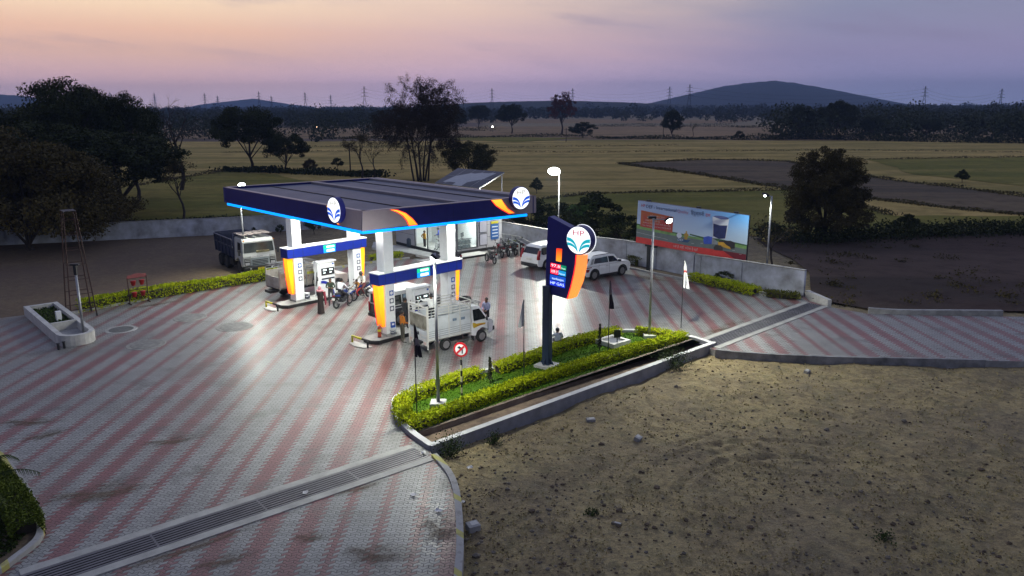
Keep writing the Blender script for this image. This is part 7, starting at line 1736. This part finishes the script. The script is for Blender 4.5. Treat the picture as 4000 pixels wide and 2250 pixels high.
for k in range(9):
    a = k*2.4; r0 = .7+.25*(k % 3); d = Vector((math.cos(a)*.17, math.sin(a)*.17, 1)).normalized(); base = Vector((math.cos(a)*r0, math.sin(a)*r0, -.3)); H_ = rng.uniform(7.6, 9.0) if k < 6 else 6.2
    pts = [base+d*H_*f+Vector((math.sin(f*3+k)*.2, math.cos(f*4+k)*.2, 0)) for f in (0, .25, .5, .75, 1)]
    b.tube(pts, [.20, .17, .14, .11, .08], 6)
    for j in range(5):
        aa = a+rng.uniform(-1.6, 1.6); nd = Vector((math.cos(aa)*.55, math.sin(aa)*.55, 1)).normalized(); branch(b, lv, pts[-1-(j % 2)], nd, rng.uniform(4.3, 5.4), .08, 3, .60, .85)
for k in range(10):
    a = k*.63; branch(b, lv, Vector((math.cos(a)*.9, math.sin(a)*.9, rng.uniform(2.5, 7))), Vector((math.cos(a), math.sin(a), .75)).normalized(), rng.uniform(3, 4.6), .06, 2, .7, .8)
b.build('trunk', bark, tall)
L_ = np.array(lv[0]); L2 = crown_cloud(4.9, 4.9, 3.6, 55, 90, .2, 8.6, .24); C_ = np.concatenate([L_, L2]); v, q = leaf_quads(C_, .17); np_mesh('crown', v, q, foliage('leaves_weeping', (.045, .036, .022), (.06, .046, .03), (.03, .024, .016), .5), tall); tall.scale = (.9, .9, 1.0)
def bare_tree(base, H, label, depth=3, lean=0.0, spread=.8, leaves=1, dist=None, droop=-.1, r=None, lsz=.16):
    p = D(base[0], base[1], -.2) if dist is None else V3(at_dist(base[0], base[1], dist), -.2)
    t = thing('bare_tree', label, 'tree', p, 0, None); b = MB(); lv = [[], leaves, .18]; r = r or H*.018
    tp_ = [Vector((lean*f*H+math.sin(f*5)*.03*H, .02*H*math.sin(f*4), f*H*.5)) for f in (0, .25, .5, .75, 1)]; b.tube([Vector((0, 0, -.3))]+tp_[1:], [r*1.3, r*1.1, r, r*.9, r*.8], 7)
    for k in range(5):
        a = k*1.3; branch(b, lv, tp_[-1-(k % 2)], Vector((math.cos(a)*.5, math.sin(a)*.5, 1)).normalized(), H*.30, r*.55, depth, droop, spread, 0)
    if not lv[0]:
        bpy.data.objects.remove(t); o = b.build('bare_tree', bark); o.location = p; return tag(o, label, 'tree')
    b.build('trunk', bark, t)
    if lv[0]: v, q = leaf_quads(np.array(lv[0]), lsz); np_mesh('crown', v, q, lf_brown, t)
    return t
bare_tree((461, 551), 6.3, 'thin bare tree with twisted trunk rising just behind the wall near the dump truck', 3, -.02, .7)
bare_tree((455, 470), 13.5, 'bare pale branched tree poking above the horizon behind the dense dark trees', 3, .02, .6, 0, dist=125)
bare_tree((910, 448), 7.6, 'small thin leaved tree between the utility pole and the tall weeping tree', 3, .0, .7, 3)
bare_tree((940, 446), 5.6, 'slight bare sapling touching the small thin leaved tree', 2, .03, .6, 1)
bare_tree((1743, 345), 6.0, 'tiny bare tree alone in the stubble field beyond the billboard', 2, 0, .8, 1)
bare_tree((1938, 712), 4.6, 'thin twiggy sapling outside the boundary wall, beside its lamp post', 2, 0, .6, 1)
# utility poles in the fields
for (x, y, ty, lab) in ((882, 442, 360, 'dark wooden utility pole in the field above the canopy'), (1424, 357, 322, 'thin utility pole in the field beside the reddish tree'), (1668, 345, 292, 'faint utility pole near the lone upright tree')):
    p = D(x, y, -.3); h = (at_dist(x, ty, math.hypot(p.x, p.y)).z+.3); t = thing('utility_pole', lab, 'utility pole', p, 0, 'utility poles in the fields'); b = MB(); b.cyl((0, 0, -.3), (0, 0, h), .14, .10, n=7); b.build('pole', bark, t); b = MB(); b.box(0, 0, h-.5, 1.5, .1, .1); b.build('crossarm', bark, t)
# ---------------- masses nobody could count
def stuff_leaves(name, C, leaf, m): tag(np_mesh(name, *leaf_quads(np.array(C), leaf), m), kind='stuff')
def row_cloud(pts, n, w, h, z=-.3, clump=1.0):
    P = [D(x, y, z) for x, y in pts]; out = []; Ls = [(b_-a).length for a, b_ in zip(P, P[1:])]; tot = sum(Ls)
    for a, b_, l in zip(P, P[1:], Ls):
        k = int(n*l/tot); f = rng.uniform(0, 1, k); hh = h*(.35+.9*vnoise(f*l/(2.5*clump), np.zeros(k)+z*3, 9))
        out.append(np.column_stack([a.x+(b_.x-a.x)*f+rng.normal(size=k)*w, a.y+(b_.y-a.y)*f+rng.normal(size=k)*w, z+hh*rng.uniform(0, 1, k)]))
    return np.concatenate(out)
stuff_leaves('hedgerow_scrub', np.concatenate([row_cloud([(1910, 352), (2050, 350), (2200, 354), (2400, 358), (2700, 362)], 9000, 2.2, 4.2, clump=3), row_cloud([(1500, 349), (1700, 350), (1900, 352)], 2600, 1.5, 2.0, clump=3),
    row_cloud([(800, 349), (1000, 350), (1180, 347), (1480, 343)], 2800, 1.2, 1.6, clump=3), row_cloud([(560, 431), (700, 434), (830, 440), (960, 446)], 3000, 1.0, 1.7, clump=1.5), row_cloud([(1450, 318), (1840, 320), (1905, 322)], 2200, 2.0, 2.5, clump=4), row_cloud([(640, 322), (1000, 324), (1240, 330)], 3000, 2.5, 3.5, clump=4)]), .55, lf_dark)
stuff_leaves('field_bund_grass', np.concatenate([row_cloud([(1560, 413), (1640, 409), (1790, 403), (1985, 408), (2060, 425), (2140, 440), (2260, 458), (2420, 476), (2576, 498)], 5000, .5, .7, clump=1), row_cloud([(2576, 542), (2420, 528), (2250, 508), (2070, 486), (1930, 468), (1760, 440), (1640, 424), (1560, 413)], 5000, .5, .6, clump=1), row_cloud([(1330, 505), (1500, 488), (1985, 480), (2250, 545)], 2500, .4, .5, clump=1), row_cloud([(560, 384), (1000, 380), (1500, 384), (2100, 378), (2576, 384)], 2600, .6, .5, clump=1), row_cloud([(330, 470), (560, 432)], 900, .6, .6), row_cloud([(2180, 402), (2576, 396)], 900, .5, .5), row_cloud([(700, 368), (1240, 372), (1700, 366)], 1600, .6, .5)]), .30, foliage('bund_grass', (.10, .085, .035), (.14, .115, .045), (.06, .055, .022)))
stuff_leaves('boundary_thorn_scrub', np.concatenate([row_cloud([(1930, 604), (2060, 608), (2250, 598), (2420, 590), (2700, 584)], 11000, 1.2, 2.6, clump=2), row_cloud([(1300, 575), (1420, 588), (1600, 618)], 5000, .8, 1.6, clump=2), row_cloud([(280, 566), (560, 556), (900, 548)], 3500, .8, .8, clump=2)]), .24, lf_dark)
# scrub on the dark waste ground to the right
sx_, sy_ = [], []
C_ = []
for k in range(70):
    x, y = rng.uniform(1960, 2700), rng.uniform(615, 775)
    if x < 2060 and y > 690: continue
    p = D(x, y, -.3); n = int(rng.uniform(25, 90)); r_ = rng.uniform(.25, .8); m = rng.normal(size=(n, 3))*r_*np.array([.6, .6, .35]); m[:, 2] = abs(m[:, 2]); C_.append(m+np.array([p.x, p.y, gz(p)]))
stuff_leaves('dry_scrub', np.concatenate(C_), .16, lf_brown)
# far wood
def far_wood(d0, d1, xa, xb, n, hmin, hmax, leaf, per, m, gap=0.0, pw=1.0):
    C_ = []
    for k in range(n):
        x = rng.uniform(xa, xb); d = d0+(d1-d0)*rng.uniform(0, 1)**pw
        if gap and vnoise(np.array([x/70.]), np.array([d/90.]), 12)[0] < gap: continue
        p = at_dist(x, 300, d); h = rng.uniform(hmin, hmax)*(1.0 if rng.uniform() < .88 else 1.3); r_ = h*rng.uniform(.42, .7); mm = rng.normal(size=(per, 3)); mm /= np.linalg.norm(mm, axis=1)[:, None]; mm *= (rng.uniform(.2, 1, per)**.45)[:, None]
        C_.append(np.array([p.x, p.y, -.3+h*.5])+mm*np.array([r_, r_, h*.5]))
    stuff_leaves('distant_woodland', np.concatenate(C_), leaf, m)
far_wood(480, 900, -350, 1010, 560, 7, 12, 1.5, 110, lf_dark, gap=.22)
far_wood(290, 420, 400, 960, 40, 6, 10, 1.0, 150, lf_dark)
far_wood(800, 1500, -350, 2950, 1300, 8, 14, 2.6, 80, lf_dark, gap=.12)
far_wood(1500, 2600, -350, 2950, 1600, 10, 17, 4.5, 60, lf_dark)
far_wood(300, 800, 1920, 2950, 700, 7, 11.5, 1.2, 110, lf_dark, gap=.28)
far_wood(620, 800, 1000, 1920, 120, 5, 9, 1.3, 90, lf_dark, gap=.4)
# ---------------- hills
hillm = field_material('hill_forest', (.040, .046, .022), (.055, .058, .028), (.03, .034, .018), .01)
def hill(pts, dist, depth, foot=280, seed=1):
    """a ridge whose skyline follows pts, with front and back slopes"""
    n = len(pts); xs = np.linspace(pts[0][0], pts[-1][0], 160); ys = np.interp(xs, [p[0] for p in pts], [p[1] for p in pts]); rows = 18; V_ = []; 
    for i, (x, y) in enumerate(zip(xs, ys)):
        top = at_dist(x, y, dist); zt = max(top.z, .5); dr = Vector((top.x, top.y, 0)).normalized()
        for j in range(rows+1):
            f = j/rows*2-1; s_ = math.cos(f*math.pi/2)**1.0; z = zt*s_; z += (vnoise(np.array([x/9.0]), np.array([f*9.]), seed)[0]-.5)*zt*.03*s_ + (vnoise(np.array([x*1.1]), np.array([f*40]), seed)[0]-.3)*zt*.018*s_
            V_.append((top.x+dr.x*f*depth, top.y+dr.y*f*depth, z-1.0))
    m = rows+1; Q_ = [(i*m+j, i*m+j+1, (i+1)*m+j+1, (i+1)*m+j) for i in range(len(xs)-1) for j in range(rows)]
    structure(np_mesh('hill', V_, Q_, hillm, smooth=True))
hill([(1560, 270), (1640, 258), (1700, 244), (1760, 231), (1820, 217), (1880, 209), (1945, 203), (2000, 209), (2060, 219), (2130, 232), (2200, 246), (2270, 259), (2340, 268)], 3400, 900)
hill([(1050, 268), (1120, 262), (1200, 257), (1300, 254), (1420, 252), (1560, 256), (1700, 262), (1900, 266)], 1900, 420, seed=2)
hill([(470, 270), (500, 263), (540, 258), (590, 253), (640, 248), (680, 254), (730, 262), (790, 268)], 4300, 200, seed=3)
hill([(-200, 246), (-60, 236), (0, 237), (60, 241), (120, 250), (200, 262), (280, 270)], 3900, 500, seed=4)
# ---------------- pylons and lines
def pylon(x, top, dist, label, base_z=-.3):
    p = V3(at_dist(x, 270, dist), base_z); H_ = at_dist(x, top, dist).z-base_z; t = thing('pylon', label, 'pylon', p, math.atan2(-p.x, p.y), 'power line pylons on the horizon'); w = H_*.085; r_ = max(.16, dist*.00020)
    b = MB(); lv_ = [0, .25, .45, .62, .76, .88, 1]
    wd = lambda f: w*(1-f*.92) if f < .62 else w*.30*(1-.55*(f-.62)/.38)
    for sx in (-1, 1):
        for sy in (-1, 1): b.tube([(sx*wd(f), sy*wd(f), H_*f) for f in lv_], r_, 4)
    for a, c in zip(lv_, lv_[1:]):
        for sy in (-1, 1): b.cyl((-wd(a), sy*wd(a), H_*a), (wd(c), sy*wd(c), H_*c), r_*.7, n=3); b.cyl((wd(a), sy*wd(a), H_*a), (-wd(c), sy*wd(c), H_*c), r_*.7, n=3)
    b.build('lattice', dark_steel, t); b = MB(); arms = []
    for f, k in ((.66, 1.5), (.78, 1.25), (.90, 1.0)):
        for s in (-1, 1): b.tube([(0, 0, H_*f+H_*.02), (s*w*k, 0, H_*f)], r_*.9, 4); arms.append((s*w*k, H_*f))
    b.build('crossarm', dark_steel, t); return p, H_, t, arms
PY = [(280, 232, 2300, 'faint pylon between the tallest dark tree and the pointed one'), (391, 235, 2300, 'faint pylon above the pointed dark tree'), (517, 235, 2100, 'faint pylon at the foot of the small distant hill, towards the dark trees'), (549, 241, 2400, 'fainter pylon low in front of the small distant hill'), (653, 230, 1700, 'clear pylon in front of the small distant hill summit'), (684, 242, 1500, 'short dark pylon beside the small distant hill summit'), (769, 232, 1700, 'pylon at the foot of the small distant hill, towards the weeping tree'), (833, 239, 2300, 'small faint pylon between two clear pylons'), (918, 217, 1250, 'tallest pylon, close beside the weeping tree'), (1238, 222, 1400, 'pale pylon between the weeping tree and the reddish tree'), (1440, 222, 1700, 'faint pylon behind the reddish tree'), (1683, 218, 1500, 'faint pylon where the big hill begins, beside the dark clear one'), (1733, 212, 900, 'dark clear pylon in front of the big hill'), (2323, 217, 1200, 'pylon at the foot of the big hill, far from the dark clear one'), (2515, 223, 1250, 'last pylon of the line, beyond the pair of tiny bright lamps')]
PL = [pylon(*a) for a in PY]
b = MB(); wm = dark_steel
for i in (2, 4, 6, 8, 9, 10, 11):
    j = {2: 4, 4: 6, 6: 8, 8: 9, 9: 10, 10: 11, 11: 12}[i]
    p0, H0, t0, a0 = PL[i]; p1, H1, t1, a1 = PL[j]
    for (x0, z0_), (x1, z1_) in list(zip(a0, a1))[::2]:
        A0 = p0+Vector((0, 0, z0_)); A1 = p1+Vector((0, 0, z1_)); pts = [A0.lerp(A1, f)-Z*(4*f*(1-f))*9 for f in [k/10 for k in range(11)]]; b.tube(pts, .085, 3, cap=False)
tag(b.build('power_cables', wm), 'thin sagging power cables strung between the pylons on the horizon', 'power lines')
b = MB(); p0, H0, t0, a0 = PL[13]; p1, H1, t1, a1 = PL[14]; p2, H2, t2, a2 = PL[12]
for (pa, aa, pb_, ab) in ((p0, a0, p1, a1), (p2, a2, p0, a0)):
    for (x0, z0_), (x1, z1_) in list(zip(aa, ab))[::2]:
        A0 = pa+Vector((0, 0, z0_)); A1 = pb_+Vector((0, 0, z1_)); b.tube([A0.lerp(A1, f)-Z*(4*f*(1-f))*9 for f in [k/10 for k in range(11)]], .085, 3, cap=False)
tag(b.build('power_cables', wm), 'thin sagging power cables beside the big hill', 'power lines')
# ---------------- far houses and lamps
hp = D(2268, 318, -.3); t = thing('farm_house', 'small pale farm house among dark trees below the big hill', 'house', hp, .3); b = MB(); b.box(0, 0, 2.2, 12, 7, 5); b.box(-4, 0, 5.2, 4, 6, 2); b.build('wall', whitewash, t); b = MB(); b.box(0, 0, 4.85, 12.8, 7.8, .3); b.build('roof', concrete, t); b = MB(); b.box(-2, -3.55, 2.4, 1.4, .1, 1.6); b.box(2.5, -3.55, 2.4, 1.4, .1, 1.6); b.build('window', glass_dark, t)
pw = mat('far_lamp_white', (.9, .9, .85), .3, var=.02, emit=14, ecol=(1, .96, .85)); py_ = mat('far_lamp_warm', (.9, .6, .4), .3, var=.02, emit=12, ecol=(1, .72, .42))
for (x, y, r_, m, lab) in ((2480, 297, .50, pw, 'left of two tiny bright lamps at the right edge trees'), (2496, 298, .50, pw, 'right of two tiny bright lamps at the right edge trees'), (2090, 338, .42, py_, 'tiny warm lamp below the domed tree'), (800, 331, .55, py_, 'tiny orange lamp in the field beyond the spreading dark tree'), (1239, 331, .40, pw, 'tiny white lamp beside the round crowned tree')):
    p = D(x, y+2, -.3); t = thing('distant_lamp', lab, 'lamp', p, 0, 'far lamps in the fields'); b = MB(); b.cyl((0, 0, -.2), (0, 0, 2.6), .06); b.build('pole', dark_steel, t); b = MB(); b.ball((0, 0, 2.7), r_, 8, 6); b.build('bulb', m, t)

# ================================================================== LITTER, STONES, SMALL GROWTH ON THE DIRT
stone_m = mat('stone', (.17, .145, .11), .9, var=.4, scale=2, bump=.5); clod = mat('soil_clod', (.13, .095, .06), .95, var=.4, scale=3)
def rock(b, p, s, mi=0):
    o = len(b.v); n = 6; vs = []
    for i in range(4):
        for j in range(n):
            t = math.pi*(i+.35)/3.7; a = 2*math.pi*j/n+i*.3; k = rng.uniform(.7, 1.15)*s; vs.append((p[0]+k*math.sin(t)*math.cos(a), p[1]+k*.8*math.sin(t)*math.sin(a), p[2]+k*.6*math.cos(t)))
    fs = [(i*n+j, (i+1)*n+j, (i+1)*n+(j+1) % n, i*n+(j+1) % n) for i in range(3) for j in range(n)]+[tuple(range(n)), tuple(3*n+j for j in range(n))[::-1]]
    b.add(vs, fs, mi)
b = MB(); cnt = 0
dirt_poly = [(1170, 1449), (1160, 1250), (1110, 1165), (1100, 1140), (1400, 1040), (1785, 900), (1900, 905), (2300, 918), (2576, 930), (2576, 1449)]
Pd = scatter_poly(dirt_poly, 4200)
for i, (x, y) in enumerate(Pd):
    dens = vnoise(np.array([x/90.]), np.array([y/60.]), 21)[0]; edge = max(0, 1-(x-1150)/380.) if y > 1100 else max(0, 1-abs(x-1860)/260.)*(1 if y < 1000 else .2)
    if rng.uniform() > .22+.55*dens*.6+edge*.8: continue
    p = D(x, y, -.3); s = abs(rng.normal())*.030+.012
    if rng.uniform() < .03: s *= 2.2
    rock(b, (p.x, p.y, gz(p)+s*.2), s, 0 if rng.uniform() < .42 else 1)
tag(b.build('stones', [stone_m, clod]), kind='stuff')
# grass tufts on the dirt
Pg = scatter_poly(dirt_poly, 3000); C_ = []
for x, y in Pg:
    if vnoise(np.array([x/120.]), np.array([y/80.]), 33)[0] < .3: continue
    p = D(x, y, -.3); n = int(rng.uniform(2, 6)); m = rng.normal(size=(n, 3))*.09; m[:, 2] = abs(m[:, 2])*.35; C_.append(m+np.array([p.x, p.y, gz(p)]))
stuff_leaves('dry_grass', np.concatenate(C_), .075, foliage('dry_grass_blades', (.33, .27, .12), (.38, .31, .15), (.22, .20, .08)))
def weed(x, y, r_, h, n, label, m=None):
    p = D(x, y, -.3); t = thing('weed_bush', label, 'weed', V3(p, gz(p)), 0, None); b = MB()
    for k in range(9): a = k*.7; b.tube([(0, 0, -.05), (math.cos(a)*r_*.5, math.sin(a)*r_*.5, h*.6), (math.cos(a)*r_, math.sin(a)*r_, h*(.7+.3*math.sin(k)))], [.012, .008, .004], 4)
    b.build('stem', twig, t); mm = rng.normal(size=(n, 3))*np.array([r_*.5, r_*.5, h*.28]); mm[:, 2] = np.abs(mm[:, 2]+h*.4); v, q = leaf_quads(mm, .07); np_mesh('leaves', v, q, m or foliage('weed_leaves', (.05, .075, .022), (.065, .09, .028), (.028, .042, .014)), t)
weed(1690, 925, .75, 1.05, 1500, 'large wispy weed growing against the outer planter wall'); weed(1133, 1150, .50, .85, 700, 'green weed beside the near corner of the planter wall'); weed(1243, 1118, .26, .45, 300, 'small green tuft at the foot of the planter wall'); weed(1490, 1290+0, .25, .12, 120, 'flat patch of weeds beside a thin slab fragment'); weed(2225, 1355, .30, .18, 130, 'low weed patch far out in the open dirt')
def block(x, y, sx, sy, sz, rz, label, m, tilt=.12):
    p = D(x, y, -.3); t = thing('concrete_block', label, 'rubble block', V3(p, gz(p)), rz); b = MB(); b.box(0, 0, sz*.42, sx, sy, sz, M=Matrix.Rotation(tilt, 3, 'X')); b.build('block', m, t, bevel=.015)
    b = MB(); b.box(sx*.1, 0, sz*.94, sx*.6, sy*.6, .012, M=Matrix.Rotation(tilt, 3, 'X')); b.build('mortar_smear', concrete_pale, t)
block(1190, 1336, .36, .30, .22, .5, 'largest grey concrete block in the dirt beside the curved kerb', concrete); block(1605, 1105, .30, .22, .16, 1.0, 'pale flat block lying in the wheel tracks', concrete, .3); block(1486, 1056, .34, .2, .14, .2, 'grey block in the dirt nearest the planter wall', concrete); block(1551, 1322, .30, .10, .08, -.5, 'thin dark slab fragment in the lower dirt', stone_m, .05); block(2030, 938, .3, .2, .16, .8, 'grey lump at the foot of the apron kerb by the far drain', concrete)
def litter(p, label, grp):
    t = tag(None or bpy.data.objects.new('x', None), None) if False else None
    b = MB(); n = 4
    for i in range(n):
        for j in range(n): b.v.append(((i-1.5)*.05, (j-1.5)*.04, abs(rng.normal())*.02+.006))
    for i in range(n-1):
        for j in range(n-1): b.f.append((i*n+j, i*n+j+1, (i+1)*n+j+1, (i+1)*n+j)); b.m.append(0)
    o = b.build('paper_scrap', mat('scrap_white', (.60, .59, .57), .8, var=.08), None); o.location = p; o.rotation_euler = (0, 0, rng.uniform(0, 6)); o.scale = (1.3,)*3; tag(o, label, 'litter', grp)
for x, y, lab in ((1110, 1185, 'white scrap on the dirt beside the planter wall corner'), (1103, 1288, 'white scrap on the paving halfway along the curved kerb'), (1128, 1350, 'white scrap on the paving at the lower curved kerb'), (1040, 1248, 'paper scrap on the lower apron short of the kerb')): litter(V3(D(x, y), .03 if x < 1108 else gz(D(x, y))+.05), lab, 'white scraps lying about')
for x, y, lab in ((1135, 1420, 'white scrap near the bottom frame edge by the kerb'), (1160, 1245, 'pale scrap on the dirt across the curved kerb'), (1065, 1143, 'white scrap at the near end of the drain grate'), (769, 1244, 'white scrap lying on the bars of the long drain grate'), (1182, 1160, 'white scrap in the stony dirt below the planter wall')): litter(V3(D(x, y), .05 if x < 1100 else gz(D(x, y))+.05), lab, 'white scraps lying about')

# ================================================================== HAZE
HZ = 4800
b = MB(); b.box(0, HZ/2-150, (150-6)/2, 13000, HZ+300, 156)
hz = b.build('haze', [None] if False else []); hm = bpy.data.materials.new('evening_haze'); hm.use_nodes = True; hn = hm.node_tree; hn.nodes.clear()
ho = hn.nodes.new('ShaderNodeOutputMaterial'); hv = hn.nodes.new('ShaderNodeVolumePrincipled'); hv.inputs['Color'].default_value = (.44, .62, 1.0, 1); hv.inputs['Density'].default_value = .00022; hv.inputs['Anisotropy'].default_value = 0.0
hn.links.new(hv.outputs[0], ho.inputs['Volume']); hz.data.materials.append(hm); tag(hz, kind='stuff')
